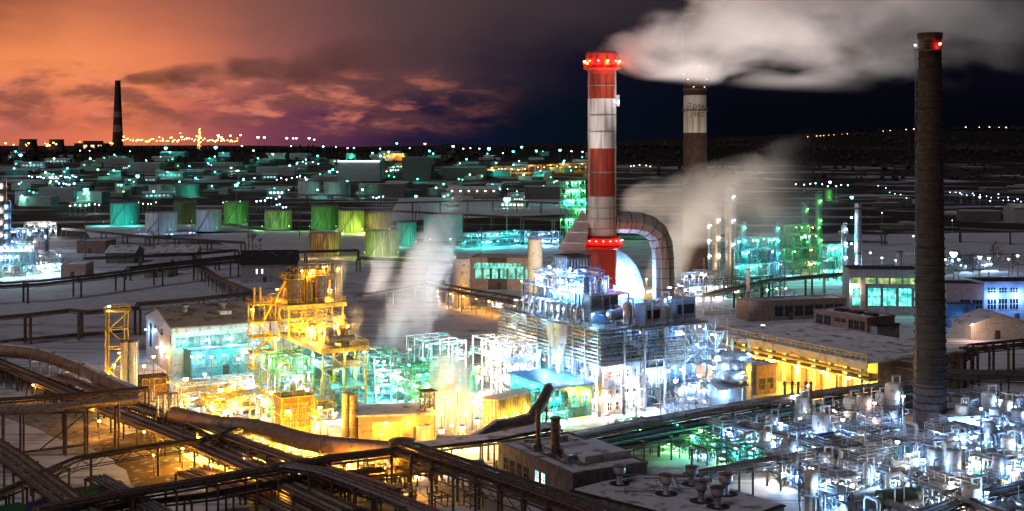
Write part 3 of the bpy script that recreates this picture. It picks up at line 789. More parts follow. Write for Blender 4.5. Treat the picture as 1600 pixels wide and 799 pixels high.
b = MB(); r = rb_(BZT); b.lathe([(r, BZT-1.4), (r+.3, BZT-1.0), (r+.3, BZT), (r-.6, BZT), (r-.6, BZT-1)], 28); b.build('crown', DB, t)
b = MB(); r = rb_(BZT-3.5); b.lathe([(r, BZT-3.6), (r+.9, BZT-3.5), (r+.9, BZT-3.4), (r, BZT-3.3)], 24); b.build('gallery', DARKST, t)
railing(t, [(math.cos(2*math.pi*j/14)*(r+.85), math.sin(2*math.pi*j/14)*(r+.85)) for j in range(14)], BZT-3.4, h=1.2, m=DARKST, closed=True)
lamp(t, (1.0, -r-.5, BZT-2.3), RED, 500, .3, 40); lamp(t, (-r-.9, -.6, BZT-2.4), WHITE, 30, .2, 14)
ladder(t, (-rb_(30)-.2, -.6), 6, BZT-3, m=DARKST, d=(0, 1))

# far chimney on the hill, banded, plus scaffold leaning on its right side
FC = at(184, 229, 3000)
t = thing('chimney', 'distant banded chimney smoking dark against the orange sky', 'chimney', FC, 0)
rf = lambda z: 6.6 + 6.5*max(0, (155-z)/155)
FBR = mat('far_brick_dark', (.09, .05, .04), .9, 0); FBW = mat('far_band_pale', (.35, .25, .2), .9, 0)
hh = [0, 35, 52, 70, 84, 160]
for i in range(5): chimney_shell(t, [(hh[i], hh[i+1], (FBR, FBW, FBR, FBW, FBR)[i])], rf, None, n=16)
b = MB()
for sgn in (0, 1):
    b.bar((12, -6*sgn, 0), (6.5, -3*sgn, 95), 2.0)
for k in range(9): b.bar((12.5-.55*k, 0, 10*k), (11.5-.55*k, -6, 10*k+8), 1.4)
b.build('scaffold_frame', FBR, t)

set_pow(.8)
# ================================================================ the blue-white plant (grid axes: a to the right and back, b to the left and back)
C0 = gz(940, 651); C0.z = 0
def pl(a, b, z=0): return C0 + V2*a + U2*b + Z3*z
rp = random.Random(11)
MIXM = [GALV, STEEL, WHITEP, INSUL, ALU, BLUEP]
# boiler house frame along the left face
t = thing('boiler_frame', 'long multi-storey steel boiler frame wrapped in lit walkways below the red chimney', 'plant structure', pl(1.5, 7))
frame(t, [0, 4.5, 9, 13.5], [0, 5.5, 11, 16.5, 22, 27.5, 33, 38.5], [5.8, 11.6, 17.6], STEEL, .36, .3, deck=(0, 1, 2), deckm=STEEL, rail=(0, 1, 2), railm=GALV, rnd=rp)
clutter(t, -.8, 13, 0, 38, 1, 17, 60, MIXM, .08, .3, rp)
lampc = [COOL, COOL, WHITE, MINT, COOL, PINK]
for k in range(26):
    bb = rp.uniform(0, 38); zz = rp.choice((4.9, 10.6, 16.6)) - rp.uniform(0, .4)
    col = PINK if bb > 27 and zz < 12 else (MINT if rp.random() < .25 else COOL)
    lamp(t, (rp.choice((-.9, 1.6, 3, 5.5)), bb, zz), col, 1900, .26, 40)
t = thing('boiler_block', 'long added backing block standing inside the lit boiler frame', 'boiler', pl(4.6, 9.5))  # backing added so the gaps between the pipes read dark
BACKING = mat('backing_casing_panel', (.36, .41, .44), .55, .2, var=.3, scale=.3, dirt=(.08, .09, .09), dirt_amt=.4)
MB().box(0, 9.8, 0, 33.5, 0, 17.2).build('casing', BACKING, t)
for i in range(11): MB().box(-.25, 0, i*3.3-.12, i*3.3+.12, 0, 17.1).build('rib', STEEL, t)
for i in range(5): MB().box(-.9, -.02, 2.2+i*6.6, 4.6+i*6.6, 2+(i % 2)*5, 6+(i % 2)*5).build('door_box', GALV, t)
t = thing('heater_block', 'added backing block standing inside the tall blue-lit frame', 'heater', pl(14.0, 3.2))  # backing added to close the view through this frame
MB().box(0, 6.4, 0, 6, 0, 16.8).build('casing', BACKING, t); MB().box(8, 14, .5, 6, 0, 13).build('casing', BACKING, t)
for i in range(5): MB().box(.2+i*1.5, .5+i*1.5, -.22, 0, 0, 16.7).build('rib', STEEL, t)
t = thing('upper_block', 'blue painted added backing block inside the upper tier of the boiler plant', 'boiler', pl(6.2, 13, 17.8))  # backing added behind the framing of the upper tier
MB().box(0, 7, 0, 24, 0, 6.3).build('casing', mat('blue_backing_casing', (.2, .34, .48), .5, .2, var=.3, scale=.4), t)
for i in range(8): MB().box(-.3, 0, i*3.1+.6, i*3.1+1.0, 0, 6.2).build('rib', GALV, t)
# second tier: turbine deck, set back
t = thing('upper_frame', 'upper tier of blue-lit steel framing set back above the boiler walkways', 'plant structure', pl(4, 10, 17.75))
frame(t, [0, 5, 10], [0, 5, 10, 15, 20, 25, 30], [3.2, 6.6], STEEL, .3, .25, deck=(0, 1), deckm=GALV, rail=(0, 1), railm=BLUEP, rnd=rp)
clutter(t, -1, 11, -2, 31, 0.3, 7.5, 50, [GALV, STEEL, BLUEP, WHITEP, ALU], .07, .28, rp)
for k in range(30): lamp(t, (rp.uniform(-.9, 6), rp.uniform(-1, 30), rp.choice((2.6, 5.9, 8.4))), rp.choice((COOL, COOL, BLUE, COOL)), 2200, .22, 40)
t = thing('top_frame', 'smallest top tier of the boiler plant beside the dark filter house', 'plant structure', pl(4.5, 20, 24.4))
frame(t, [0, 4.5, 9], [0, 5, 10, 15], [3.0], STEEL, .26, .22, deck=(0,), deckm=GALV, rail=(0,), railm=GALV, rnd=rp)
clutter(t, -1, 10, -4, 16, .2, 5.2, 40, [GALV, STEEL, BLUEP, WHITEP, ALU], .07, .24, rp)
for k in range(14): lamp(t, (rp.uniform(-.9, 4), rp.uniform(-3, 15), rp.choice((2.2, 4.6))), rp.choice((COOL, BLUE, COOL)), 1800, .22, 40)
for i in range(8): vessel(pl(5 + (i % 2)*4, 11 + i*1.25 + (i > 3)*11, 24.5), .5 + .1*(i % 3), 2.6 + .5*(i % 3), (ALU, WHITEP, BLUEP)[i % 3], 'short pale vessel on the top tiers of the boiler plant, {n}', skirt=.4, fam=1, lad=False)
# row of goose-neck header pipes on the upper tier
for i in range(11):
    t2 = thing('header_loop', 'pale goose-neck header pipe standing on the upper boiler tier, {n}', 'pipe', pl(3.0, 12 + i*2.3, 17.75), group='goose-neck headers on the boiler', fam=1)
    MB().pipe([(0, 0, 0), (0, 0, 3.4), (-.3, 0, 3.9), (-.9, 0, 4.1), (-1.4, 0, 3.8), (-1.6, 0, 3.0), (-1.6, 0, .2)], .32, 10).build('bend', ALU, t2, True)
    MB().lathe([(.5, .8), (.5, 1.1), (.33, 1.1)], 10).build('flange', STEEL, t2, True)
# pipe bank round the front corner
t = thing('pipe_bank', 'bank of eight pale insulated pipes wrapped round the front corner of the boiler plant', 'pipes', pl(0, 0))
for k in range(9):
    z = 10.9 + k*.8; o = -.5 - .12*(k % 2)
    MB().pipe([(o, 44, z), (o, 27 if k % 3 else 25, z), (o, -.6, z), (21 + (k % 4)*1.1, -.6, z), (22 + (k % 4)*1.1, -.6, z-.8-.2*k), (21 + (k % 4)*1.1, -.6, z-1.4-.25*k), (17, -.6, z-1.4-.25*k)], .29, 8).build('pipe', INSUL if k % 3 else ALU, t, True)
for q in range(9):
    MB().box(-1.0, -.1, q*5-.14, q*5+.14, 0, 18.1).build('column', GALV, t)
for q in range(1, 5):
    MB().box(q*5.4-.14, q*5.4+.14, -.95, -.1, 0, 17.6).build('column', GALV, t)
for q in range(8): lamp(t, (-3.0, 3 + q*5.2, 9.6), COOL if q < 5 else PINK, 3000, .26, 40)
# long walkway on top of the pipe bank
t = thing('walkway', 'narrow railed walkway running along both faces above the pipe bank', 'walkway', pl(0, 0))
b = MB(); b.box(-1.6, .6, -1.2, 45, 18.15, 18.4); b.build('deck', DARKST, t)
b = MB(); b.box(.6, 28, -1.2, .6, 18.15, 18.4); b.build('deck', DARKST, t)
railing(t, [(-1.6, 45), (-1.6, -1.2), (28, -1.2)], 18.4, m=GALV)
# white hopper on the left face
t = thing('hopper', 'white funnel shaped hopper hanging on the boiler face above the blue roof', 'hopper', pl(-1.3, 15.2))
b = MB()
vsx = [(-1.5, -2.7, 18.1), (1.1, -2.7, 18.1), (1.1, 2.7, 18.1), (-1.5, 2.7, 18.1), (-1.5, -2.7, 15.6), (1.1, -2.7, 15.6), (1.1, 2.7, 15.6), (-1.5, 2.7, 15.6), (-.5, -.4, 9.2), (.3, -.4, 9.2), (.3, .4, 9.2), (-.5, .4, 9.2)]
b.add(vsx, [(0,1,2,3),(4,5,1,0),(5,6,2,1),(6,7,3,2),(7,4,0,3),(8,9,5,4),(9,10,6,5),(10,11,7,6),(11,8,4,7),(11,10,9,8)]); b.build('cone', CREAM, t)
MB().pipe([(-.1, 0, 9.3), (-.1, 0, 5.6)], .42, 10).build('spout', CREAM, t, True)
MB().box(-1.75, -1.5, -.35, .35, 9.2, 18.0).build('rib', WHITEP, t)
# low blue flat-roofed building in front
w = gz(868, 604, 7); w.z = 0
w = w
t = thing('pump_house', 'low building with a flat blue metal roof in front of the boiler frame', 'building', w)
MB().box(0, 9, 0, 19, 0, 6.5).build('wall', TEALP, t)
MB().box(-.5, 9.5, -.5, 19.5, 6.55, 6.95).build('roof', BLUEP, t)
windows(t, -1, 1, 8.5, 2.2, 4.6, 3, lit_window('teal_window', (.02, .25, .2), (.12, .9, .7), 1.6), GALV, 0)
windows(t, -1, 1, 18, 2.2, 4.6, 6, MATS['teal_window'], GALV, 0, axis='x')
for q in (3, 9, 15): lamp(t, (-.7, q, 5.9), (TEAL, MINT, TEAL)[q % 3], 1500, .25, 40)
lamp(t, (4, -.8, 6.0), SOD, 2600, .28, 40); lamp(t, (7.5, -.8, 5.0), YEL, 1800, .28, 40)
railing(t, [(-.4, -.4), (9.4, -.4), (9.4, 19.4)], 6.95, m=GALV)
# white equipment building at the near corner, two storeys of dark openings
t = thing('equipment_building', 'white square building with rows of dark openings at the near corner of the boiler plant', 'building', pl(.8, .4))
MB().box(0, 9.5, 0, 6.4, 0, 10.6).build('wall', WHITEP, t)
MB().box(-.3, 9.8, -.3, 6.7, 10.62, 10.9).build('roof', ROOFSNOW, t)
for z in (1.0, 4.4, 7.6):
    windows(t, -1, .4, 9.2, z, z+1.7, 4, GLASSD, WHITEP, 0, gap=.5)
    windows(t, -1, .3, 6.2, z, z+1.7, 3, GLASSD, WHITEP, 0, axis='x', gap=.5)
clutter(t, -1.0, 10, -1.5, -.4, 0.5, 11, 26, [WHITEP, GALV, INSUL], .06, .16, rp)
clutter(t, -1.4, -.3, -1, 6.5, 0.5, 11, 14, [WHITEP, GALV, INSUL], .06, .16, rp)
for p, c in (((-1.6, 1, 9.6), PINK), ((-1.6, 5, 6.2), PINK), ((3, -1.9, 9.8), PINK), ((7, -1.9, 6.6), WHITE), ((1, -1.8, 3.4), PINK), ((8, -1.8, 2.9), WHITE), ((-1.6, 3, 3), WHITE)): lamp(t, p, c, 1500, .26, 40)
# frames on the right face
t = thing('heater_frame', 'tall blue-lit steel frame crowded with pipes behind the white corner building', 'plant structure', pl(10.8, .5))
frame(t, [0, 4.5, 9, 13.5, 18], [0, 4.5, 9], [4.6, 9.2, 13.6, 17.9], STEEL, .3, .26, deck=(0, 1, 2, 3), deckm=DARKST, rail=(1, 2, 3), railm=WHITEP, rnd=rp)
clutter(t, -.5, 18.5, -1.4, 9, .5, 17.5, 70, [GALV, WHITEP, ALU, STEEL, BLUEP], .07, .26, rp)
for k in range(26): lamp(t, (rp.uniform(0, 18.5), rp.choice((-1, 1.5, 3, 6)), rp.choice((3.6, 8.2, 12.6, 16.6))), rp.choice((COOL, COOL, COOL, BLUE, WHITE)), 1500, .25, 40)
t = thing('stair_tower', 'slim steel stair tower with crossed bracing at the far corner of the blue-lit frame', 'plant structure', pl(30, -1))
frame(t, [0, 3.4], [0, 3.4], [4, 8, 12, 16, 19.5], GALV, .22, .2, deck=(0, 1, 2, 3, 4), rail=(4,), railm=WHITEP, rnd=rp)
for k in range(4): stair(t, (.5 if k % 2 else 2.9, .6, 4*k), (2.9 if k % 2 else .5, .6, 4*k+4), .9, WHITEP)
for k in range(3): lamp(t, (-.4, -.4, 5.2+5*k), COOL, 1200, .25, 40)
# boxes and vessels on top
for (a, bb, z, sa, sb, h, m, lab) in ((12.5, 1.5, 18.05, 5.5, 4, 4.6, BLUEW, 'pale blue clad fan box on the near roof of the blue-lit frame'), (22, 3, 18.05, 5.5, 4.5, 5.2, BLUEW, 'larger pale blue clad box standing at the far end of the blue-lit frame'), (18.5, 6.5, 18.05, 3, 3, 3.4, GALV, 'small bare metal box between the two pale blue roof boxes')):
    t = thing('fan_box', lab, 'equipment housing', pl(a, bb, z))
    MB().box(0, sa, 0, sb, 0, h).build('casing', m, t)
    MB().box(.5, sa-.5, -.14, -.0, h*.35, h*.75).build('louvre', GLASSD, t)
    railing(t, [(0, 0), (sa, 0), (sa, sb), (0, sb)], h, m=GALV, closed=True)
    MB().pipe([(sa*.3, -.3, .2), (sa*.3, -.3, h+.6), (sa*.3, sb*.5, h+.6)], .2, 8).build('pipe', ALU, t, True)
vessel(pl(17.5, 2, 18.05), 1.3, 6.2, ALU, 'short shiny vessel standing on the roof between the pale blue boxes', skirt=.6, plats=(4.2,), lampcol=COOL)
vessel(pl(9.5, 4, 18.05), 1.0, 5.2, GALV, 'narrow grey vessel on the roof nearest the front corner', skirt=.6)
hdrum(pl(11, 8.5, 18.05), 7, 1.2, ALU, 'shiny drum lying on the roof behind the narrow grey vessel', z=.8)
# the silver barrel casing beside the chimney
BA = at(950, 466, 338)
t = thing('boiler_casing', 'huge rounded silver boiler casing glowing white beside the red chimney foot', 'boiler', Vector((BA.x, BA.y, 0)))
b = MB(); n = 22; r = 12.0; zc = 15.8; Lc = 15
prof = [(r*math.cos(math.pi*j/n), zc + 1.12*r*math.sin(math.pi*j/n)) for j in range(n+1)]
prof = [(r, 9)] + prof + [(-r, 9)]
k = len(prof)
b.add([(x, 0, z) for x, z in prof] + [(x, Lc, z) for x, z in prof], [(i, i+1, k+i+1, k+i) for i in range(k-1)] + [tuple(range(k-1, -1, -1)), tuple(range(k, 2*k))])
b.build('shell', ALU, t, True)
for j in range(4):
    b = MB()
    for i in range(n):
        a0, a1 = math.pi*i/n, math.pi*(i+1)/n; y = .4 + j*4.6
        b.bar((math.cos(a0)*(r+.12), y, zc+1.12*(r+.1)*math.sin(a0)), (math.cos(a1)*(r+.12), y, zc+1.12*(r+.1)*math.sin(a1)), .3, .24)
    b.build('rib', GALV, t)
MB().box(-r+.4, r-.4, .4, Lc-.4, 0, 9).build('base', STEEL, t)
ladder(t, (r*.55, -.25), 12, zc+1.0*r*.8, m=GALV)
for p in ((5, -3.4, 19.5), (8, -3.4, 17.5), (11.8, -2.5, 17.2), (3, -3, 23.5), (7, -2.6, 23)): lamp(t, p, COOL, 9000, .3, 60)
# white sloping duct and dark filter house left of the chimney
FH = at(890, 440, 312)
t = thing('filter_house', 'dark louvred filter house standing on top of the boiler plant left of the chimney', 'equipment housing', pl(12.6, 31.5, 18.0))
MB().box(-2.9, 2.9, -2.7, 2.7, 0, 6).build('base', BLUEP, t)
MB().box(-3.1, 3.1, -2.9, 2.9, 6.05, 13.0).build('casing', mat('dark_louvre_panel', (.1, .13, .14), .5, .3, dirt=(.05, .06, .06)), t)
for q in range(7):
    MB().box(-3.22, -3.08, -2.8 + q*.82, -2.4 + q*.82, 6.4, 12.6).build('louvre', GALV, t)
    MB().box(-3.0 + q*.86, -2.6 + q*.86, -3.04, -2.88, 6.4, 12.6).build('louvre', GALV, t)
MB().box(-3.4, 3.4, -3.2, 3.2, 13.02, 13.4).build('roof', DARKROOF, t)
for p in ((-4.2, -2, 5.5), (0, -4, 5.2), (-4.2, 2, 5)): lamp(t, p, COOL, 1200, .25, 40)
t = thing('sloping_duct', 'broad pale duct sloping up from the filter house to the chimney', 'duct', CH, 0)
p0 = at(893, 392, 321) - CH; p1 = at(915, 336, 332) - CH
b = MB(); wv = Vector((3.4, -1.2, 0))
vsx = [p0-wv, p0+wv, p0+wv+Vector((0, 6, 0)), p0-wv+Vector((0, 6, 0)), p1-wv*.4, p1+wv*.4, p1+wv*.4+Vector((0, 3.5, 0)), p1-wv*.4+Vector((0, 3.5, 0))]
b.add(vsx, [(3,2,1,0),(4,5,6,7),(0,1,5,4),(1,2,6,5),(2,3,7,6),(3,0,4,7)]); b.build('casing', PINKW, t)
for f in (.2, .5, .8): MB().bar(vsx[0].lerp(vsx[4], f) + Vector((-.1, -.15, .1)), vsx[1].lerp(vsx[5], f) + Vector((.1, -.15, .1)), .25).build('rib', WHITEP, t)
# big smoke duct: out of the chimney to the right, then down
t = thing('smoke_duct', 'big ribbed grey duct leaving the chimney and turning down to the ground', 'duct', CH, 0)
D = [at(958, 347, 331), at(995, 348, 333), at(1012, 353, 334), at(1026, 364, 335), at(1034, 382, 336), at(1036, 400, 336), at(1037, 430, 336), at(1037, 548, 336)]
MB().pipe([d - CH for d in D], 3.0, 10).build('shell', mat('duct_lagging', (.36, .35, .31), .55, .2, var=.3, scale=.4, dirt=(.2, .17, .13), dirt_amt=.4, streak=True), t)
for i in range(len(D)-1):
    k = max(1, int((D[i+1]-D[i]).length / 2.6))
    for j in range(k):
        a = D[i].lerp(D[i+1], (j+.2)/k) - CH; d = (D[i+1]-D[i]).normalized()
        if a.z > 12: MB().pipe([a, a + d*.22], 3.14, 10).build('rib', BROWNST, t)
# silver vessels right of the frame
vessel(pl(34, -2), 4.2, 11.5, ALU, 'wide silver domed vessel at the far end of the blue-lit plant', skirt=.8, plats=(9.5,), rings=3, lampcol=COOL, lampp=1500)
vessel(pl(29.5, -6.5), 3.0, 8.2, GALV, 'squat silver tank in front of the wide domed vessel', skirt=.5, plats=(6.4,), rings=2, lampcol=COOL, lampp=1500)
t = building('compressor_shed', 'small grey shed with a pale sloping roof before the silver vessels', pl(23.5, -9.5), 8, 5, 5, GREYW, 'x', ALU, True, rh=1.4)
lamp(t, (2, -.6, 4.4), COOL, 1800, .28, 40); lamp(t, (8.5, 2, 4.2), COOL, 1200, .28, 40)
# left lower annexe: white frame, pinkish light
t = thing('cooler_frame', 'pink and white lit pipe frame at the far end of the boiler plant', 'plant structure', pl(-9.5, 22.5))
frame(t, [0, 3.5, 7], [0, 4.5, 9, 13.5, 18], [4.4, 8.8, 12.6], WHITEP, .3, .24, deck=(0, 1), rail=(0, 1), railm=WHITEP, rnd=rp)
clutter(t, -.6, 7, -.6, 18, .4, 13.5, 60, [WHITEP, GALV, INSUL, INSULB], .08, .24, rp)
for k in range(15): lamp(t, (rp.choice((-1, -1, 2)), rp.uniform(0, 18), rp.choice((3.6, 8, 11.8))), rp.choice((PINK, WHITE, COOL, PINK)), 1300, .25, 40)
# uplights added to wash the chimney and brighten its plume
for (a, bb, z, tgt, e, s, c) in ((4, 40, 19, CH + Vector((0, 0, 62)), 15000, 32, (1, .95, .92)), (24, 8, 24, CH + Vector((0, 0, 60)), 13000, 32, (.95, .95, 1)),
                                 (28, 9, 24, CH + Vector((34, 0, 94)), 760000, 62, (1, .86, .84)), (10, 44, 24, CH + Vector((26, 0, 94)), 120000, 40, (1, .8, .78)), (46, 20, 10, CH + Vector((62, 0, 96)), 850000, 74, (.92, .96, .92))):
    p = pl(a, bb, z)
    t = thing('floodlight', 'added upward floodlight that washes the chimney and smoke, on the plant roof, {n}', 'floodlight', p, 0, 'added upward floodlights', fam=1)
    MB().box(-.5, .5, -.35, .35, .5, 1.2).build('housing', STEEL, t); MB().box(-.1, .1, -.1, .1, -.2 if z > 12 else -z, .5).build('bracket', STEEL, t)
    MB().box(-.42, .42, -.28, .28, 1.21, 1.26).build('lens', glow('added_flood_lens', (1, .95, .9), 25), t)
    add_light(p + Vector((0, 0, 1.7)), e, c, .2, tgt, s, .5)
# small process items on the ground among the legs of the plant
for i in range(9):
    a, bb = rp.uniform(12, 27), rp.uniform(-7.5, -2.2)
    if i % 3 == 0: vessel(pl(a, bb), .8, rp.uniform(4, 7), rp.choice((ALU, WHITEP)), 'slim pale vessel at the foot of the blue-lit frame, {n}', skirt=.8, fam=1, lampcol=COOL, plats=(3.0,))
    elif i % 3 == 1: exchanger(pl(a, bb), 5, .55, rp.choice((ALU, GALV)), 'stacked heat exchanger at the foot of the blue-lit frame, {n}', rot=GA+math.pi/2, fam=1)
    else: pump(pl(a, bb), 1.1, BLUEP, 'blue motor pump at the foot of the blue-lit frame, {n}', fam=1)
for i in range(7):
    lamp_post(pl(11+i*3.1, -9 + (i % 3)*1.6), 6.5, 0, 0, label=None) if False else None

for i in range(9):
    w = pl(-4.5 - (i % 2)*1.5, 22.5 + i*2.6) if i < 4 else pl(6 + (i-4)*5.2, -4.2 - (i % 2)*1.6)
    lamp_post(w, 6.5 + (i % 3), COOL if i % 3 else WHITE, 7000, .42, ('cool white' if i % 3 else 'white') + ' tall lamp post lighting the boiler faces, {n}', 1, 'boiler lamp posts', 50)
# ================================================================ the yellow tower and the yard round it
T0 = Vector((-41.0, 268.0, 0))
def tl(a, b, z=0): return T0 + V2*a + U2*b + Z3*z
ry = random.Random(21)
set_pow(.6)
YM = [YELLOWP, GALV, INSUL, STEEL, GREENP, WHITEP]
t = thing('process_tower', 'tall open steel process tower painted yellow, two broad railed decks glowing orange', 'plant structure', tl(0, 0))
frame(t, [0, 5, 10], [0, 6.5, 13, 19.5, 26], [4.6, 9.2, 13.5], YELLOWP, .38, .34, deck=(0, 1, 2), deckm=STEEL, rail=(1, 2), railm=YELLOWP, rnd=ry)
frame(t, [-3, 3.5, 10], [13.4, 20, 26.2], [17.5, 21.6], YELLOWP, .36, .3, deck=(1,), deckm=BROWNST, rail=(0, 1), railm=YELLOWP, rnd=ry, z0=13.6)
clutter(t, -1, 10.5, -.8, 26, 1, 13, 34, [GALV, TEALP, INSUL, GREENP, YELLOWP], .07, .26, ry)
clutter(t, -2.5, 10, 12, 26, 14, 21, 30, [YELLOWP, INSUL, STEEL], .07, .24, ry)
for z in (13.0, 21.1):
    y0 = -.6 if z < 15 else 12.8; x0 = -.6 if z < 15 else -3.6; b = MB()
    b.bar((x0, y0, z), (10.6, y0, z), .16, .95); b.bar((x0, y0, z), (x0, 26.8, z), .16, .95); b.bar((10.6, y0, z), (10.6, 26.8, z), .16, .95); b.build('edge_frame', YELLOWP, t)
for p in ((5, -1, 12.3), (9, 3, 12.4)): lamp(t, p, YEL, 1400, .26, 40)
for k in range(13): lamp(t, (ry.uniform(-.6, 10), ry.uniform(1, 25), 15.6 + ry.uniform(0, 1.5)), SOD if k % 3 else YEL, 5200, .26, 40)
for k in range(9): lamp(t, (ry.uniform(-3, 10), ry.uniform(13.5, 26), 23.6 + ry.uniform(0, .8)), SOD if k % 4 else YEL, 4200, .26, 40)
for k in range(14): lamp(t, (ry.choice((-.7, 10.6, 4)), ry.uniform(-.6, 26), ry.choice((3.6, 8.2, 11.6))), ry.choice((MINT, COOL, TEAL, TEAL, MINT)), 1700, .26, 40)
# stair tower at its far corner
t = thing('stair_tower', 'yellow steel stair tower leaning against the far corner of the yellow process tower', 'plant structure', tl(-9.4, 19))
frame(t, [0, 2.6, 5.2], [0, 3.6], [3.5, 7, 10.5, 14, 17.5, 21.5], YELLOWP, .24, .2, deck=(0, 1, 2, 3, 4, 5), rail=(1, 3, 5), railm=YELLOWP, rnd=ry)
for k in range(5): stair(t, (.4 if k % 2 else 4.8, .8, 3.5*k), (4.8 if k % 2 else .4, .8, 3.5*k+3.5), .9, YELLOWP)
MB().bar((.2, 0, 21.5), (.2, 0, 25.5), .4).build('column', YELLOWP, t); MB().bar((1.6, 0, 21.5), (1.6, 0, 25.5), .4).build('column', YELLOWP, t)
MB().bar((2.5, 0, 18), (7.5, 0, 26.5), .5).build('brace', YELLOWP, t)
for k in range(6): lamp(t, (ry.choice((-.5, 5.6)), -.6, 2.6 + 3.6*k), YEL if k != 2 else SOD, 1500, .26, 40)
# equipment on the decks
for i, (a, bb, r, h, m) in enumerate(((-1.2, 15.5, 1.5, 7.0, BROWNST), (2.0, 16.5, 1.3, 6.2, YELLOWP), (5.0, 16, 1.6, 7.6, BROWNST), (0, 22, 1.3, 6.8, BROWNST), (4.6, 22.5, 1.4, 7.2, YELLOWP))):
    vessel(tl(a, bb, 21.75), r, h, m, 'stout vessel standing on the top deck of the yellow tower, {n}', skirt=.8, plats=(h-1.5,), fam=1, group='vessels on the top deck', platm=YELLOWP, rings=1, lampcol=(SOD if i in (1, 2) else None), lampp=1500)
for i, (a, bb, r, h) in enumerate(((3, 4, 1.1, 3.8), (7, 5, 1.3, 3.2), (5, 9, 1.0, 4.5), (8.2, 10, .9, 3.0), (2, 11, 1.2, 4.0))):
    vessel(tl(a, bb, 13.65), r, h, YELLOWP if i % 2 else INSUL, 'small yellow-lit vessel on the lower open deck of the yellow tower, {n}', skirt=.5, fam=1, lad=False, group='vessels on the lower deck')
hdrum(tl(5, 2, 13.65), 6, .8, INSUL, 'insulated drum lying along the front edge of the lower yellow deck', z=.6)
hdrum(tl(4, 20, 13.65), 8, 1.0, YELLOWP, 'yellow drum lying under the top deck of the yellow tower', z=.8)
t = thing('fin_fan_cooler', 'dark boxy air cooler sitting on the far end of the top deck', 'air cooler', tl(5.5, 19.5, 21.75))
MB().box(-4.5, 4.5, -2, 2, 4.6, 6.2).build('casing', BROWNST, t)
for x in (-4.3, 4.3):
    for y in (-1.8, 1.8): MB().box(x-.15, x+.15, y-.15, y+.15, 0, 4.6).build('leg', BROWNST, t)
for x in (-2.6, 0, 2.6): MB().lathe([(1.1, 6.2), (1.15, 7.2), (1.0, 7.2), (1.0, 6.4)], 16, (x, 0, 0)).build('fan_ring', YELLOWP, t, True)
for i, (a, bb) in enumerate(((.5, 14.5), (3, 14.3), (9.5, 15), (9, 21))):
    t = thing('vent_frame', 'thin square pipe hoop standing above the top deck of the yellow tower, {n}', 'pipe', tl(a, bb, 21.75), fam=1)
    MB().pipe([(-.9, 0, 0), (-.9, 0, 8.4), (.9, 0, 8.4), (.9, 0, 0)], .16, 7).build('bend', BROWNST, t)
    lamp(t, (0, 0, 7.4), YEL, 500, .24, 40)
# teal-lit units under and beside the tower
def unit(name, label, w, xs, ys, lv, m, n, cols, nl, pw, mats, seed, deck=(0,), cw=.26):
    t = thing(name, label, 'plant structure', w)
    rn = random.Random(seed)
    frame(t, xs, ys, lv, m, cw, .22, deck=deck, deckm=STEEL, rail=deck, railm=m, rnd=rn)
    clutter(t, xs[0]-.6, xs[-1]+.6, ys[0]-.8, ys[-1], .4, lv[-1]+.8, n, mats, .06, .24, rn)
    for k in range(nl): lamp(t, (rn.uniform(xs[0]-.7, xs[-1]+.7), rn.choice((ys[0]-.9, ys[0]-.7, rn.uniform(ys[0], ys[-1]))), rn.choice(lv) - rn.uniform(.7, 1.2)), rn.choice(cols), pw, .25, 40)
    return t
unit('reactor_frame', 'green-lit pipe frame between the white workshop and the yellow tower', tl(-9, 3), [0, 4, 8], [0, 4, 8, 12], [4, 8, 11.5], GREENP, 55, [GREEN, MINT, YEL, WHITE, COOL], 15, 1500, [GREENP, GALV, WHITEP, YELLOWP], 31, (0, 1))
unit('reactor_frame', 'teal-lit pipe frame on the steam side of the yellow tower', tl(12.5, 1), [0, 4, 8], [0, 4.5, 9, 13.5], [3.8, 7.4, 10.5], TEALP, 50, [TEAL, MINT, COOL, TEAL, WHITE], 16, 1600, [TEALP, GALV, WHITEP, GREENP], 32, (0, 1))
unit('reactor_frame', 'low green pipe frame just behind the pump house with the snowy roof', tl(17, -9.5), [0, 4, 8], [0, 4, 8], [3.4, 6.6, 9.0], GREENP, 45, [MINT, YEL, GREEN, TEAL, WHITE], 12, 1300, [GREENP, GALV, STEEL], 33, (0, 1))
unit('reactor_frame', 'green and white lit frame deep in the steam between the two plants', tl(28, 4), [0, 4.5, 9], [0, 4.5, 9, 13.5], [4, 8, 12], GALV, 50, [TEAL, TEAL, MINT, COOL], 13, 1700, [TEALP, GALV, STEEL, WHITEP], 34, (0, 1))
unit('reactor_frame', 'low white-lit frame beside the gable wall of the white workshop', tl(-27, 14), [0, 4, 8, 12, 16], [0, 4], [3.0, 5.6], WHITEP, 40, [COOL, WHITE, YEL, COOL], 12, 1700, [WHITEP, GALV, YELLOWP], 35, (0,))
unit('manifold_frame', 'low yellow pipe manifold frame before the workshop, washed out by lamps', tl(-24, 1), [0, 4, 8, 12], [0, 4, 8], [2.6, 4.6], YELLOWP, 45, [YEL, SOD, WHITE, YEL], 14, 1900, [YELLOWP, GALV, INSUL], 36, (0,))
unit('manifold_frame', 'low yellow pipe manifold frame under the long orange gallery', tl(-9.5, -9.5), [0, 4, 8], [0, 4], [2.6, 4.4], YELLOWP, 36, [YEL, SOD, WHITE], 10, 2000, [YELLOWP, GALV, INSUL, GREENP], 37, (0,))
unit('valve_frame', 'small teal-lit frame before the blue flat roof', gz(905, 655, 0) + V2*-9 + U2*0, [0, 3, 6], [0, 3, 6], [3, 6], TEALP, 30, [TEAL, MINT], 6, 1200, [TEALP, GALV], 38, (0,))
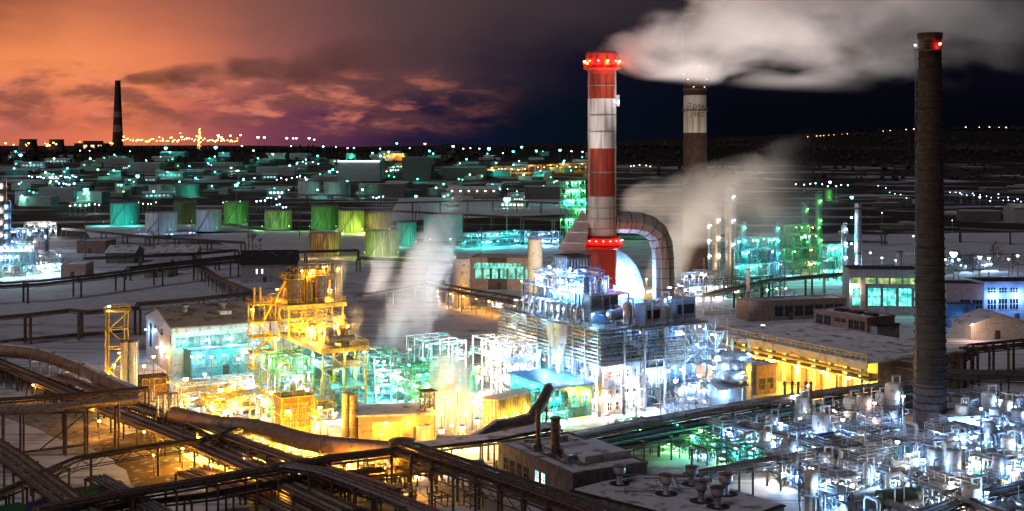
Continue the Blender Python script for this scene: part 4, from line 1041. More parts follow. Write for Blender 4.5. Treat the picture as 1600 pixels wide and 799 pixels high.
for i in range(16):
    a, bb = ((-6, -3), (-3, -7), (1, -5), (15, 16), (19, 5), (24, -3), (27, 1), (-14, 9), (-18, 9), (-22, 10), (-11, -3), (33, -4), (38, 2), (30, 20), (22, 18), (-30, 8))[i]
    k = ('v', 'd', 'e', 'p')[i % 4]
    if k == 'v': vessel(tl(a, bb), ry.uniform(.9, 1.5), ry.uniform(5, 9), ry.choice((INSUL, ALU, GREENP, WHITEP)), 'upright vessel on the ground round the yellow tower, {n}', skirt=1, plats=(4.2,), fam=1, lampcol=ry.choice((YEL, MINT, WHITE)), lampp=1300)
    elif k == 'd': hdrum(tl(a, bb), 6, .9, ry.choice((ALU, INSUL, TEALP)), 'drum on saddles in the yard round the yellow tower, {n}', fam=1)
    elif k == 'e': exchanger(tl(a, bb), 5, .6, ry.choice((ALU, GREENP)), 'stacked heat exchanger in the yard round the yellow tower, {n}', fam=1)
    else: pump(tl(a, bb), 1.2, ry.choice((GREENP, BLUEP)), 'motor pump on its plinth in the yard round the yellow tower, {n}', fam=1)
# orange box furnace in front
fw = gz(443, 690); fw.z = 0
t = thing('furnace', 'square orange brick furnace box laced with ladders under the yellow tower', 'furnace', fw)
MB().box(0, 5.6, 0, 5, 0, 8.2).build('casing', REDBOX, t); MB().box(-.4, 6, -.4, 5.4, 8.22, 8.5).build('roof', BROWNST, t)
frame(t, [-.5, 2.8, 6.1], [-.5, 5.5], [2.6, 5.2, 8.6], YELLOWP, .2, .18, rail=(2,), railm=YELLOWP, rnd=ry)
clutter(t, -.9, 6.4, -1.0, -.2, .5, 8, 16, [YELLOWP, INSUL], .06, .14, ry)
MB().lathe([(.7, 8.5), (.6, 10.5)], 12, (2.8, 2.5, 0)).build('stack', STEEL, t, True)
for p in ((-1.2, -.9, 3.4), (6.6, -.9, 2.2), (2.6, -1.1, 1.8)): lamp(t, p, SOD, 2600, .3, 40)
# twin orange stacks
for i, px in enumerate((541, 552)):
    w = gz(px, 691); w.z = 0
    t = thing('vent_stack', ('plain orange-lit vent stack beside the snowy pump house roof', 'slightly wider orange-lit vent stack touching its plain neighbour')[i], 'stack', w)
    b = MB(); b.lathe([(.85+.1*i, 0), (.85+.1*i, 9.2 - .3*i), (.95+.1*i, 9.2 - .3*i), (.95+.1*i, 9.6 - .3*i), (.7, 9.6-.3*i)], 16); b.build('shell', INSULB, t, True)
    for z in (3, 6): MB().lathe([(.87+.1*i, z), (1.0+.1*i, z), (1.0+.1*i, z+.15), (.87+.1*i, z+.15)], 16).build('band', STEEL, t)
# pump house with snowy roof and glowing doorway
w = gz(561, 697); w.z = 0
t = thing('pump_house', 'low orange-lit pump house with a snow covered roof and one glowing open bay', 'building', w, math.radians(8))
ORW = mat('ochre_plaster', (.5, .33, .17), .8, 0, var=.25, scale=.4, dirt=(.3, .19, .1), dirt_amt=.4)
b = MB(); b.box(0, 2.6, 0, 9, 0, 5.6); b.box(8.2, 14.4, 0, 9, 0, 5.6); b.box(2.6, 8.2, 4.5, 9, 0, 5.6); b.box(2.6, 8.2, 0, 4.5, 4.4, 5.58); b.build('wall', ORW, t)
MB().box(-.6, 15, -.7, 9.6, 5.64, 6.0).build('snow_cover', ROOFSNOW, t)
MB().box(10.4, 11.6, -.09, .02, 0, 3.4).build('door', BROWNST, t); MB().box(12.6, 13.6, -.09, .02, 1.4, 3.8).build('window', GLASSD, t)
lamp(t, (5.2, 2.2, 3.9), YEL, 7000, .3, 50); lamp(t, (4, -.9, 2.2), SOD, 500, .2, 40); lamp(t, (9.5, -1, 4.6), SOD, 1400, .25, 40)
# its neighbours: concrete pier, square tank
w = gz(656, 697); w.z = 0
t = thing('equipment_cabinet', 'pale upright box cabinet at the end of the pump house', 'cabinet', w)
MB().box(0, 2.4, 0, 2.2, 0, 3.4).build('casing', PINKW, t); MB().box(-.12, 2.52, -.12, 2.32, 3.42, 3.6).build('roof', ROOFSNOW, t)
MB().box(.3, 1.2, -.06, .02, .3, 3.0).build('door', CREAM, t)
w = gz(664, 690); w.z = 0
t = thing('pipe_stanchion', 'tall narrow ochre steel stanchion behind the pump house', 'plant structure', w)
frame(t, [0, 2], [0, 2], [3.4, 6.8, 9.6], BROWNST, .24, .2, rnd=ry, deck=(2,)); clutter(t, 0, 2, 0, 2, .5, 9.5, 10, [INSUL, BROWNST], .07, .15, ry)
for i in range(3):
    w = gz(772 + i*19, 672 - i*5); w.z = 0
    t = thing('settling_tank', ('cream ribbed tank standing in the yellow steam', 'cream ribbed tank with orange streaks in the middle', 'cream ribbed tank nearest the rising dark gallery')[i], 'tank', w)
    MB().lathe([(2.3, 0), (2.3, 6.4), (2.4, 6.4), (2.4, 6.6), (.1, 7.2)], 24).build('shell', CREAM, t, True)
    for j in range(12):
        a = math.pi + math.pi*j/11
        MB().bar((math.cos(a)*2.36, math.sin(a)*2.36, 0), (math.cos(a)*2.36, math.sin(a)*2.36, 6.4), .18).build('rib', YELLOWP, t)
    lamp(t, (1, -3.2, 3.2), YEL, 1500, .26, 40)
set_pow(1.0)
# lamps in the yard; strong ones beside the steam are added to light it
for i, (px, py, c, p) in enumerate(((178, 606, YEL, 3200), (225, 612, YEL, 3000), (262, 600, WHITE, 2600), (320, 622, WHITE, 3200), (360, 640, YEL, 3000), (300, 600, COOL, 2600), (405, 660, WHITE, 2800),
     (450, 690, SOD, 2600), (500, 690, YEL, 3000), (700, 668, YEL, 5000), (738, 672, YEL, 5200), (715, 655, PINK, 4200), (690, 690, SOD, 3000), (330, 596, COOL, 2400), (372, 604, COOL, 2400), (470, 672, SOD, 9000), (512, 694, SOD, 9000), (425, 664, YEL, 7000), (345, 650, SOD, 6000), (290, 636, YEL, 6000), (240, 600, SOD, 5000), (690, 704, SOD, 14000), (722, 704, YEL, 14000), (745, 698, SOD, 9000), (590, 600, COOL, 1800), (640, 610, TEAL, 1800), (700, 600, TEAL, 2400), (735, 585, TEAL, 2600), (745, 615, TEAL, 2200))):
    w = gz(px, py); w.z = 0
    lamp_post(w, (5.2 if p < 8000 else 3.4) + (i % 3)*.6, c, p, .36 if p < 6000 else .55, CN[c] + ' lamp on a short pole round the yellow plant, {n}', 1, 'yard lamps', 50)
set_pow(.7)
# ================================================================ white workshop
A = gz(268, 585); A.z = 0
t = thing('workshop', 'long white workshop with a low snowy gable roof and teal-lit long wall', 'building', A)
Ww, Lw, hw = 27.0, 46.0, 11.6
# gable end runs along b (u), long wall along a (v)
b = MB()
vsx = [(0,0,0),(Lw,0,0),(Lw,Ww,0),(0,Ww,0),(0,0,hw),(Lw,0,hw),(Lw,Ww,hw),(0,Ww,hw),(0,Ww*.5,hw+3.4),(Lw,Ww*.5,hw+3.4)]
b.add(vsx, [(0,1,5,4),(2,3,7,6),(1,2,6,9,5),(3,0,4,8,7),(3,2,1,0)]); b.build('wall', WHITEP, t)
rb = MB(); rv = [(-.4,-.7,hw-.1),(Lw+.4,-.7,hw-.1),(Lw+.4,Ww*.5,hw+3.45),(-.4,Ww*.5,hw+3.45),(-.4,Ww+.7,hw-.1),(Lw+.4,Ww+.7,hw-.1)]
tp = [Vector(p)+Vector((0,0,.3)) for p in rv]
rb.add(rv+tp, [(0,1,2,3),(3,2,5,4),(9,8,7,6),(10,11,8,9),(0,3,9,6),(3,4,10,9),(1,7,8,2),(2,8,11,5),(0,6,7,1),(4,5,11,10)])
rb.build('roof', mat('old_snow_roof', (.3, .26, .23), .9, 0, var=.3, scale=.15, dirt=(.12, .1, .08), dirt_amt=.45), t)
MB().box(0, Lw, -.12, .02, 9.4, 11.2).build('clerestory', WHITEP, t)
windows(t, -1, 1, 24, 6.6, 9.0, 8, lit_window('pale_teal_window', (.12, .5, .48), (.5, .95, .85), .9), GALV, 0, gap=.15, split=3)
MB().box(-.08, .02, .5, 1.3, 6.2, 9.6).build('louvre', DARKST, t)
windows(t, -1, 8, 18, 8.6, 10.2, 3, GLASSD, WHITEP, 0, axis='x', gap=.3)
MB().box(-.1, .02, 20.5, 22.5, 4.0, 10.0).build('window', GLASSD, t)
for x in (6, 16, 26, 36): MB().lathe([(.8, 0), (.8, 1.3), (1.3, 1.4), (1.3, 1.8), (.1, 2.3)], 12, (x, Ww*.36, hw+2.5)).build('roof_vent', STEEL, t, True)
MB().box(14, 17, Ww*.2, Ww*.2+2, hw+1.3, hw+2.6).build('roof_hatch', WHITEP, t)
for x in (3, 9, 15, 21): lamp(t, (x, -.9, 8.2), (TEAL, COOL, MINT, COOL)[(x//6) % 4], 1900, .26, 40)
lamp(t, (-1.2, 22, 8.5), COOL, 1900, .26, 40); lamp(t, (-1.2, 10, 5.5), PINK, 1500, .26, 40); lamp(t, (-1.2, 3, 5.5), SOD, 1500, .26, 40)
t2 = building('lean_to_annexe', 'flat teal-lit annexe built against the long wall of the white workshop', A + V2*3 + U2*-7.2, 20, 6.8, 6.2, TEALP, 'flat', None, True, rot=GA, cat='building')
windows(t2, -1, 1, 19, 2.4, 5.0, 6, MATS['pale_teal_window'], GALV, 0)
for x in (2, 8, 14, 19): lamp(t2, (x, -1, 5.4), (COOL, TEAL, WHITE, MINT)[(x//6) % 4], 1700, .26, 40)
t = thing('mesh_fence', 'low mesh fence along the foot of the workshop gable', 'fence', A + V2*-2.5)
railing(t, [(0, -1), (0, 27)], 0.05, h=2.2, m=GALV, step=2.4, name='fence_frame')
# ================================================================ yellow lattice tower with two pale stacks, left of the workshop
w = gz(170, 612); w.z = 0
t = thing('lattice_tower', 'tall yellow zigzag braced frame with a white lamp on its corner', 'plant structure', w)
frame(t, [0, 4.4], [0, 3.6], [5, 10, 14.5, 18.6], YELLOWP, .26, .22, brace=False, rnd=ry, deck=(3,), rail=(3,), railm=YELLOWP)
for k in range(4):
    z0, z1 = (0, 5, 10, 14.5)[k], (5, 10, 14.5, 18.6)[k]
    MB().bar((0, -.2, z0 if k % 2 else z1), (4.4, -.2, z1 if k % 2 else z0), .3).build('brace', YELLOWP, t)
    MB().bar((-.2, 0, z0 if k % 2 else z1), (-.2, 3.6, z1 if k % 2 else z0), .24).build('brace', YELLOWP, t)
lamp(t, (0, -.2, 20.0), WHITE, 500, .32, 50); lamp(t, (-.6, -.6, 4.2), YEL, 2400, .28, 50); lamp(t, (3, -.8, 2.5), YEL, 2400, .3, 50); lamp(t, (2.2, -.8, 9), YEL, 1200, .25, 40)
for i, px in enumerate((195, 208)):
    w = gz(px, 612); w.z = 0
    t = thing('vent_stack', ('cream vent stack with a yellow glow beside the zigzag frame', 'white vent stack with dark rim before the workshop gable')[i], 'stack', w)
    MB().lathe([(.95, 0), (.95, 11.4), (1.1, 11.5), (1.1, 11.9), (.8, 11.9), (.8, 11)], 18).build('shell', (CREAM, WHITEP)[i], t, True)
    MB().lathe([(1.12, 11.6), (1.2, 11.65), (1.2, 12.0), (1.12, 12.0)], 18).build('rim', DARKST, t)
    ladder(t, (.7, -.9), .3, 11, m=(YELLOWP, GALV)[i])
set_pow(1.1)
# ================================================================ the long covered gallery (big pipe) that sweeps in front
def gallery(name, label, pts, r, post, seedm, group=None, n=12, postm=INSUL, snow=True, sag=0, posth=None, bandm=None):
    W = [gz(*p) for p in pts]; base = Vector((W[0].x, W[0].y, 0))
    t = thing(name, label, 'pipeline', base, 0, group)
    P = [p - base + Vector((0, 0, 0)) for p in W]
    # round off the corners
    Q = []
    for i in range(len(P)-1):
        k = max(2, int((P[i+1]-P[i]).length/5))
        for j in range(k):
            s = j/k; p0 = P[max(i-1, 0)]; p1 = P[i]; p2 = P[i+1]; p3 = P[min(i+2, len(P)-1)]
            Q.append(.5*((2*p1) + (p2-p0)*s + (2*p0-5*p1+4*p2-p3)*s*s + (3*p1-p0-3*p2+p3)*s*s*s))
    Q.append(P[-1])
    MB().pipe(Q, r, n).build('shell', seedm, t, True)
    L_ = 0
    for i in range(len(Q)-1):
        d = (Q[i+1]-Q[i]).normalized()
        MB().pipe([Q[i], Q[i]+d*.18], r*1.05, n).build('band', bandm or seedm, t)
        L_ += (Q[i+1]-Q[i]).length
        if L_ > post:
            L_ = 0; c = Q[i]; q = Vector((-d.y, d.x, 0)).normalized()
            b = MB()
            for sg in (-1, 1): b.bar(Vector((c.x, c.y, 0)) + q*sg*r*.8, c + q*sg*r*.8 - Z3*r*.4, .38)
            b.bar(c - q*r*1.2 - Z3*(r+.2), c + q*r*1.2 - Z3*(r+.2), .3, .34)
            b.build('support_frame', postm, t)
    if snow:
        b = MB()
        for a, c in zip(Q, Q[1:]):
            d = (c-a).normalized(); q = Vector((-d.y, d.x, 0)).normalized()
            pr = [(-.5, .9), (-.2, 1.04), (.2, 1.04), (.5, .9)]
            v = [p + q*x*r + Z3*z*r for p in (a, c) for x, z in pr]
            b.add(v, [(0, 1, 5, 4), (1, 2, 6, 5), (2, 3, 7, 6), (0, 4, 7, 3)])
        b.build('snow_cover', ROOFSNOW, t, True)
    return t
LAG = mat('gallery_cladding', (.36, .25, .17), .55, .3, var=.25, scale=.4, dirt=(.22, .14, .09), dirt_amt=.4)
g1 = gallery('gallery_pipe', 'very thick clad pipe on stilts sweeping down to the bright yard from the snow field', [(-40, 545, 5.6), (55, 553, 5.6), (120, 574, 5.6), (165, 596, 5.5), (225, 622, 5.4)], 1.6, 9, LAG, postm=GALV)
g2 = gallery('gallery_pipe', 'thick orange-lit clad pipe on stilts curving in front of the yellow tower', [(272, 648, 5.4), (335, 663, 5.2), (400, 668, 5.2), (470, 688, 5.2), (545, 699, 5.2), (628, 704, 5.2)], 1.6, 8.5, LAG, postm=YELLOWP, snow=False)
w = gz(628, 704, 5.2)
t = thing('junction_drum', 'round dark drum where the thick orange pipe meets the dark racks', 'junction', Vector((w.x, w.y, 0)))
MB().lathe([(2.3, 3.2), (2.35, 3.6), (2.35, 6.6), (2.3, 7.0), (.1, 7.5)], 22).build('shell', INSULB, t, True)
for i in range(4):
    a = i*math.pi/2+.4; MB().bar((math.cos(a)*1.8, math.sin(a)*1.8, 0), (math.cos(a)*1.8, math.sin(a)*1.8, 3.3), .4).build('leg', DARKST, t)
g3 = gallery('gallery_pipe', 'dark clad pipe climbing in two kinks towards the blue roof', [(684, 688, 4.0), (738, 690, 4.0), (775, 666, 5.5), (828, 655, 6.5), (858, 608, 10.5)], 1.15, 12, mat('dark_cladding', (.17, .14, .12), .5, .3, dirt=(.1, .08, .06)), postm=DARKST)
# brick head house where the two sections meet
w = gz(240, 648); w.z = 0
t = thing('transfer_tower', 'rusty orange boxed-in pipe stack where the two thick pipes meet', 'plant structure', w)
MB().box(-2.4, 2.4, -2, 2, 4.2, 8.2).build('casing', REDBOX, t)
frame(t, [-2.6, 2.6], [-2.2, 2.2], [4.0, 8.4], BROWNST, .3, .26, rnd=ry); clutter(t, -3.4, 3.4, -3, -2, .5, 9, 16, [INSULB, YELLOWP, INSUL], .09, .2, ry)
lamp(t, (3.4, 1, 6.5), SOD, 2600, .3, 40); lamp(t, (0, 3.2, 6.5), SOD, 2400, .3, 40); lamp(t, (-1, -3.0, 2.4), YEL, 1800, .3, 40)
for i, px in enumerate((252, 262, 272)):
    w = gz(px, 690); w.z = 0
    t = thing('pipe_loop', 'tall square pale pipe hoop before the rusty boxed stack, {n}', 'pipe', w, .2, fam=1)
    MB().pipe([(-.7, 0, 0), (-.7, 0, 9.4), (.7, 0, 9.4), (.7, 0, 0)], .2, 8).build('bend', INSUL, t)
# ================================================================ pipe racks in the lower left
rk = random.Random(5)
BR = [INSULB, DARKST, BROWNST, INSUL, DARKST]
def rads(n, lo=.12, hi=.3): return [lo + (hi-lo)*rk.random()**1.5 for _ in range(n)]
def rlamp(px, py, z, c, p, label, r=.3):
    w = gz(px, py, z); lamp_post(Vector((w.x, w.y, 0)), z, c, p, r, label, None, None, 40, pr=.09)
rack('pipe_rack', [(-40, 552, 3.2), (150, 632, 3.2), (300, 690, 3.2), (420, 742, 3.2), (545, 800, 3.2)], 'wide dark pipe rack descending across the earth yard from the left edge', rads(8, .14, .3), .62, 8, DARKST, BR, cat='pipe rack', snow=False)
rack('pipe_rack', [(90, 588, 4.2), (215, 634, 4.2), (330, 672, 4.2), (450, 722, 4.2), (520, 755, 4.2)], 'brown pipe rack running between the thick orange pipe and the wide dark rack', rads(6, .14, .32), .65, 8, BROWNST, [INSULB, INSUL, BROWNST], truss=True)
rack('pipe_rack', [(255, 655, 3.4), (370, 700, 3.4), (470, 735, 3.4), (610, 780, 3.4)], 'lower tan pipe rack lit from below by the yellow yard', rads(5, .14, .34), .7, 8, BROWNST, [INSUL, INSULB, INSUL], tiers=2, tierh=1.3)
g4 = gallery('pipeline', 'fat tan pipe crossing level over the earth yard from the left edge', [(-40, 645, 9.0), (60, 640, 9.0), (140, 632, 9.0), (215, 624, 8.6)], .85, 7.5, INSUL, postm=BROWNST, snow=False)
rack('pipe_truss', [(-40, 628, 8.4), (70, 621, 8.4), (150, 615, 8.4), (230, 607, 8.4)], 'open lattice pipe bridge just above the fat tan pipe', rads(4, .12, .2), .7, 16, BROWNST, [BROWNST, INSULB], truss=True)
t = thing('trestle_frame', 'big braced steel trestle carrying the fat tan pipe over the snow', 'trestle', Vector((gz(32, 715).x, gz(32, 715).y, 0)), .12)
b = MB()
for x, y in ((0, 0), (0, 2.2), (11.5, 0), (11.5, 2.2)): MB().bar((x, y, 0), (x, y, 8.2), .36).build('post', BROWNST, t)
MB().bar((0, 0, .9), (11.5, 0, 2.0), .4).build('beam', BROWNST, t); MB().bar((3, 0, 1.0), (11.3, 0, 7.6), .26).build('brace', BROWNST, t); MB().bar((0, .05, 8.1), (11.5, .05, 8.1), .4).build('beam', BROWNST, t)
rack('pipe_rack', [(-40, 676, 5.0), (20, 715, 5.0), (80, 760, 5.0), (150, 815, 5.0)], 'bundle of dark and olive pipes running down into the bottom corner', rads(7, .14, .32), .62, 7, DARKST, [DARKST, mat('olive_lagging', (.3, .28, .14), .55, .3, dirt=(.15, .13, .07)), STEEL, DARKST], tiers=1)
rack('pipe_rack', [(-40, 790, 3.2), (40, 755, 3.2), (95, 730, 3.6)], 'short olive pipe bundle joining the corner junction from below', rads(5, .14, .26), .6, 7, DARKST, [MATS['olive_lagging'], DARKST])
rack('pipe_bridge', [(68, 738, 5.4), (122, 715, 5.4), (225, 698, 5.4), (330, 685, 5.4), (395, 662, 5.0)], 'thin latticed pipe bridge on single posts crossing the earth yard', rads(3, .1, .18), .5, 11, DARKST, [DARKST, BROWNST], truss=True, posts=1, pw=.26)
rack('pipe_rack', [(60, 800, 5.6), (170, 778, 5.6), (300, 757, 5.6), (420, 735, 5.6), (520, 718, 5.6), (625, 706, 5.6)], 'long dark pipe rack running level along the bottom to the round drum', rads(6, .16, .34), .66, 8, DARKST, [DARKST, INSULB, DARKST, BROWNST])
rack('pipe_rack', [(90, 815, 3.4), (200, 790, 3.4), (330, 775, 3.4), (470, 748, 3.4), (600, 735, 3.4)], 'lower dark pipe rack beneath the long level one', rads(5, .14, .28), .66, 8, DARKST, [DARKST, INSULB])
rack('pipe_rack', [(150, 745, 4.4), (250, 800, 4.4), (300, 830, 4.4)], 'dark rack dropping to the bottom edge beside the green roof', rads(5, .14, .3), .62, 7, DARKST, [DARKST, STEEL])
rack('pipe_rack', [(445, 728, 6.4), (500, 736, 6.4), (560, 757, 6.4), (650, 792, 6.4), (720, 822, 6.4)], 'shiny edged pipe rack descending from the dark crossing to the bottom edge', rads(4, .16, .34), .7, 8, DARKST, [STEEL, DARKST, INSULB])
rack('pipe_rack', [(632, 707, 6.2), (700, 730, 6.2), (780, 757, 6.2), (900, 800, 6.2), (960, 822, 6.2)], 'tall dark pipe rack on heavy posts passing in front of the snowy roofs', rads(8, .16, .36), .6, 7.5, DARKST, [DARKST, DARKST, BROWNST], tiers=2, tierh=1.2, pw=.42, truss=True)
rack('pipe_rack', [(632, 704, 5.0), (700, 696, 5.0), (770, 688, 5.0), (866, 668, 5.0)], 'dark pipe rack running from the round drum to the snowy roofed building', rads(5, .14, .3), .6, 9, DARKST, [DARKST, INSULB], snow=True)
rack('pipe_rack', [(480, 770, 2.0), (560, 745, 2.0), (640, 735, 2.0), (760, 727, 2.0)], 'low tangle of brown pipes glowing under the dark crossing racks', rads(8, .12, .3), .8, 6, BROWNST, [INSULB, INSUL, BROWNST])
rack('pipe_rack', [(300, 735, 1.4), (420, 775, 1.4), (500, 812, 1.4)], 'ground level brown pipes beside the dirt road', rads(7, .12, .3), .7, 6, BROWNST, [INSULB, BROWNST, INSUL])
rack('pipe_rack', [(-40, 575, 2.2), (60, 600, 2.2), (130, 632, 2.2)], 'dark picket-like pipe rack at the left edge below the thick pipe', rads(5, .14, .28), .6, 3.2, DARKST, [DARKST, INSULB], tiers=2, tierh=1.2)
for i, (px, py, c, p) in enumerate(((52, 612, SOD, 1200), (140, 650, SOD, 1600), (265, 662, SOD, 1500), (310, 700, YEL, 5200), (350, 690, YEL, 6400), (410, 700, YEL, 7600), (470, 715, YEL, 7800), (520, 722, YEL, 6600), (580, 725, SOD, 4000), (375, 715, SOD, 4500), (300, 672, YEL, 5000), (440, 695, YEL, 6000), (545, 745, SOD, 3600), (500, 755, SOD, 3000), (600, 750, SOD, 3000), (380, 735, SOD, 3000), (430, 745, YEL, 3000), (620, 728, YEL, 3600), (665, 725, PINK, 3000), (180, 655, SOD, 2600), (225, 690, SOD, 2200), (155, 672, SOD, 1800), (285, 718, SOD, 2400), (240, 728, SOD, 1100), (330, 745, SOD, 900), (700, 712, PINK, 1800), (650, 765, SOD, 500), (440, 770, SOD, 800), (200, 640, YEL, 1800), (120, 612, WHITE, 1400))):
    w = gz(px, py + 14); w.z = 0
    lamp_post(w, 3.4, c, p*(.8 if px < 260 else 1.7), .26, CN[c] + ' lamp on a thin pole among the lower pipe racks, {n}', 1, 'rack lamps', 40, pr=.08)
# ground-level kit in the dark crossing
for i in range(15):
    px = 470 + (i*53) % 320; py = 735 + (i*37) % 62
    w = gz(px, py); w.z = 0
    t = thing('valve_frame', 'small dark valve frame with brown pipes under the crossing racks, {n}', 'valve station', w, GA, 'valve stations under the racks', 1)
    frame(t, [0, 2.2], [0, 2.2], [1.6 + .4*(i % 3)], DARKST, .18, .16, rnd=rk, brace=False)
    clutter(t, -1.5, 3.5, -1.5, 3.5, .3, 3.2, 9, [INSULB, BROWNST, DARKST, INSUL], .08, .22, rk)
b = None
# green and blue sheet roofs at the bottom left
for nm, lab, quad, z, m in (('canopy', 'long low dark green sheet canopy lying by the pipes on the snow', [(100, 768), (188, 752), (200, 762), (122, 782)], 2.2, mat('green_sheet', (.015, .12, .05), .6, 0, var=.3)),
                            ('canopy', 'dark blue sheet canopy under the corner pipe junction', [(38, 790), (85, 775), (140, 812), (70, 830)], 2.4, mat('blue_sheet', (.02, .03, .16), .6, 0, var=.3)),
                            ('canopy', 'small green sheet canopy at the very bottom corner', [(-30, 800), (30, 786), (45, 800), (-20, 825)], 2.0, MATS['green_sheet'])):
    W = [gz(x, y, z) for x, y in quad]; base = Vector((W[0].x, W[0].y, 0))
    t = thing(nm, lab, 'canopy', base, 0)
    b = MB(); P = [p - base for p in W]; b.prism([(p.x, p.y) for p in P], z, z+.18); b.build('roof', m, t)
    for p in P: MB().bar((p.x*.94, p.y*.94, 0), (p.x*.94, p.y*.94, z), .16).build('post', DARKST, t)
# ================================================================ mid-left trestles over the snow field
rack('pipe_rack', [(-60, 452, 6.2), (60, 446, 6.2), (150, 436, 6.2), (240, 424, 6.2), (330, 414, 6.2), (420, 404, 6.2)], 'long dark trestle with many pipes crossing beyond the snow field', rads(6, .2, .4), .8, 21, DARKST, [DARKST, BROWNST], tiers=2, tierh=1.2, pw=.6)
rack('pipe_rack', [(-60, 503, 8.0), (40, 494, 8.0), (108, 486, 8.0), (135, 489, 8.0), (172, 486, 8.0), (215, 482, 8.0)], 'dark pipe trestle on tall paired posts along the near side of the snow field', rads(5, .2, .4), .7, 15, BROWNST, [DARKST, BROWNST, INSULB], pw=.7)
rack('pipe_rack', [(215, 476, 6.0), (300, 469, 6.0), (400, 458, 6.0)], 'brown pipe trestle passing behind the white workshop roof', rads(4, .2, .4), .8, 16, BROWNST, [BROWNST, INSULB], truss=True)
rack('pipe_rack', [(310, 415, 5), (345, 438, 5), (388, 455, 5)], 'short dark latticed pipe bridge dropping towards the yellow tower', rads(4, .2, .4), .8, 10, DARKST, [DARKST], truss=True)
for i, (px, py) in enumerate(((330, 470), (345, 473), (365, 468), (378, 474), (352, 466))):
    w = gz(px, py + 18); w.z = 0
    t = thing('cable_reel', 'dark round drum lying on the snow behind the workshop roof, {n}', 'drum', w, .3*i, 'drums behind the workshop', 1)
    for y in (-.55, .55): MB().pipe([(0, y-.1, 1.5), (0, y+.1, 1.5)], 1.5, 16).build('flange', DARKST, t)
    MB().pipe([(0, -.5, 1.5), (0, .5, 1.5)], .8, 12).build('core', BROWNST, t)
# low wall along the snow field
w = gz(-40, 540); w.z = 0
t = thing('retaining_wall', 'low dark retaining wall under the tall paired posts on the snow', 'wall', w, 0)
e = gz(190, 520) - w
MB().bar((0, 0, .5), (e.x, e.y, .5), .8, 1.0).build('base', CONCD, t); MB().bar((0, 0, 1.1), (e.x, e.y, 1.1), 1.0, .2).build('coping', ROOFSNOW, t)
# ================================================================ right: yellow-lit long building
Yb = gz(1121, 577); Yb.z = 0
Y1 = gz(1345, 632); Y1.z = 0
Lb = (Y1 - Yb).length; rot = math.atan2((Y1-Yb).y, (Y1-Yb).x)
t = thing('production_hall', 'long low production hall with a yellow-lit pillared front and wide snowy flat roof', 'building', Yb, rot)
YW = mat('ochre_wall', (.52, .42, .26), .8, 0, var=.22, scale=.4, dirt=(.33, .24, .12), dirt_amt=.4)
HB = 9.4
MB().box(0, Lb+2, 3.2, 31, 0, HB).build('wall', YW, t)
MB().box(-.5, Lb+2.5, -.4, 31.3, HB+.02, HB+.4).build('roof', ROOFSNOW, t)
MB().box(-.5, Lb+2.5, -.7, -.42, HB-1.4, HB+.3).build('fascia', YW, t)
for i in range(11):
    x = Lb*i/10; MB().box(x-.35, x+.35, -.3, .3, 0, HB-.05).build('pillar', CREAM, t)
MB().box(-.5, Lb+2, .4, 3.1, 5.3, 5.6).build('balcony', YW, t)
for i in range(10):
    x = Lb*(i+.5)/10; f = MB().box(x-1.3, x+1.3, 3.08, 3.2, 6.3, 8.2).build('window', YELLOWP, t); MB().box(x-1.15, x+1.15, 3.03, 3.1, 6.45, 8.05).build('pane', GLASSD, f)
    f = MB().box(x-2.0, x+2.0, 2.7, 3.19, .2, 4.4).build('shutter', PINKW if i % 2 else BROWNW, t)
railing(t, [(0, -.2), (Lb+2, -.2)], HB+.4, h=1.5, m=YELLOWP, step=1.6, w=.16)
MB().pipe([(-1, -1.2, HB-2.2), (Lb+4, -1.2, HB-2.2)], .42, 10).build('pipe', YELLOWP, t, True)
MB().pipe([(-1, -1.3, HB-3.3), (Lb+4, -1.3, HB-3.3)], .26, 10).build('pipe', INSUL, t, True)
for i in range(6): lamp(t, (Lb*(i*.17+.1), -1.0, 5.6), YEL if i % 2 else SOD, 5600, .4, 60)
for i in range(3): lamp(t, (Lb*(i*.25+.3), -6.5, 3.2), YEL, 2200, .3, 40)
for i in range(7):
    t2 = thing('bollard_frame', 'yellow-lit stub frame standing on the bright yard before the production hall, {n}', 'stub frame', Yb + Vector((math.cos(rot), math.sin(rot), 0))*(6+i*4) + Vector((math.sin(rot), -math.cos(rot), 0))*(4+(i % 3)), rot, fam=1)
    frame(t2, [0, 1.8], [0, 1.2], [1.8], YELLOWP, .16, .14, brace=False); clutter(t2, -.6, 2.4, -.4, 1.6, .2, 2.2, 5, [YELLOWP, INSUL], .06, .14, rk)
yo = Yb + Vector((math.cos(rot), math.sin(rot), 0))*14
sheet('hall_yard', [(1150, 600), (1230, 585), (1375, 622), (1240, 640)], .02, mat('wet_snow_yard', (.5, .47, .4), .6, 0, var=.3, scale=.25, dirt=(.28, .24, .18), dirt_amt=.4), 'trampled snow yard in front of the yellow-lit hall', 'yard')
t = building('switch_house', 'small brown block house in the shade at the near end of the yellow yard', gz(1182, 618), 6, 6, 6.4, BROWNW, 'flat', None, True, rot=GA)
windows(t, -1, .6, 5.4, 1.2, 3.6, 2, GLASSD, BROWNST, 0)
# gallery at the right end of the hall
rack('pipe_bridge', [(1345, 562, 7.6), (1390, 574, 7.6), (1440, 580, 7.6)], 'railed brown pipe bridge leaving the right end of the yellow hall', rads(4, .16, .34), .8, 8, BROWNST, [INSULB, BROWNST], tiers=2)
rack('pipe_bridge', [(1365, 572, 6.0), (1432, 568, 6.0), (1500, 566, 6.0)], 'dark flat topped pipe bridge passing behind the brick chimney', rads(5, .16, .34), .8, 8, DARKST, [DARKST, BROWNST], snow=True)
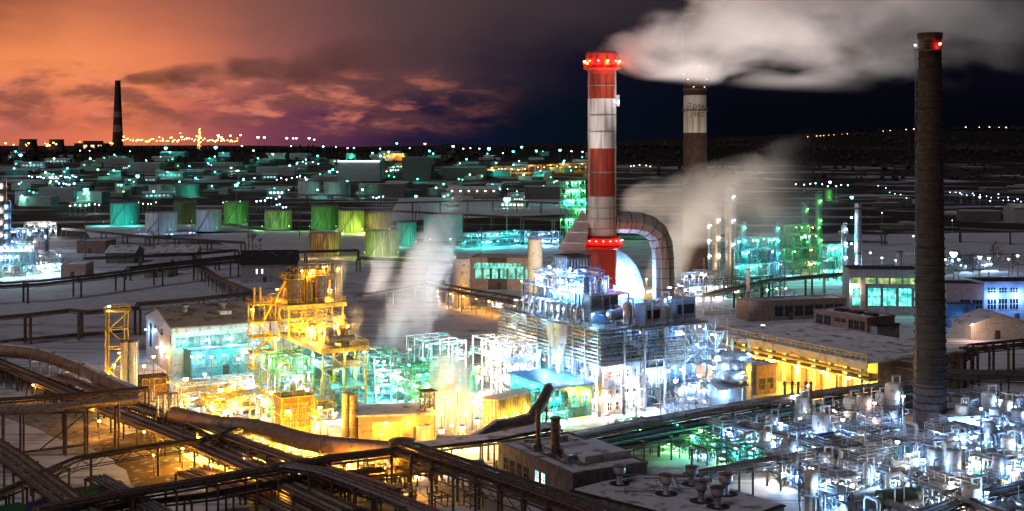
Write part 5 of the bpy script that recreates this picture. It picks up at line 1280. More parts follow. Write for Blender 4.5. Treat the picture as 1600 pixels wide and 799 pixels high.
# main pipeway from the snowy roofs up to the chimney
rack('pipe_rack', [(850, 694, 5.6), (960, 672, 5.6), (1080, 650, 5.6), (1200, 629, 5.6), (1330, 611, 5.6), (1440, 598, 5.6)], 'long pipe rack with a brown deck climbing past the blue plant to the brick chimney', [.2, .3, .55, .55, .3, .2, .24], .9, 11, DARKST, [INSULB, BROWNST, ALU, ALU, INSULB], pw=.5)
rack('pipe_rack', [(900, 712, 3.4), (1040, 684, 3.4), (1160, 664, 3.4), (1300, 640, 3.4), (1420, 622, 3.4)], 'second darker rack running below the brown decked one', rads(7, .18, .4), .75, 9, DARKST, [DARKST, STEEL, TEALP, DARKST], tiers=2, tierh=1.2)
for i, px in enumerate((1226, 1238, 1247, 1259, 1267)):
    w = gz(px, 662); w.z = 0
    t = thing('vent_pipe', 'short dark vent pipe sticking up from the brown decked rack, {n}', 'pipe', w, 0, 'vent pipes on the rack', 1)
    MB().lathe([(.28, 0), (.28, 8.0), (.36, 8.0), (.36, 8.3)], 10).build('shell', DARKST, t, True); MB().lathe([(.42, 8.4), (.1, 8.8)], 10).build('cap', DARKST, t)
# racks at the right edge
rack('pipe_rack', [(1482, 571, 6.5), (1520, 548, 6.5), (1600, 540, 6.5), (1660, 536, 6.5)], 'dark pipe rack bending away right of the brick chimney towards the gabled shed', rads(6, .18, .4), .75, 9, BROWNST, [DARKST, BROWNST, INSULB], tiers=2, tierh=1.3, pw=.5)
rack('pipe_rack', [(1480, 590, 5.0), (1560, 592, 5.0), (1660, 594, 5.0)], 'level dark rack right of the brick chimney, carrying many thin pipes', rads(9, .14, .3), .62, 8, DARKST, [DARKST, BROWNST, STEEL], tiers=2, tierh=1.2)
rack('pipe_rack', [(1476, 612, 4.4), (1550, 617, 4.4), (1660, 626, 4.4)], 'lower blue-tinted rack right of the brick chimney base', rads(8, .14, .32), .66, 8, DARKST, [STEEL, DARKST, BLUEP], tiers=1)
rack('pipe_rack', [(1300, 655, 3.6), (1400, 640, 3.6), (1428, 634, 3.6)], 'short rack feeding the foot of the brick chimney', rads(6, .14, .34), .66, 8, DARKST, [STEEL, DARKST, BROWNST], tiers=2)
# buildings behind on the right
hx = Vector((math.cos(rot), math.sin(rot), 0)); hy = Vector((-math.sin(rot), math.cos(rot), 0))
t = building('office_block', 'low brown brick block with a patchy snowy roof right behind the yellow-lit hall', Yb + hx*2 + hy*31.5, 19, 10, 13.2, BROWNW, 'flat', None, True, rot=rot)
windows(t, -1, .5, 6.5, 10.2, 12.4, 2, GLASSD, BROWNST, 0, gap=.25); windows(t, -1, 7.5, 12, 11.4, 12.3, 2, GLASSD, BROWNST, 0, gap=.3); windows(t, -1, 12.5, 18.5, 10.2, 12.4, 3, GLASSD, BROWNST, 0, gap=.25)
MB().box(19, 21.5, 1, 9, 0, 11.5).build('annexe', GREYW, t); MB().box(18.9, 21.8, .8, 9.2, 11.52, 11.8).build('roof', DARKROOF, t)
for x in (4, 9, 14): MB().box(x, x+3.4, 3+.3*x/4, 6, 13.42, 14.0).build('roof_hatch', DARKROOF, t)
t = building('long_canopy', 'long low shed with a thin grey snowy roof and a brown brick end wall', gz(1170, 503), 36, 9, 6.2, BROWNW, 'flat', None, True, rot=GA*.55)
windows(t, -1, 9, 35, 1.4, 4.6, 7, GLASSD, BROWNST, 0, gap=.2)
w = gz(1327, 492)
t = building('turbine_hall', 'tall hall with two rows of teal and yellow lit windows by the brick chimney', w, 27, 16, 15.0, GREYW, 'flat', None, False, rot=-.12, door=False)
windows(t, -1, .6, 26, 3.2, 9.2, 5, lit_window('hall_window', (.02, .35, .3), (.25, 1, .85), 1.7, .5), BROWNW, 0, gap=.18, split=3)
windows(t, -1, .6, 26, 10.6, 12.6, 6, lit_window('hall_window_high', (.1, .3, .12), (.75, .8, .3), 1.1, .4), BROWNW, 0, gap=.15, split=2, mid=False)
MB().box(3.6, 5.2, -.9, -.05, 0, 13).build('pilaster', PINKW, t)
lamp(t, (1.5, -1.4, 9.6), WHITE, 1200, .3, 40); lamp(t, (27.4, -1, 13), TEAL, 1800, .35, 40)
for (px, pyb, pyt, r, m, lab) in ((1341, 440, 318, 1.5, ALU, 'tall slim silver stack standing lit on the snow left of the brick chimney'), (1405, 455, 390, 1.1, PINKW, 'thin pinkish stack rising behind the teal windowed hall'), (1169, 480, 418, .7, PINKW, 'thin pale stack beyond the yellow-lit hall roof'), (1288, 470, 432, .5, PINKW, 'thin pole stack behind the long canopy shed')):
    w = gz(px, pyb); h = H - (pyt-HY)*w.y/F
    t = thing('stack', lab, 'stack', w, 0)
    MB().lathe([(r*1.15, 0), (r, h*.3), (r*.92, h)], 16).build('shell', m, t, True)
    for f in (.35, .93): MB().lathe([(r, h*f), (r*1.3, h*f+.1), (r*1.3, h*f+.4), (r, h*f+.5)], 14).build('ring', DARKST, t)
    ladder(t, (-r*1.1, -.3), 2, h, m=STEEL, d=(0, 1))
    if px == 1341:
        for z in (6, 16, 27): lamp(t, (-r-1.6, -1, z), COOL, 2600, .4, 40)
        lamp(t, (3, -4, 4), COOL, 3200, .4, 40)
t = building('warehouse', 'pink plastered two storey warehouse wing right of the brick chimney', gz(1478, 503), 12.2, 12, 12.0, PINKW, 'flat', None, False, rot=-.06)
windows(t, -1, 4.2, 12, 3.8, 7.2, 2, GLASSD, BLUEW, 0, gap=.2, split=3)
t = building('warehouse', 'pale blue plastered warehouse wing at the right edge beside the pink wing', gz(1538, 503), 26, 14, 12.6, BLUEW, 'flat', None, False, rot=.10)
windows(t, -1, .6, 12, 4.0, 7.4, 3, GLASSD, WHITEP, 0, gap=.2, split=3); windows(t, -1, .6, 12, 9.4, 11.0, 3, GLASSD, WHITEP, 0, gap=.3, split=3)
for p in ((3, -2, 8.6), (11, -2, 8.6)): lamp(t, p, BLUE, 3000, .3, 20)
t = building('low_shed', 'low blue-lit lean-to shed in front of the pink warehouse wing', gz(1480, 512), 9, 5, 7.0, BLUEP, 'flat', DARKROOF, False, rot=-.05)
lamp(t, (6, -1.0, 2.6), COOL, 1500, .35, 40)
t = building('gabled_shed', 'low shed with a warm tinted snowy gable roof at the right edge', gz(1517, 531), 19, 12, 4.2, CREAM, 'y', ROOFSNOW, True, rot=.12, rh=3.0)
lamp(t, (-1.5, -4, 5.2), PINK, 1500, .25, 20)
# ================================================================ dark buildings with snowy roofs, front
ca = gz(895, 744, 7.0); ca.z = 0
t = building('low_building', 'dark low building with a snow covered flat roof and two lit windows', ca, 14, 23.5, 7.0, CONCD, 'flat', None, True, rot=GA, cat='building')
f1 = lit_window('cold_window', (.2, .5, .6), (.8, 1, 1), 2.2)
windows(t, -1, 7.6, 11.6, 3.2, 5.4, 2, f1, GALV, 0, axis='x', gap=.45)
windows(t, -1, 13, 22, 3.2, 5.2, 4, GLASSD, CONCD, 0, axis='x', gap=.4)
MB().box(5, 13.4, 4, 14, 7.2, 8.3).build('roof_deck', ROOFSNOW, t)
MB().box(4.8, 13.6, 3.7, 3.95, 7.0, 8.5).build('parapet', CONC, t)
for i, (px, py, h, r) in enumerate(((841, 705, 6.6, .42), (868, 712, 6.0, .75))):
    w = gz(px, py, 7.2)
    t2 = thing('roof_stack', ('thin dark stack rising from the snowy roof of the low building', 'thicker rusty stack rising from the same snowy roof')[i], 'stack', w)
    MB().lathe([(r*1.5, 0), (r*1.5, .3), (r, .35), (r, h), (r*1.25, h+.02), (r*1.25, h+.25), (r*.8, h+.25)], 14).build('shell', (BROWNST, mat('rust_stack', (.2, .1, .05), .7, .2, var=.5, scale=1, dirt=(.06, .04, .03)))[i], t2, True)
    MB().lathe([(r*2.0, 0.03), (r*2.2, .1), (r*1.6, .16)], 14).build('flashing', DARKROOF, t2)
Q = [gz(x, y, 5.0) for x, y in ((893, 768), (1030, 732), (1225, 792), (1130, 828))]
base = Vector((Q[0].x, Q[0].y, 0)); P = [(q - base) for q in Q]
t = thing('low_building', 'nearest low building whose snowy roof carries five mushroom vents', 'building', base, 0)
MB().prism([(p.x, p.y) for p in P], 0, 5.0).build('wall', CONCD, t)
cx = sum(p.x for p in P)/4; cyy = sum(p.y for p in P)/4
MB().prism([(p.x + (p.x-cx)*.02, p.y + (p.y-cyy)*.02) for p in P], 5.02, 5.25).build('roof', DARKROOF, t)
MB().prism([(p.x - (p.x-cx)*.03, p.y - (p.y-cyy)*.03) for p in P], 5.26, 5.42).build('snow_cover', ROOFSNOW, t)
for i, (px, py, s, dk) in enumerate(((968, 756, 1.0, 0), (1041, 772, 1.05, 0), (1081, 757, 1.0, 1), (1096, 783, 1.1, 1), (1134, 772, 1.1, 0), (1122, 792, 1.05, 1))):
    w = gz(px, py, 5.42)
    t2 = thing('roof_vent', 'mushroom vent with a dark ring round it on the nearest roof, {n}', 'vent', w, 0, 'mushroom vents', 1)
    m = (GALV, STEEL)[dk]
    MB().lathe([(.62*s, 0), (.5*s, .25), (.5*s, 1.5*s)], 14).build('duct', m, t2, True)
    MB().lathe([(.5*s, 1.3*s), (.95*s, 1.75*s), (1.0*s, 2.6*s), (.9*s, 2.75*s)], 16).build('hood', m, t2, True)
    MB().lathe([(1.08*s, 2.72*s), (1.1*s, 2.82*s), (.05, 3.05*s)], 16).build('cap', DARKST, t2, True)
    MB().lathe([(1.6*s, .005), (1.65*s, .03), (.5, .04)], 18).build('skirt', DARKROOF, t2)  # dark ring lying on the snow round the vent
    if i == 2: MB().lathe([(.2, 2.8), (.2, 5.2), (.34, 5.2), (.34, 5.5)], 10).build('stub_pipe', DARKST, t2, True)
ru0 = random.Random(8)
A_ = [o for o in bpy.data.objects if o.get('label', '').startswith('dark low building')][0]
clutter(A_, 1, 13, 1, 22, 7.3, 7.9, 14, [DARKST, STEEL, INSULB], .07, .16, ru0)
B_ = [o for o in bpy.data.objects if o.get('label', '').startswith('nearest low building')][0]
clutter(B_, 6, 24, -4, 6, 5.5, 6.0, 12, [DARKST, STEEL, INSULB], .06, .14, ru0)
for o_, q in ((A_, [(2, 15, 7.2), (9, 18, 7.2), (3, 6, 7.2)]),):
    for (x, y, z) in q: MB().box(x, x+1.6, y, y+1.3, z, z+1.1).build('roof_box', STEEL, o_)
# scraggly bush and pipework, green lit, behind that roof
ru = random.Random(77)
def bare_tree(w, h, label, m, n=60, group=None, fam=None, spread=.4, rnd=ru, leafy=False):
    t = thing('bare_tree', label, 'tree', w, rnd.uniform(0, 6), group, fam)
    MB().pipe([(0, 0, 0), (.1, .05, h*.3), (-.05, .1, h*.6), (.05, 0, h)], h*.016, 6).build('trunk', m, t)
    b = MB()
    def br(p, d, l, r, lv):
        q = p + d*l; b.bar(p, q, r)
        if lv == 0: return
        for _ in range(3):
            e = (d + Vector((rnd.gauss(0, .55), rnd.gauss(0, .55), rnd.gauss(.12, .3)))).normalized()
            br(p.lerp(q, rnd.uniform(.45, 1)), e, l*rnd.uniform(.5, .8), r*.65, lv-1)
    for i in range(9):
        a = rnd.uniform(0, 6.28); z = h*rnd.uniform(.22, .9)
        br(Vector((0, 0, z)), Vector((math.cos(a)*.8, math.sin(a)*.8, rnd.uniform(.4, 1))).normalized(), (h-z*.6)*spread*rnd.uniform(.5, .8), h*.012, 3)
    b.build('crown', m, t); return t
BARK = mat('bare_twigs', (.1, .09, .07), .95, 0, var=.4)
for i, (px, py, h) in enumerate(((950, 716, 5), (972, 712, 5.5), (990, 722, 5), (1003, 715, 4.5))):
    w = gz(px, py); w.z = 0; bare_tree(w, h, 'scrubby bare tree lit green behind the nearest snowy roof, {n}', BARK, fam=1, spread=.55)
for (px, py, c, p) in ((975, 690, TEAL, 1300), (1020, 694, GREEN, 1000), (950, 690, MINT, 800), (1060, 704, TEAL, 1000), (1095, 712, GREEN, 1000), (1082, 722, TEAL, 1000)):
    w = gz(px, py); w.z = 0; lamp_post(w, 4.5, c, p, .36, CN[c] + ' lamp on a pole between the two snowy roofs, {n}', 1, 'lamps by the roofs', 45)

set_pow(.9)
# ================================================================ blue-white lit unit, lower right
BWM = [GALV, ALU, STEEL, BLUEP, WHITEP]
def inreg(px, py):
    if px < 1010 or px > 1640 or py < 650 or py > 830: return False
    if px < 1260 and py > 742 + (px-1180)*.6: return False
    if px < 1180 and py < 690 + (1180-px)*.02 and py < 700: return False
    if px < 1110 and py > 716: return False
    if 1405 < px < 1500 and 655 < py < 712: return False
    if py < 668 and px < 1480: return False
    return True
pos = []
for ia in range(-20, 80):
    for ib in range(-70, 90):
        w = V2*(ia*4.5 + ru.uniform(-1.1, 1.1)) + U2*(ib*4.2 + ru.uniform(-1.0, 1.0))
        if w.y < 150 or w.y > 262: continue
        px, py = scr(w)
        if inreg(px, py): pos.append((py, px, w))
ru.shuffle(pos)
VCOL = {'galvanised': 'grey', 'aluminium_cladding': 'silver', 'white_paint': 'white', 'cream_paint': 'cream', 'pipe_insulation': 'tan', 'pale_blue_plaster': 'pale blue', 'green_paint': 'green', 'tank_green_lit': 'dark green', 'blue_paint': 'blue'}
for k, (py, px, w) in enumerate(pos):
    q = k % 12; row = 'near the bottom edge' if py > 745 else ('by the brick chimney foot' if px > 1400 else 'under the brown decked rack')
    if q in (0, 5):
        m = ru.choice((ALU, WHITEP, CREAM, GALV)); vessel(w, ru.uniform(.8, 1.6), ru.uniform(5, 9), m, VCOL[m.name] + ' upright vessel in the blue-white unit ' + row + ', {n}', skirt=1, plats=(ru.uniform(3, 4.5),) if k % 2 else (), fam=1, lampcol=(COOL if k % 4 == 1 else None), lampp=1200, rings=ru.choice((0, 1, 2)))
    elif q in (1, 7):
        m = ru.choice((ALU, GALV, WHITEP, GREENP)); hdrum(w, ru.uniform(5, 8), ru.uniform(.8, 1.3), m, VCOL[m.name] + ' drum on saddles in the blue-white unit ' + row + ', {n}', rot=GA + ru.choice((0, math.pi/2)), fam=1)
    elif q in (2,):
        m = ru.choice((ALU, GALV)); exchanger(w, 5.5, .55, m, VCOL[m.name] + ' stacked exchanger in the blue-white unit ' + row + ', {n}', rot=GA + ru.choice((0, math.pi/2)), fam=1)
    elif q in (3, 8, 10):
        m = ru.choice((WHITEP, ALU, GALV)); uloop(w, ru.uniform(4, 7), ru.uniform(1.8, 3.2), ru.uniform(.22, .38), m, VCOL[m.name] + ' pipe hoop in the blue-white unit ' + row + ', {n}', rot=GA + ru.choice((0, 0, math.pi/2)), fam=1)
    elif q == 4:
        pump(w, 1.2, ru.choice((BLUEP, GREENP)), 'motor pump in the blue-white unit ' + row + ', {n}', rot=GA + ru.choice((0, math.pi/2)), fam=1)
    elif q in (6, 11):
        t = thing('valve_frame', 'cluttered valve frame in the blue-white unit ' + row + ', {n}', 'valve station', w, GA, None, 1)
        frame(t, [0, 3.4], [0, 3.4], [2.4, 4.4 + ru.uniform(0, 1.4)], GALV, .18, .16, rnd=ru, deck=(1,), rail=(1,), railm=WHITEP)
        clutter(t, -1.2, 4.6, -1.2, 4.6, .3, 5.2, 18, BWM, .07, .2, ru)
        lamp(t, (-.6, -.7, 2.6), ru.choice((COOL, COOL, WHITE, BLUE)), 1500, .25, 45)
    elif q == 9:
        lamp_post(w, ru.uniform(4, 7), COOL if k % 3 else WHITE, 2000, .34, ('cool' if k % 3 else 'white') + ' lamp post in the blue-white unit ' + row + ', {n}', 1, 'lamps in the blue-white unit', 50)
print('UNIT items', len(pos))
for i, (px, py, n) in enumerate(((1130, 712, 3), (1230, 720, 3), (1300, 745, 3), (1360, 720, 2), (1500, 720, 3), (1555, 700, 3), (1390, 790, 3), (1560, 770, 3), (1290, 800, 3))):
    w = gz(px, py); w.z = 0
    unit('pipe_frame', 'two level pipe frame', w, [0, 3, 6], [0, 3, 6][:n], [2.8, 5.2], GALV, 34, [COOL, COOL, WHITE, BLUE], 7, 1500, BWM, 100+i, (0, 1), .2)
    # (the label gets its ordinal below)
rows = [(scr(o.location)[0], o) for o in bpy.data.objects if o.name.startswith('pipe_structure') and o.parent is None]
FAM['two level steel pipe frame crowded with pipes in the blue-white unit, {n}'] = rows
for i, (px, py) in enumerate(((1020, 708), (1062, 716), (1105, 728), (1150, 742), (985, 700))):
    w = gz(px, py); w.z = 0
    unit('valve_frame', 'dark valve frame', w, [0, 2.6, 5.2], [0, 2.6, 5.2], [2.4, 4.4], DARKST, 26, [TEAL, GREEN, COOL], 3, 700, [DARKST, GREENP, STEEL, GALV], 300+i, (0,), .18)
    o = [q for q in bpy.data.objects if q.get('label') == 'dark valve frame'][0]
    o['label'] = ('dark teal-lit valve frame among the scrubby trees', 'dark teal-lit valve frame behind the first mushroom vents', 'green-lit valve frame close behind the nearest snowy roof', 'dark valve frame at the corner of the nearest snowy roof', 'dim green valve frame beside the long brown decked rack')[i]
# dark racks threading the unit
rack('pipe_rack', [(1075, 745, 4.6), (1200, 722, 4.6), (1330, 700, 4.6), (1420, 688, 4.6)], 'dark rack threading the upper part of the blue-white unit', rads(5, .14, .3), .6, 8, DARKST, [STEEL, DARKST], cat='pipe rack')
rack('pipe_rack', [(1160, 668, 4.8), (1260, 690, 4.8), (1330, 712, 4.8), (1470, 760, 4.8), (1570, 805, 4.8)], 'dark rack descending through the middle of the blue-white unit', rads(5, .14, .3), .6, 8, DARKST, [STEEL, DARKST, GALV])
rack('pipe_rack', [(1440, 805, 4.2), (1530, 775, 4.2), (1660, 745, 4.2)], 'dark rack crossing the bottom right corner of the unit', rads(5, .14, .3), .6, 8, DARKST, [DARKST, STEEL])
hdrum(gz(1440, 800), 15, 1.5, mat('dull_green_paint', (.09, .14, .11), .5, .1, dirt=(.06, .08, .06)), 'large dark green drum lying across the bottom of the unit', rot=.25, z=1.0)
t = building('control_hut', 'flat roofed hut glowing deep blue beside the brick chimney foot', gz(1482, 698), 10, 7, 5.2, BLUEW, 'flat', None, True, rot=GA*.4)
for p in ((2, -1, 4.2), (5.5, -1, 4.6), (9, -1, 4.2), (4, 2, 6.6)): lamp(t, p, BLUE if p[0] > 3 else COOL, 2600, .32, 45)
for i, (px, pyb, pyt) in enumerate(((1613/1.0 - 80, 799, 640), (1250, 812, 655), (1445, 680, 600), (1505, 800, 700))):
    w = gz(px, pyb); h = H - (pyt-HY)*w.y/F
    lamp_post(w, h, COOL, 600, .22, ('tall steel mast at the bottom right of the blue-white unit', 'tall thin mast rising out of the middle of the unit', 'slim mast standing before the brick chimney foot', 'stout pale post before the corner rack')[i], None, None, 40, pr=(.14, .12, .16, .4)[i], light=False)
for i, (px, py) in enumerate(((1330, 668), (1350, 672), (1395, 660), (1590, 690), (1545, 668))):
    w = gz(px, py + 14); w.z = 0
    vessel(w, 1.5, 8 + i % 3, (CREAM, INSUL, CREAM, ALU, WHITEP)[i], ('cream column with a tan band beside the short rack', 'tan column close to the orange-lit pipes', 'pale column at the left of the brick chimney', 'silver column at the right edge of the unit', 'white column under the level dark rack')[i], skirt=1, plats=(5.5,), lampcol=COOL if i != 1 else PINK, rings=2)
lamp_post(gz(1352, 712), 3.2, SOD, 1600, .3, 'single orange lamp glowing among the blue-white pipes', None, None, 40)
lamp_post(gz(1590, 790), 3.4, YEL, 1800, .3, 'single warm lamp at the bottom right corner of the unit', None, None, 40)
# ================================================================ the middle distance and the far works
rz = random.Random(99)
set_pow(1.0)
def px2w(px, py):
    """ground point under a pixel, on the flat or on the hills behind"""
    if py > HY + 60: 
        w = gz(px, py); w.z = 0; return w
    best = None
    for k in range(1, 400):
        Y = 900 + k*6
        p = at(px, py, Y)
        if p.z <= hz(p.x, Y): return Vector((p.x, Y, hz(p.x, Y)))
    p = at(px, py, 2600); return Vector((p.x, 2600, hz(p.x, 2600)))
for q, lab in (([(300, 362), (575, 360), (575, 400), (385, 398)], 'pale snow field in front of the storage tanks'), ([(605, 346), (915, 334), (915, 311), (625, 308)], 'broad snow field beyond the steam, crossed by a far trestle'),
               ([(1388, 366), (1640, 363), (1640, 396), (1388, 398)], 'snow field far behind the brick chimney'), ([(130, 352), (330, 350), (420, 362), (140, 372)], 'teal-lit snow round the left tanks'), ([(1105, 478), (1250, 455), (1420, 470), (1260, 500)], 'trodden snow yard behind the yellow-lit hall')):
    sheet('snow_field', q, .035, SNOW, lab, 'snow field')
# ---- storage tanks: left, right, top, bottom in the photograph
for (l, r_, tp, bt, m, c, pw, lab, ribs) in (
    (167, 212, 319, 352, TANKT, TEAL, 26000, 'big glowing teal-lit tank at the left end of the tank farm', 0),
    (222, 271, 334, 364, TANKW, COOL, 5000, 'white tank standing before the dark tank, in front of the teal one', 0),
    (268, 303, 317, 351, TANKD, GREEN, 1500, 'dark rusty tank hardly lit between the two white ones', 9),
    (303, 342, 329, 362, TANKW, COOL, 6000, 'white tank with a teal-lit right flank', 0),
    (347, 386, 317, 349, TANKG, GREEN, 15000, 'green-lit ribbed tank at the end of the left group', 8),
    (411, 453, 331, 359, TANKY, GREEN, 11000, 'yellow-green lit ribbed tank standing alone on the snow', 8),
    (484, 526, 324, 359, TANKG, GREEN, 8000, 'deep green-lit ribbed tank behind the brown one', 8),
    (527, 567, 331, 364, TANKY, (.8, 1, .2), 24000, 'brightest yellow-green lit tank in the middle of the farm', 8),
    (566, 608, 334, 363, TANKB, (.8, 1, .2), 9000, 'striped olive tank touching the brightest tank', 9),
    (480, 530, 365, 401, TANKB, YEL, 7000, 'rusty brown ribbed tank with a dark rim, nearest the yellow tower', 9),
    (569, 622, 362, 401, TANKY, (.55, 1, .12), 15000, 'half green-lit half straw ribbed tank in front of the striped one', 7),
    (619, 650, 349, 384, TANKT, MINT, 8000, 'plain teal-lit tank behind the drifting steam', 0),
    (270, 308, 289, 307, TANKT, MINT, 26000, 'distant mint-lit tank above the left group', 0),
    (229, 265, 290, 309, TANKW, COOL, 2500, 'distant grey tank beside the mint-lit one', 0),
    (463, 500, 284, 309, TANKW, COOL, 1500, 'distant dim grey tank left of its twin', 0),
    (503, 545, 285, 309, TANKW, COOL, 1500, 'distant dim grey tank right of its twin', 0),
    (1290, 1302, 297, 313, TANKG, GREEN, 12000, 'small bright green-lit tank far behind the silver stack', 0),
    (540, 556, 240, 252, TANKT, MINT, 40000, 'tiny mint-lit tank on the far slope', 0),
    (20, 46, 300, 318, TANKW, COOL, 6000, 'pale tank beyond the white-lit unit at the left edge', 0),
    (700, 722, 290, 305, TANKW, COOL, 900, 'dim grey tank far beyond the drifting steam', 0)):
    w = px2w((l+r_)/2, bt)
    rad = (r_-l)/2*w.y/F; h = (bt-tp)*w.y/F
    w = w + Vector((0, rad*.8, 0))
    far = w.y > 1200
    tank(w, rad, h, m, lab, ribs=ribs, rail=not far, stairs=not far)
    s = rad/9
    for dx in (-.55, .75):
        p = w + Vector((dx*rad*1.5, -rad - 9*max(1, s), 0)); p.z = hz(p.x, p.y)
        cname = CN.get(c, 'lime'); CN[c] = cname
        c = (.36, .9, .42) if c == GREEN else c; CN[c] = CN.get(c, 'green'); lamp_post(p, 3.0, c, pw*.6, .22, cname + ' ground floodlight aimed at the storage tanks, {n}', 1, 'tank floodlights', 6, pr=.1, name='floodlight_post')
# ---- buildings
TW = lit_window('mint_window', (.02, .3, .22), (.3, 1, .75), 1.3, .4)
def wh(l, r_, tp, bt, m, lab, roof='flat', snow=True, depth=14, rot=0.0, win=None, n=6, rh=2.5, roofm=None, dz=0, fam=None, name='warehouse'):
    w = px2w(l, bt); h = (bt-tp)*w.y/F; Lx = (r_-l)*w.y/F
    t = building(name, lab, w, Lx, depth*max(1, w.y/900), h, m, roof, roofm, snow, rot=rot, rh=rh, fam=fam, door=w.y < 700, parapet=w.y < 900)
    t['h'] = h
    if win: windows(t, -1, Lx*.05, Lx*.95, h*.35, h*.75, n, win, GREYW, 0, gap=.3)
    return t
wh(736, 838, 404, 452, BROWNW, 'brown hall with long bands of mint-lit windows behind the boiler plant', win=TW, n=7, depth=14, rot=-.12)
t = [o for o in bpy.data.objects if o.get('label') == 'brown hall with long bands of mint-lit windows behind the boiler plant'][0]
windows(t, -1, 1, 20, 8.4, 10.6, 6, TW, BROWNW, 0, gap=.12, split=2)
wh(376, 462, 414, 442, GREYW, 'gabled store with a black roof and two small lit windows behind the yellow tower', roof='x', roofm=DARKROOF, snow=False, rot=.12, win=None, depth=16, rh=5)
t = [o for o in bpy.data.objects if o.get('label', '').startswith('gabled store with a black')][0]
windows(t, -1, 5.5, 10, 3.6, 5.6, 2, lit_window('small_warm_window', (.8, .75, .6), (1, 1, .9), 2.2), GREYW, 0, gap=.7)
wh(662, 722, 338, 378, TEALP, 'teal-lit block shaped store beyond the drifting steam', win=None, depth=14)
for dx in (4, 20):
    w = px2w(664 + dx*2, 388); lamp_post(w, 5, MINT, 9000, .3, 'mint lamp in front of the teal-lit block store, {n}', 1, None, 20)
k = 0
for (l, r_, tp, bt, m, lab) in ((60, 116, 294, 316, GREYW, 'long grey shed with pale panels behind the left-edge unit'), (120, 160, 300, 318, GREYW, 'lower grey shed next to the long one'), (628, 674, 246, 281, CONCD, 'tall windowless black block on the skyline of the far yard'),
      (528, 594, 252, 284, GREYW, 'far shed with a strip of white light along its eave'), (150, 200, 248, 262, GREYW, 'small pale far shed on the slope below the banded chimney'), (200, 250, 255, 270, CONC, 'pale far shed right of the small one on the slope'), (30, 80, 308, 322, GREYW, 'flat shed lit cold at the left edge'),
      (560, 632, 288, 310, CONCD, 'wide dark far warehouse behind the lime tanks'), (690, 760, 262, 280, CONCD, 'dark long far warehouse beyond the snow field'), (400, 460, 262, 276, GREYW, 'dim long far shed in the tank yard'), (330, 372, 255, 268, CONC, 'dim small far shed above the big teal lamp'),
      (700, 778, 296, 312, CONCD, 'low dark far shed with a dotted row of lights'), (820, 878, 292, 312, CONCD, 'low dark far shed left of the red chimney'), (1505, 1562, 330, 347, CONCD, 'black long shed beyond the snow right of the brick chimney'), (1585, 1630, 325, 347, GREYW, 'pale end wall of a shed at the right edge'),
      (1380, 1425, 310, 322, CONCD, 'dim far shed left of the brick chimney'), (590, 632, 240, 252, PINKW, 'orange-lit far sheds beside the black block'), (1020, 1070, 300, 318, CONCD, 'dark far shed half hidden in the brown steam'), (452, 480, 240, 250, GREYW, 'tiny pale far shed on the wooded slope'),
      (225, 262, 425, 434, CONC, 'low snowy shed by the long dark trestle'), (240, 305, 395, 414, GREYW, 'grey snowy roofed shed left of the gabled store'), (120, 165, 378, 396, BROWNW, 'brown low shed beside the left-edge unit'), (95, 132, 415, 434, PINKW, 'small pink wall shed at the foot of the left-edge unit'), (165, 210, 395, 412, CONCD, 'dark sheet shed left of the grey snowy roofed shed')):
    k += 1
    t = wh(l, r_, tp, bt, m, lab, roof='x' if k % 3 == 0 and bt > 300 else 'flat', rot=rz.uniform(-.12, .12), depth=16)
    if lab.startswith('far shed with a strip'):
        L_ = 66*t.location.y/F; h = 32*t.location.y/F
        MB().box(0, L_, -1.2, -.4, h-1.2, h+.6).build('light_strip', glow('eave_light', (.8, 1, 1), 4), t)
    if 'dotted row' in lab:
        L_ = 78*t.location.y/F
        for j in range(6): lamp(t, (L_*(j+.5)/6, -1.5, 9), WHITE, 900, .7, 14, light=False)
    if 'orange-lit far' in lab:
        for j in range(3): lamp(t, (12+j*16, -6, 12), SOD, 14000, .8, 8)
# long orange-lit gantry left of the red chimney
pa = px2w(765, 273); pb = Vector((at(925, 262, pa.y*1.03)))
t = thing('lit_gantry', 'long orange-lit gantry running across the far slope to the red chimney', 'gantry', pa, 0)
d = pb - pa; d.z = 0
for i in range(17):
    p = d*(i/16); zz = hz(pa.x+p.x, pa.y+p.y) - pa.z
    MB().box(p.x-.5, p.x+.5, p.y-.5, p.y+.5, zz-1, zz+12).build('post', BROWNST, t)
    if i < 16: lamp(t, (p.x+4, p.y-3, zz + 7 + rz.uniform(-2, 4)), SOD if i % 4 else YEL, 9000, .9, 9)
b = MB()
for i in range(16):
    p = d*(i/16); q = d*((i+1)/16); b.bar(p + Z3*(hz(pa.x+p.x, pa.y+p.y)-pa.z+11), q + Z3*(hz(pa.x+q.x, pa.y+q.y)-pa.z+11), 5, 2.2)
b.build('deck', BROWNW, t)
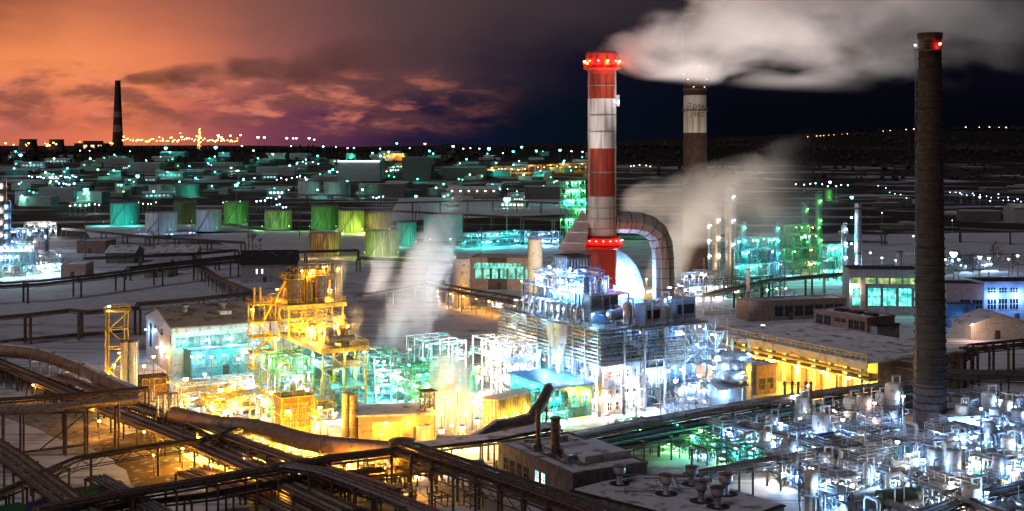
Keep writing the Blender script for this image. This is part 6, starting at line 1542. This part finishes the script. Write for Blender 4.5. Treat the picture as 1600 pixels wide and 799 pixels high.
# ---- lamps: the big teal ones
for (px, py, s, c) in ((32, 244, 1, TEAL), (215, 277, 1.2, TEAL), (134, 299, 1.2, TEAL), (259, 233, .9, TEAL), (337, 232, 1.1, TEAL), (369, 291, 1.6, TEAL), (515, 269, 1.3, TEAL), (650, 308, .9, TEAL), (792, 315, 1.5, TEAL), (455, 229, .6, MINT), (505, 230, .7, MINT), (553, 232, .8, TEAL), (582, 240, .7, TEAL), (594, 233, .7, TEAL), (620, 225, .8, TEAL),
      (671, 237, .8, TEAL), (708, 230, 1.2, TEAL), (764, 234, 1.0, TEAL), (802, 238, 1.2, TEAL), (815, 231, 1.1, TEAL), (838, 237, 1.0, TEAL), (875, 236, 1.0, TEAL), (153, 266, .6, GREEN), (1331, 310, 1.2, TEAL), (1297, 286, .9, COOL), (1490, 400, 1, COOL), (1531, 309, .8, COOL), (240, 300, .5, MINT)):
    Y = 38*F/max(py-HY, 20)
    hgt = 16*min(1.6, max(.9, s))
    # find a ground point whose lamp, hgt above it, shows at the pixel
    Y = None
    for k in range(240, 3000, 6):
        p = at(px, py, k)
        if p.z - hz(p.x, k) <= hgt: Y = k; break
    Y = Y or 2400
    p = at(px, py, Y); g = Vector((p.x, p.y, hz(p.x, p.y)))
    lamp_post(g, max(6, p.z - g.z), c, 260000*s*s*(Y/1100)**.5, (1.15*s*rz.uniform(.7, 1.45))*max(.8, Y/1000)**.8, 'tall ' + CN[c] + ' floodlight mast in the far tank yards, {n}', 1, 'far floodlight masts', 16, pr=.25, name='floodlight_mast')
for (px, py, s, c) in ((664, 226, 1.3, SOD), (396, 236, .8, WHITE), (478, 250, .7, COOL), (724, 233, .7, WHITE), (735, 232, .6, WHITE), (749, 233, .7, WHITE), (893, 237, .7, WHITE), (910, 238, .7, WHITE), (640, 232, .6, WHITE), (543, 232, .6, WHITE), (525, 230, .5, WHITE), (600, 241, .6, WHITE), (786, 240, .6, WHITE), (203, 237, .5, WHITE), (140, 236, .5, WHITE), (125, 236, .5, WHITE),
      (1378, 333, .5, COOL), (1547, 315, .7, BLUE), (1498, 407, .9, COOL), (1530, 403, .9, COOL), (1545, 405, .9, WHITE), (1576, 406, .8, COOL), (1590, 401, 1.0, COOL), (1427, 370, .8, COOL), (1360, 396, .8, COOL), (1378, 404, .8, COOL), (1400, 408, .8, COOL), (1338, 412, .8, COOL), (1488, 345, .4, COOL), (1520, 303, .6, COOL), (1500, 302, .5, COOL), (1590, 312, .7, BLUE), (1560, 304, .5, COOL), (1575, 309, .5, BLUE)):
    Y = None
    for k in range(240, 3000, 6):
        p = at(px, py, k)
        if p.z - hz(p.x, k) <= 9: Y = k; break
    Y = Y or 2500
    p = at(px, py, Y); g = Vector((p.x, p.y, hz(p.x, p.y)))
    lamp_post(g, max(3, p.z - g.z), c, 20000*s*(Y/1000)**.5, (.8*s)*max(.7, Y/1000)**.8, 'smaller ' + CN[c] + ' yard lamp on a pole in the far yards, {n}', 1, 'far yard lamps', 14, pr=.2, name='yard_lamp')
# hillside house lights on the right
for (px, py) in ((1262, 222), (1276, 219), (1282, 218), (1287, 221), (1295, 218), (1303, 217), (1316, 215), (1324, 214), (1380, 214), (1391, 213), (1416, 212), (1428, 214), (1509, 209), (1546, 208), (1561, 201), (1572, 203), (1582, 202), (1590, 206), (1530, 212)):
    p = at(px, py, 3300); g = Vector((p.x, p.y, hz(p.x, p.y)))
    lamp_post(g, max(4, p.z-g.z), SOD if px < 1320 else PINK, 4000, rz.uniform(.9, 1.8), 'faint warm street lamp on the black far hillside, {n}', 1, 'hillside lamps', 5, light=False, pr=.25, name='street_lamp')
# white lamps along the left yards: rows
row = 0
for (x0, x1, y0, y1, n, c, s, where) in ((42, 122, 278, 276, 13, COOL, .8, 'along the shed roofs at far left'), (78, 112, 284, 288, 6, COOL, .8, 'in the lower row at far left'), (106, 158, 322, 320, 7, WHITE, .65, 'before the glowing teal tank'), (205, 248, 319, 317, 6, WHITE, .5, 'on the rim of the teal tank'), (347, 385, 317, 316, 6, MINT, .5, 'on the rim of the green tank'),
       (398, 440, 316, 308, 7, COOL, .9, 'beside the tall teal mast'), (430, 448, 318, 326, 4, COOL, .8, 'above the lone yellow-green tank'), (430, 480, 282, 276, 7, WHITE, .6, 'above the twin grey tanks'), (525, 560, 268, 272, 7, COOL, .8, 'under the shed with the light strip'), (585, 622, 266, 270, 5, WHITE, .6, 'left of the black block'), (583, 600, 310, 308, 4, COOL, .7, 'behind the lime tanks'),
       (322, 336, 257, 259, 4, COOL, .6, 'on the dim small far shed'), (368, 372, 266, 270, 2, WHITE, .7, 'in the dark before the wood'), (460, 500, 254, 256, 5, MINT, .6, 'on the far green slope'), (735, 880, 298, 297, 11, WHITE, .45, 'along the low dark far sheds'), (1240, 1330, 287, 292, 9, MINT, .7, 'beyond the green-lit refinery unit'), (1480, 1600, 300, 316, 13, COOL, .45, 'along the road past the brick chimney'), (1370, 1420, 290, 312, 6, MINT, .4, 'on the dim slope behind the turbine hall'),
       (980, 1020, 258, 262, 5, PINK, .5, 'on the far hillside behind the red chimney')):
    for i in range(n):
        px = x0 + (x1-x0)*(i+.5)/n + rz.uniform(-2, 2); py = y0 + (y1-y0)*(i+.5)/n + rz.uniform(-2, 2)
        Y = None
        for k in range(300, 3000, 8):
            p = at(px, py, k)
            if p.z - hz(p.x, k) <= 8: Y = k; break
        Y = Y or 2400; p = at(px, py, Y); g = Vector((p.x, p.y, hz(p.x, p.y)))
        lamp_post(g, max(3, p.z-g.z), c, 12000*s, .75*s*max(.7, Y/1000)**.85, CN[c] + ' lamp ' + where + ', {n}', 1, 'lamps ' + where, 14, light=(i % 2 == 0), pr=.18, name='yard_lamp')
# golden lights of the far power works on the hill
for i in range(78):
    px = 192 + (i*2.9) % 212 + rz.uniform(-2, 2); py = 222 - abs(rz.gauss(0, 4))
    if i > 62: px = rz.uniform(0, 180); py = rz.uniform(222, 229)
    p = at(px, py, rz.uniform(2750, 2950)); g = Vector((p.x, p.y, hz(p.x, p.y)))
    c = YEL if rz.random() < .75 else SOD
    lamp_post(g, max(4, p.z-g.z), c, 9000, rz.uniform(1.1, 2.3), 'golden lamp twinkling in the far power works on the skyline, {n}' if i <= 62 else 'golden lamp near the cooling towers on the skyline, {n}', 1, 'power works lamps', 9, light=False, pr=.3, name='works_lamp')
for (px, py, s) in ((284, 215, 2.6), (341, 213, 3.0), (346, 216, 2.4), (403, 216, 3.0), (413, 216, 2.6), (448, 217, 2.6), (458, 217, 2.0), (463, 217, 2.2), (483, 217, 2.6), (491, 219, 1.8), (360, 213, 2.2), (376, 212, 2.2), (378, 229, 2.0)):
    p = at(px, py, 2850); g = Vector((p.x, p.y, hz(p.x, p.y)))
    lamp_post(g, max(4, p.z-g.z), PINK, 12000, s, 'large pinkish white lamp on the skyline beside the golden works, {n}', 1, 'skyline lamps', 10, light=False, pr=.35, name='floodlight_mast')
g = at(312, 222, 2850); g.z = hz(g.x, g.y)
t = thing('refinery_column', 'golden glowing lattice column rising over the far works', 'plant structure', g, 0)
for k in range(4):
    w0 = 11-2.8*k
    b = MB()
    for sx in (-1, 1): b.bar((sx*w0/2, 0, k*12), (sx*(w0-2.8)/2, 0, k*12+12), 1.4)
    b.bar((-w0/2, 0, k*12), ((w0-2.8)/2, .3, k*12+12), 1.0); b.bar((w0/2, 0, k*12), (-(w0-2.8)/2, -.3, k*12+12), 1.0); b.build('lattice', YELLOWP, t)
for k in range(22):
    z = k*2.2 + 3; lamp(t, (rz.uniform(-.5, .5)*(12-z*.2), -1.5, z), YEL if k % 3 else SOD, 5000, 1.2, 8, light=(k % 3 == 0))
for i, (l, r_, tp) in enumerate(((28, 60, 208), (75, 102, 209))):
    p = at((l+r_)/2, 230, 3000); p.z = hz(p.x, p.y); rad = (r_-l)/2*3000/F; h = (230-tp)*3000/F
    t = thing('cooling_tower', ('wide squat cooling tower at the far left of the skyline', 'narrower cooling tower next to the steaming works')[i], 'cooling tower', p, 0)
    MB().lathe([(rad, 0), (rad*.9, h*.4), (rad*.82, h*.75), (rad*.8, h), (rad*.74, h), (rad*.7, h*.6)], 26).build('shell', mat('tower_concrete', (.2, .15, .13), .9, 0), t, True)
    MB().lathe([(rad*.81, h*.96), (rad*.84, h*.96), (rad*.84, h), (rad*.81, h)], 26).build('rim', FBR, t)
p = at(116, 229, 2980); p.z = hz(p.x, p.y)
t = building('power_house', 'dark power house with three lit windows between the cooling tower and the banded chimney', p, 76, 30, 22, FBR, 'flat', DARKROOF, False, rot=0, parapet=False, door=False)
windows(t, -1, 18, 70, 9, 18, 3, lit_window('far_gold_window', (1, .6, .2), (1, .85, .5), 1.6, .05), FBR, 0, gap=.5, split=2)
MB().box(20, 62, 4, 26, 22, 28).build('monitor_roof', FBR, t)
FARW = lit_window('far_cold_window', (.1, .3, .4), (.6, .9, 1), 1.2, .2)
# scattered low sheds and tanks that fill the far yards, most with a lamp of their own
for i in range(150):
    px = 10 + (i*61.8) % 920 + rz.uniform(-10, 10); py = 244 + ((i*37) % 88)*.95
    if 160 < px < 660 and py > 312: continue
    if px > 905 and py > 280: continue
    wd = rz.uniform(14, 46); hg = rz.uniform(4, 11)*(1 if py > 270 else .75)
    m = rz.choice((GREYW, CONC, CONCD, TEALP, GREYW)); kind = {'grey_panel': 'grey', 'concrete': 'pale', 'concrete_dark': 'dark', 'teal_paint': 'teal'}[m.name]
    band_ = 'on the far slope' if py < 270 else 'in the far tank yards'
    t_ = wh(px, px+wd, py-hg, py, m, kind + ' low shed scattered ' + band_ + ', {n}', roof='x' if i % 3 == 0 else 'flat', rot=rz.uniform(-.3, .3), depth=10, fam=1, name='low_shed', rh=1.5)
    if i % 3 == 0 and py > 256:
        Lx = wd*t_.location.y/F; Hh = t_['h']
        windows(t_, -1, Lx*.08, Lx*.92, Hh*.35, Hh*.7, 4 if wd < 30 else 6, (TW, MATS['small_warm_window'], FARW)[i // 3 % 3], GREYW, 0, gap=.4, split=1, mid=False)
    if i % 4 != 3:
        g = px2w(px + wd*.4, py + 1.2); c = (TEAL, MINT, TEAL, GREEN)[i % 4]
        lamp_post(g, 9, c, 160000*(g.y/1100), .5*rz.uniform(.6, 1.8)*max(.8, g.y/1000)**.8, CN[c] + ' lamp before a low shed ' + band_ + ', {n}', 1, 'shed lamps', 14, pr=.2, name='shed_lamp')
for i in range(26):
    px = 1360 + (i*43) % 250; py = 290 + (i*29) % 70; 
    if 1425 < px < 1478: continue
    wd = rz.uniform(14, 40)
    wh(px, px+wd, py-rz.uniform(3, 7), py, (CONCD, GREYW)[i % 2], ('dark', 'grey')[i % 2] + ' low shed on the snow behind the brick chimney, {n}', rot=rz.uniform(-.3, .3), depth=10, fam=1, name='low_shed')
for i in range(44):
    px = 20 + (i*83.7) % 890; py = 250 + (i*23) % 66
    if 160 < px < 660 and py > 306: continue
    g = px2w(px, py); rad = rz.uniform(5, 9); m = (TANKW, TANKT, TANKW, TANKG)[i % 4]
    tank(g, rad, rz.uniform(6, 9), m, {'tank_white': 'white', 'tank_teal_lit': 'teal', 'tank_green_lit': 'green'}[m.name] + ' small round tank scattered in the far tank yards, {n}', fam=1, rail=False, stairs=False, name='small_tank')
    p = g + Vector((rad*.4, -rad-9, 0)); p.z = hz(p.x, p.y); c = (TEAL, MINT, GREEN, TEAL)[i % 4]
    lamp_post(p, 5, c, 26000, .5*max(.8, g.y/1000)**.8, CN[c] + ' lamp before a small far tank, {n}', 1, 'small tank lamps', 12, pr=.2, name='tank_lamp')
for i in range(20):
    py = 262 + i*3.4; x0 = 40 + (i*137) % 560; x1 = x0 + 120 + (i*53) % 150
    if py > 306 and x1 > 160: continue
    a = px2w(x0, py); c = px2w(x1, py + rz.uniform(-3, 3))
    if abs(a.z - c.z) > 3: continue
    a.z += 7; c.z = a.z; rack('pipe_trestle', [a, c], 'faint dark pipe trestle threading the far yards, {n}', [.6, .5], 2.0, 45, DARKST, [DARKST], pw=1.2, fam=1)
set_pow(.42)
# ================================================================ lit units in the middle distance
unit('distillation_structure', 'bright white-lit unit at the left edge, near rank', gz(-18, 436), [0, 5, 10, 15, 20], [0, 5, 10], [5, 10, 14], STEEL, 50, [COOL, WHITE, COOL, MINT], 26, 3200, [GALV, STEEL, WHITEP, BLUEP], 51, (0, 1))
unit('distillation_structure', 'bright white-lit unit at the left edge, far rank', gz(-10, 395), [0, 6, 12, 18, 24], [0, 6, 12], [6, 12], STEEL, 40, [COOL, COOL, WHITE], 24, 3600, [GALV, STEEL, WHITEP, BLUEP], 52, (0,))
unit('distillation_structure', 'smaller white-lit rank right of the left-edge unit', gz(62, 430), [0, 5, 10], [0, 5, 10], [5, 9], STEEL, 40, [COOL, WHITE, TEAL], 18, 3000, [GALV, STEEL, WHITEP], 53, (0,))
unit('distillation_structure', 'low cold-lit rank behind the small pink shed', gz(40, 372), [0, 6, 12, 18], [0, 6], [5, 9], STEEL, 30, [COOL, WHITE], 14, 4200, [GALV, STEEL, WHITEP], 54, (0,))
for i, (px, pyb, pyt, r) in enumerate(((3, 410, 283, 2.0), (11, 420, 318, 1.5), (46, 425, 360, 1.2), (72, 400, 350, 1.0))):
    w = gz(px, pyb); h = H - (pyt-HY)*w.y/F
    vessel(w, r, h, STEEL, ('tallest column at the left edge studded with white lamps', 'second tall column at the left edge', 'short column inside the left-edge unit', 'slim column right of the short one in the left-edge unit')[i], rot=0, name='distillation_column', plats=tuple(h*f for f in ((.3, .45, .6, .75, .9) if i < 2 else (.5, .85))), lampcol=(PINK if i == 0 else COOL), lampp=2600, nozzles=1)
unit('distillation_structure', 'mint-lit open steel tower just left of the red chimney', gz(884, 372), [0, 5, 10, 14], [0, 6], [6, 12, 18, 24, 30, 35], GREENP, 40, [MINT, MINT, TEAL, GREEN], 34, 6500, [GREENP, GALV, TEALP], 55, (0, 1, 2, 3, 4), .4)
unit('distillation_structure', 'low blue and teal lit pipe unit beyond the brown hall', gz(728, 388), [0, 7, 14, 21, 28, 35, 42], [0, 7], [4, 8], STEEL, 50, [TEAL, COOL, TEAL, BLUE], 26, 4200, [TEALP, GALV, BLUEP], 56, (0,))
unit('distillation_structure', 'blue-lit pipe unit left of the mint-lit steel tower', gz(830, 386), [0, 7, 14, 21], [0, 7], [4, 8], STEEL, 40, [COOL, BLUE, COOL], 14, 4200, [TEALP, GALV, BLUEP], 57, (0,))
set_pow(.32)
unit('refinery_structure', 'teal and blue lit refinery unit right of the brown steam', gz(1150, 436), [0, 6, 12, 18, 24], [0, 6, 12], [6, 12, 17], TEALP, 60, [TEAL, BLUE, COOL, TEAL, GREEN], 30, 3600, [TEALP, GALV, BLUEP], 58, (0, 1), .3)
unit('refinery_structure', 'dark green scaffold-like refinery unit beside the teal one', gz(1238, 432), [0, 5, 10, 15], [0, 5, 10], [6, 12, 18, 22], GREENP, 60, [GREEN, MINT, YEL, GREEN], 22, 1500, [GREENP, DARKST, GREENP], 59, (0, 1, 2), .34)
unit('refinery_structure', 'small mint-lit refinery unit next to the silver stack', gz(1294, 440), [0, 5, 10], [0, 5], [5, 10, 15], TEALP, 40, [MINT, TEAL, MINT], 20, 3600, [TEALP, GALV, GREENP], 60, (0, 1), .3)
unit('refinery_structure', 'white-lit refinery unit under the brown steam by the duct', gz(1065, 470), [0, 5, 10, 15, 20], [0, 5], [5, 10], STEEL, 50, [COOL, WHITE, PINK, COOL], 20, 2600, [GALV, STEEL, WHITEP], 61, (0,), .26)
unit('refinery_structure', 'dim green-lit pipe unit before the teal refinery unit', gz(1130, 470), [0, 6, 12, 18, 24, 30], [0, 5], [4, 7.5], DARKST, 50, [MINT, GREEN, COOL], 9, 1600, [DARKST, GREENP, STEEL], 62, (0,), .26)
unit('refinery_structure', 'low dark unit with cold lamps at the right edge beyond the warehouses', gz(1482, 428), [0, 7, 14, 21, 28], [0, 6], [4, 7], DARKST, 40, [COOL, WHITE, COOL], 12, 2600, [DARKST, STEEL], 63, (0,), .26)
for i, (px, pyb, pyt, r, m) in enumerate(((1119, 445, 334, 1.6, INSUL), (1141, 440, 292, 2.2, INSUL), (1105, 440, 345, 1.2, GALV), (1258, 420, 318, 1.0, GREENP), (1278, 425, 302, 1.2, GREENP), (1318, 440, 352, 1.0, GALV), (1160, 432, 350, 1.0, TEALP), (1213, 430, 352, .9, TEALP))):
    w = gz(px, pyb); h = H - (pyt-HY)*w.y/F
    vessel(w, r, h, m, ('tan column with warm lamps at the edge of the brown steam', 'tallest pale column fading into the brown steam', 'thin grey column nearest the big duct', 'thin green column in the scaffolded unit', 'tall green lattice-decked column of the scaffolded unit', 'grey column beside the silver stack', 'teal column at the left of the teal-lit unit', 'slim teal column at the right of the teal-lit unit')[i], rot=.3, name='distillation_column', plats=tuple(h*f for f in (.35, .6, .85)), lampcol=(PINK, COOL, WHITE, GREEN, GREEN, COOL, TEAL, TEAL)[i], lampp=1800, nozzles=1)
set_pow(1.0)
# white tank, cream silo, orange-lit rack behind the steam
w = gz(721, 478); w.z = 0
t = tank(w, 3.2, 16.8, WHITEP, 'tall narrow white tank with a bright flank in front of the mint-lit hall', name='storage_silo', stairs=False)
lamp_post(w + Vector((7, -6, 0)), 4, YEL, 1800, .26, 'yellow lamp at the foot of the tall white tank', es=20)
lamp_post(w + Vector((-8, -7, 0)), 4, WHITE, 1500, .26, 'white lamp at the foot of the tall white tank', es=20)
w = gz(836, 470); w.z = 0
t = tank(w, 2.7, 22.5, CREAM, 'cream silo peeping over the top of the boiler plant', name='storage_silo', stairs=False)
lamp_post(w + Vector((-5, -8, 0)), 8, YEL, 3500, .3, 'yellow lamp between the cream silo and the mint-lit hall', es=20)
rack('pipe_rack', [(670, 448, 6), (740, 462, 6), (812, 474, 6), (850, 482, 6)], 'orange-lit pipe rack passing behind the tall white tank', rads(5, .2, .4), .8, 9, BROWNST, [INSULB, INSUL, BROWNST], tiers=2)
for i in range(7):
    w = gz(684 + i*20, 474 + i*4.2); w.z = 0; lamp_post(w, 4.2, SOD, 2600, .28, 'orange lamp under the rack behind the white tank, {n}', 1, 'lamps under the orange rack', 40, pr=.1)
rack('pipe_rack', [(560, 462, 5), (650, 448, 5), (690, 440, 5)], 'pale pipe rack half hidden by the blue steam', rads(4, .2, .35), .8, 14, STEEL, [STEEL, ALU])
# distant trestles
for (pts, lab) in (([(600, 318, 9), (760, 314, 9), (925, 320, 9)], 'far dark trestle striding across the snow field'), ([(610, 330, 8), (760, 338, 8), (915, 345, 8)], 'second far trestle in front of the striding one'), ([(440, 305, 9), (600, 306, 9)], 'far trestle behind the deep green tank'), ([(200, 420, 5), (420, 396, 5), (560, 392, 5)], 'dark trestle in front of the rusty brown tank'),
    ([(560, 404, 6), (700, 410, 6), (760, 404, 6)], 'dark trestle before the half green tank'), ([(1380, 362, 8), (1500, 358, 8), (1660, 364, 8)], 'far dark trestle along the snow right of the brick chimney'), ([(1105, 462, 7), (1200, 440, 7), (1330, 428, 7)], 'dark pipe bridge before the green scaffold-like unit'), ([(100, 358, 5), (240, 372, 5), (380, 380, 5)], 'low dark trestle below the white tanks'), ([(130, 405, 5), (300, 398, 5), (370, 392, 5)], 'dark trestle left of the black roofed store')):
    rack('pipe_trestle', pts, lab, [.35, .3, .4], 1.1, 24, DARKST, [DARKST, BROWNST], pw=.7)
# thin poles, bare trees
for i, (px, pyb, h) in enumerate(((248, 385, 26), (300, 388, 26), (388, 395, 28), (133, 400, 24), (468, 372, 22), (606, 402, 20), (655, 372, 20), (752, 420, 20), (1100, 470, 16), (1219, 480, 16), (1470, 470, 18))):
    w = gz(px, pyb); w.z = 0
    t = thing('power_pole', 'thin dark power pole among the middle yards, {n}', 'pole', w, .2*i, 'power poles', 1)
    MB().lathe([(.28, 0), (.16, h)], 7).build('post', DARKST, t, True); MB().bar((-1.4, 0, h-1), (1.4, 0, h-1), .2).build('cross_arm', DARKST, t); MB().bar((-1.0, 0, h-2.2), (1.0, 0, h-2.2), .18).build('cross_arm', DARKST, t)
for i, (px, py, h) in enumerate(((395, 398, 11), (406, 400, 9), (240, 392, 11), (262, 388, 8), (1500, 425, 10), (1520, 428, 9), (1560, 424, 11), (1582, 428, 9), (1380, 350, 14), (1352, 346, 12), (1240, 485, 6), (1262, 486, 5), (1552, 412, 10))):
    w = gz(px, py); w.z = 0
    bare_tree(w, h, ('bare grey tree on the snow before the tanks, {n}' if px < 500 else 'bare dark tree in the yards round the brick chimney, {n}'), BARK, fam=1, spread=.5)
# ================================================================ smoke and steam (volumes)
def plume(name, label, base, length, c_of, r0, r1, q, dens, col, axis='X', noise=.12, stretch=1.0, edge=1.6, namt=1.3, fade0=.0, fade1=.25, aniso=.2, cp=1.0, rp=.6, yaw=0.0, absorb=(0, 0, 0), detail=4, seed=0.0, core=0.0):
    """a closed tube of steam: local x runs along it, its centre line rises by c_of * t^cp, its radius goes r0 to r1 as t^rp"""
    b = MB(); n = 18; k = 14; vsx = []; fs = []
    for i in range(k+1):
        t_ = i/k; cz = c_of * t_**cp; rr = (r0 + (r1-r0)*t_**rp)*1.04
        for j in range(n):
            a = 2*math.pi*j/n; vsx.append((t_*length, math.cos(a)*rr*q, cz + math.sin(a)*rr))
    for i in range(k):
        for j in range(n):
            j2 = (j+1) % n; fs.append((i*n+j, i*n+j2, (i+1)*n+j2, (i+1)*n+j))
    fs.append(tuple(range(n-1, -1, -1))); fs.append(tuple(range(k*n, (k+1)*n)))
    b.add(vsx, fs)
    m = bpy.data.materials.new(name + '_volume'); global N, L
    nt, N, L = nodes_of(m)
    out = N.new('ShaderNodeOutputMaterial'); pv = N.new('ShaderNodeVolumePrincipled'); L.new(pv.outputs[0], out.inputs['Volume'])
    pv.inputs['Color'].default_value = (*col, 1); pv.inputs['Anisotropy'].default_value = aniso
    tc = N.new('ShaderNodeTexCoord'); sp = N.new('ShaderNodeSeparateXYZ'); L.new(tc.outputs['Object'], sp.inputs[0])
    t_ = M('DIVIDE', sp.outputs['X'], length); tcl = M('MAXIMUM', t_, .0001)
    cz = M('MULTIPLY', M('POWER', tcl, cp), c_of)
    rr = M('ADD', M('MULTIPLY', M('POWER', tcl, rp), r1-r0), r0)
    dz = M('SUBTRACT', sp.outputs['Z'], cz); dy = M('DIVIDE', sp.outputs['Y'], q)
    d = M('DIVIDE', M('SQRT', M('ADD', M('MULTIPLY', dz, dz), M('MULTIPLY', dy, dy))), rr)
    mp = N.new('ShaderNodeMapping'); L.new(tc.outputs['Object'], mp.inputs[0]); mp.inputs['Scale'].default_value = (noise*stretch, noise, noise); mp.inputs['Location'].default_value = (seed, seed*1.7, seed*.3)
    nz = N.new('ShaderNodeTexNoise'); nz.inputs['Scale'].default_value = 1; nz.inputs['Detail'].default_value = detail; nz.inputs['Roughness'].default_value = .55; nz.inputs['Distortion'].default_value = .4
    L.new(mp.outputs[0], nz.inputs['Vector'])
    e = M('ADD', M('MULTIPLY', M('SUBTRACT', 1.0, d), edge), M('MULTIPLY', M('SUBTRACT', nz.outputs['Fac'], .5), namt*2))
    e = M('ADD', e, -.35 + core, clamp=True)
    rim = sstep(d, 1.0, .8)
    f1 = sstep(t_, 1.0, 1.0 - fade1)
    den = M('MULTIPLY', M('MULTIPLY', e, f1), M('MULTIPLY', rim, dens))
    den = M('MULTIPLY', den, M('DIVIDE', (r0+r1)*.5, rr))
    if fade0: den = M('MULTIPLY', den, sstep(t_, -.01, fade0))
    L.new(den, pv.inputs['Density'])
    o = b.build(name, m, None, True)
    o.location = base
    if axis == 'Z': o.rotation_euler = (0, -math.pi/2, yaw)
    else: o.rotation_euler = (0, 0, yaw)
    tag(o, label, 'smoke' if 'smoke' in name else 'steam', kind='stuff')
    return o
# the great plume off the red chimney, blown to the right
plume('smoke', 'broad pale smoke plume streaming right from the red and white chimney', CH + Vector((-3.0, 0, 81.0)), 140, 19.5, 2.4, 31.0, 1.0, .085, (.93, .84, .82), noise=.075, stretch=.5, edge=1.2, namt=2.9, fade1=.72, cp=.75, rp=.58, yaw=.06, core=.22, seed=3.1, detail=7)
# brownish steam behind the duct
plume('steam', 'brownish grey steam drifting up behind the big smoke duct', at(1030, 440, 378), 34, -22, 8, 12, 1.0, .07, (.92, .84, .76), axis='Z', noise=.085, stretch=.7, edge=1.5, namt=1.9, cp=1.25, rp=.7, fade1=.45, fade0=.05, seed=1.3, core=.1)
plume('steam', 'broad pale brownish steam cloud drifting right behind the big smoke duct', at(966, 340, 392), 66, 11, 8, 20, 1.0, .11, (.9, .82, .74), noise=.075, stretch=.6, edge=1.4, namt=2.3, fade0=.06, fade1=.6, rp=.6, seed=12.3, core=.1)
plume('steam', 'thin grey haze of steam over the teal refinery unit', at(1120, 365, 470), 50, 12, 8, 16, 1.0, .055, (.8, .86, .82), noise=.06, stretch=.5, edge=1.5, namt=1.8, fade0=.3, fade1=.5, seed=7.7)
# blue white steam between the plants
plume('steam', 'blue white steam column rising between the yellow tower and the boiler plant', at(640, 545, 300), 42, -13, 12, 4.0, 1.0, .11, (.92, .94, .97), axis='Z', noise=.15, stretch=.45, edge=1.4, namt=2.6, cp=1.5, rp=1.0, fade1=.5, seed=4.2, core=.05)
plume('steam', 'wispy steam drifting off beside the yellow tower top', at(590, 470, 296), 26, -3, 5, 6, 1.0, .06, (.9, .93, .97), axis='Z', noise=.13, stretch=.6, edge=1.6, namt=1.3, cp=1.2, rp=1.0, fade0=.2, fade1=.5, seed=9.2)
plume('steam', 'glowing orange steam cloud boiling up beside the pump house', at(712, 690, 252), 20, 1.6, 6.5, 4.5, 1.0, .4, (.97, .94, .88), axis='Z', noise=.16, stretch=.7, edge=1.9, namt=1.1, cp=1.2, rp=1.0, fade1=.55, seed=5.5, core=.2)
plume('steam', 'small orange steam wisp leaving the top deck of the yellow tower', tl(9.5, 15, 23), 11, -2.2, .8, 3.0, 1.0, .14, (.95, .92, .88), axis='Z', noise=.2, stretch=.6, edge=1.7, namt=1.1, cp=1.3, rp=.8, fade1=.6, seed=2.2, core=.15)
plume('steam', 'low white mist lying before the foot of the blue-white plant', at(985, 668, 252), 34, 4, 3.0, 4.2, 2.0, .05, (.9, .93, .98), noise=.13, stretch=.6, edge=1.7, namt=1.2, fade0=.25, fade1=.4, yaw=.5, seed=6.4)
plume('steam', 'yellow steam puff on the near edge of the yellow deck', tl(10, 7, 13.7), 9, -1.0, 2.2, 2.6, 1.0, .10, (.96, .94, .9), axis='Z', noise=.2, edge=1.7, namt=1.2, rp=1, fade1=.6, seed=8.1, core=.1)
# far chimney's dark trail and the lit steam of the cooling tower
plume('smoke', 'dark smoke trail blowing right from the distant banded chimney', at(184, 127, 3000), 820, 62, 9, 90, 1.0, .016, (.75, .58, .54), noise=.014, stretch=.7, edge=1.5, namt=2.2, fade1=.5, cp=.9, rp=.75, seed=1.9, core=.12)
for i, (x, c, e) in enumerate(((660, TEAL, 3000), (690, COOL, 2600), (640, COOL, 2600))):
    w = gz(x, 600 - i*8); w.z = 0
    lamp_post(w, 6, c, e, .3, CN[c] + ' lamp at the root of the blue white steam, {n}', 1, None, 40)
for i, (px, py, c, e) in enumerate(((1060, 455, PINK, 30000), (1010, 445, YEL, 36000), (1085, 440, PINK, 24000), (985, 440, SOD, 16000))):  # lamps added to light the brownish steam from below
    w = gz(px, py + 12); w.z = 0
    lamp_post(w, 5, c, e, .3, CN[c] + ' lamp added at the root to light the brownish steam, {n}', 1, None, 30)


for (p, tgt, e, s, c, lab) in ((gz(1192, 516, 9.9), at(1060, 345, 385), 900000, 64, (1, .9, .8), 'added warm floodlight on the snowy hall roof aimed at the brownish steam'),
                               (pl(2, 40, 19), at(640, 440, 306), 70000, 95, (.9, .93, 1), 'added cold floodlight on the boiler walkway aimed at the blue white steam'),
                               (tl(11, 24, 22), at(640, 430, 306), 60000, 100, (1, .86, .78), 'added warm floodlight on the yellow tower aimed at the blue white steam')):
    t = thing('floodlight', lab, 'floodlight', p, 0)  # floodlight added only to brighten the steam
    MB().box(-.5, .5, -.35, .35, .5, 1.2).build('housing', STEEL, t); MB().box(-.1, .1, -.1, .1, -.2, .5).build('bracket', STEEL, t)
    MB().box(-.42, .42, -.28, .28, 1.21, 1.26).build('lens', MATS['added_flood_lens'], t)
    add_light(p + Vector((0, 0, 1.7)), e, c, .2, tgt, s, .6)
for (px, py, z, e) in ((706, 690, 3, 15000), (728, 688, 5, 15000), (695, 684, 8, 12000), (715, 690, 10, 12000)):  # lamps added to make the cloud glow from within
    w = gz(px, py); w.z = 0; lamp_post(w, z, SOD if z != 5 else PINK, e*1.3, .3, 'added lamp lighting the boiling steam cloud from inside, {n}', 1, None, 50)
finish_labels()
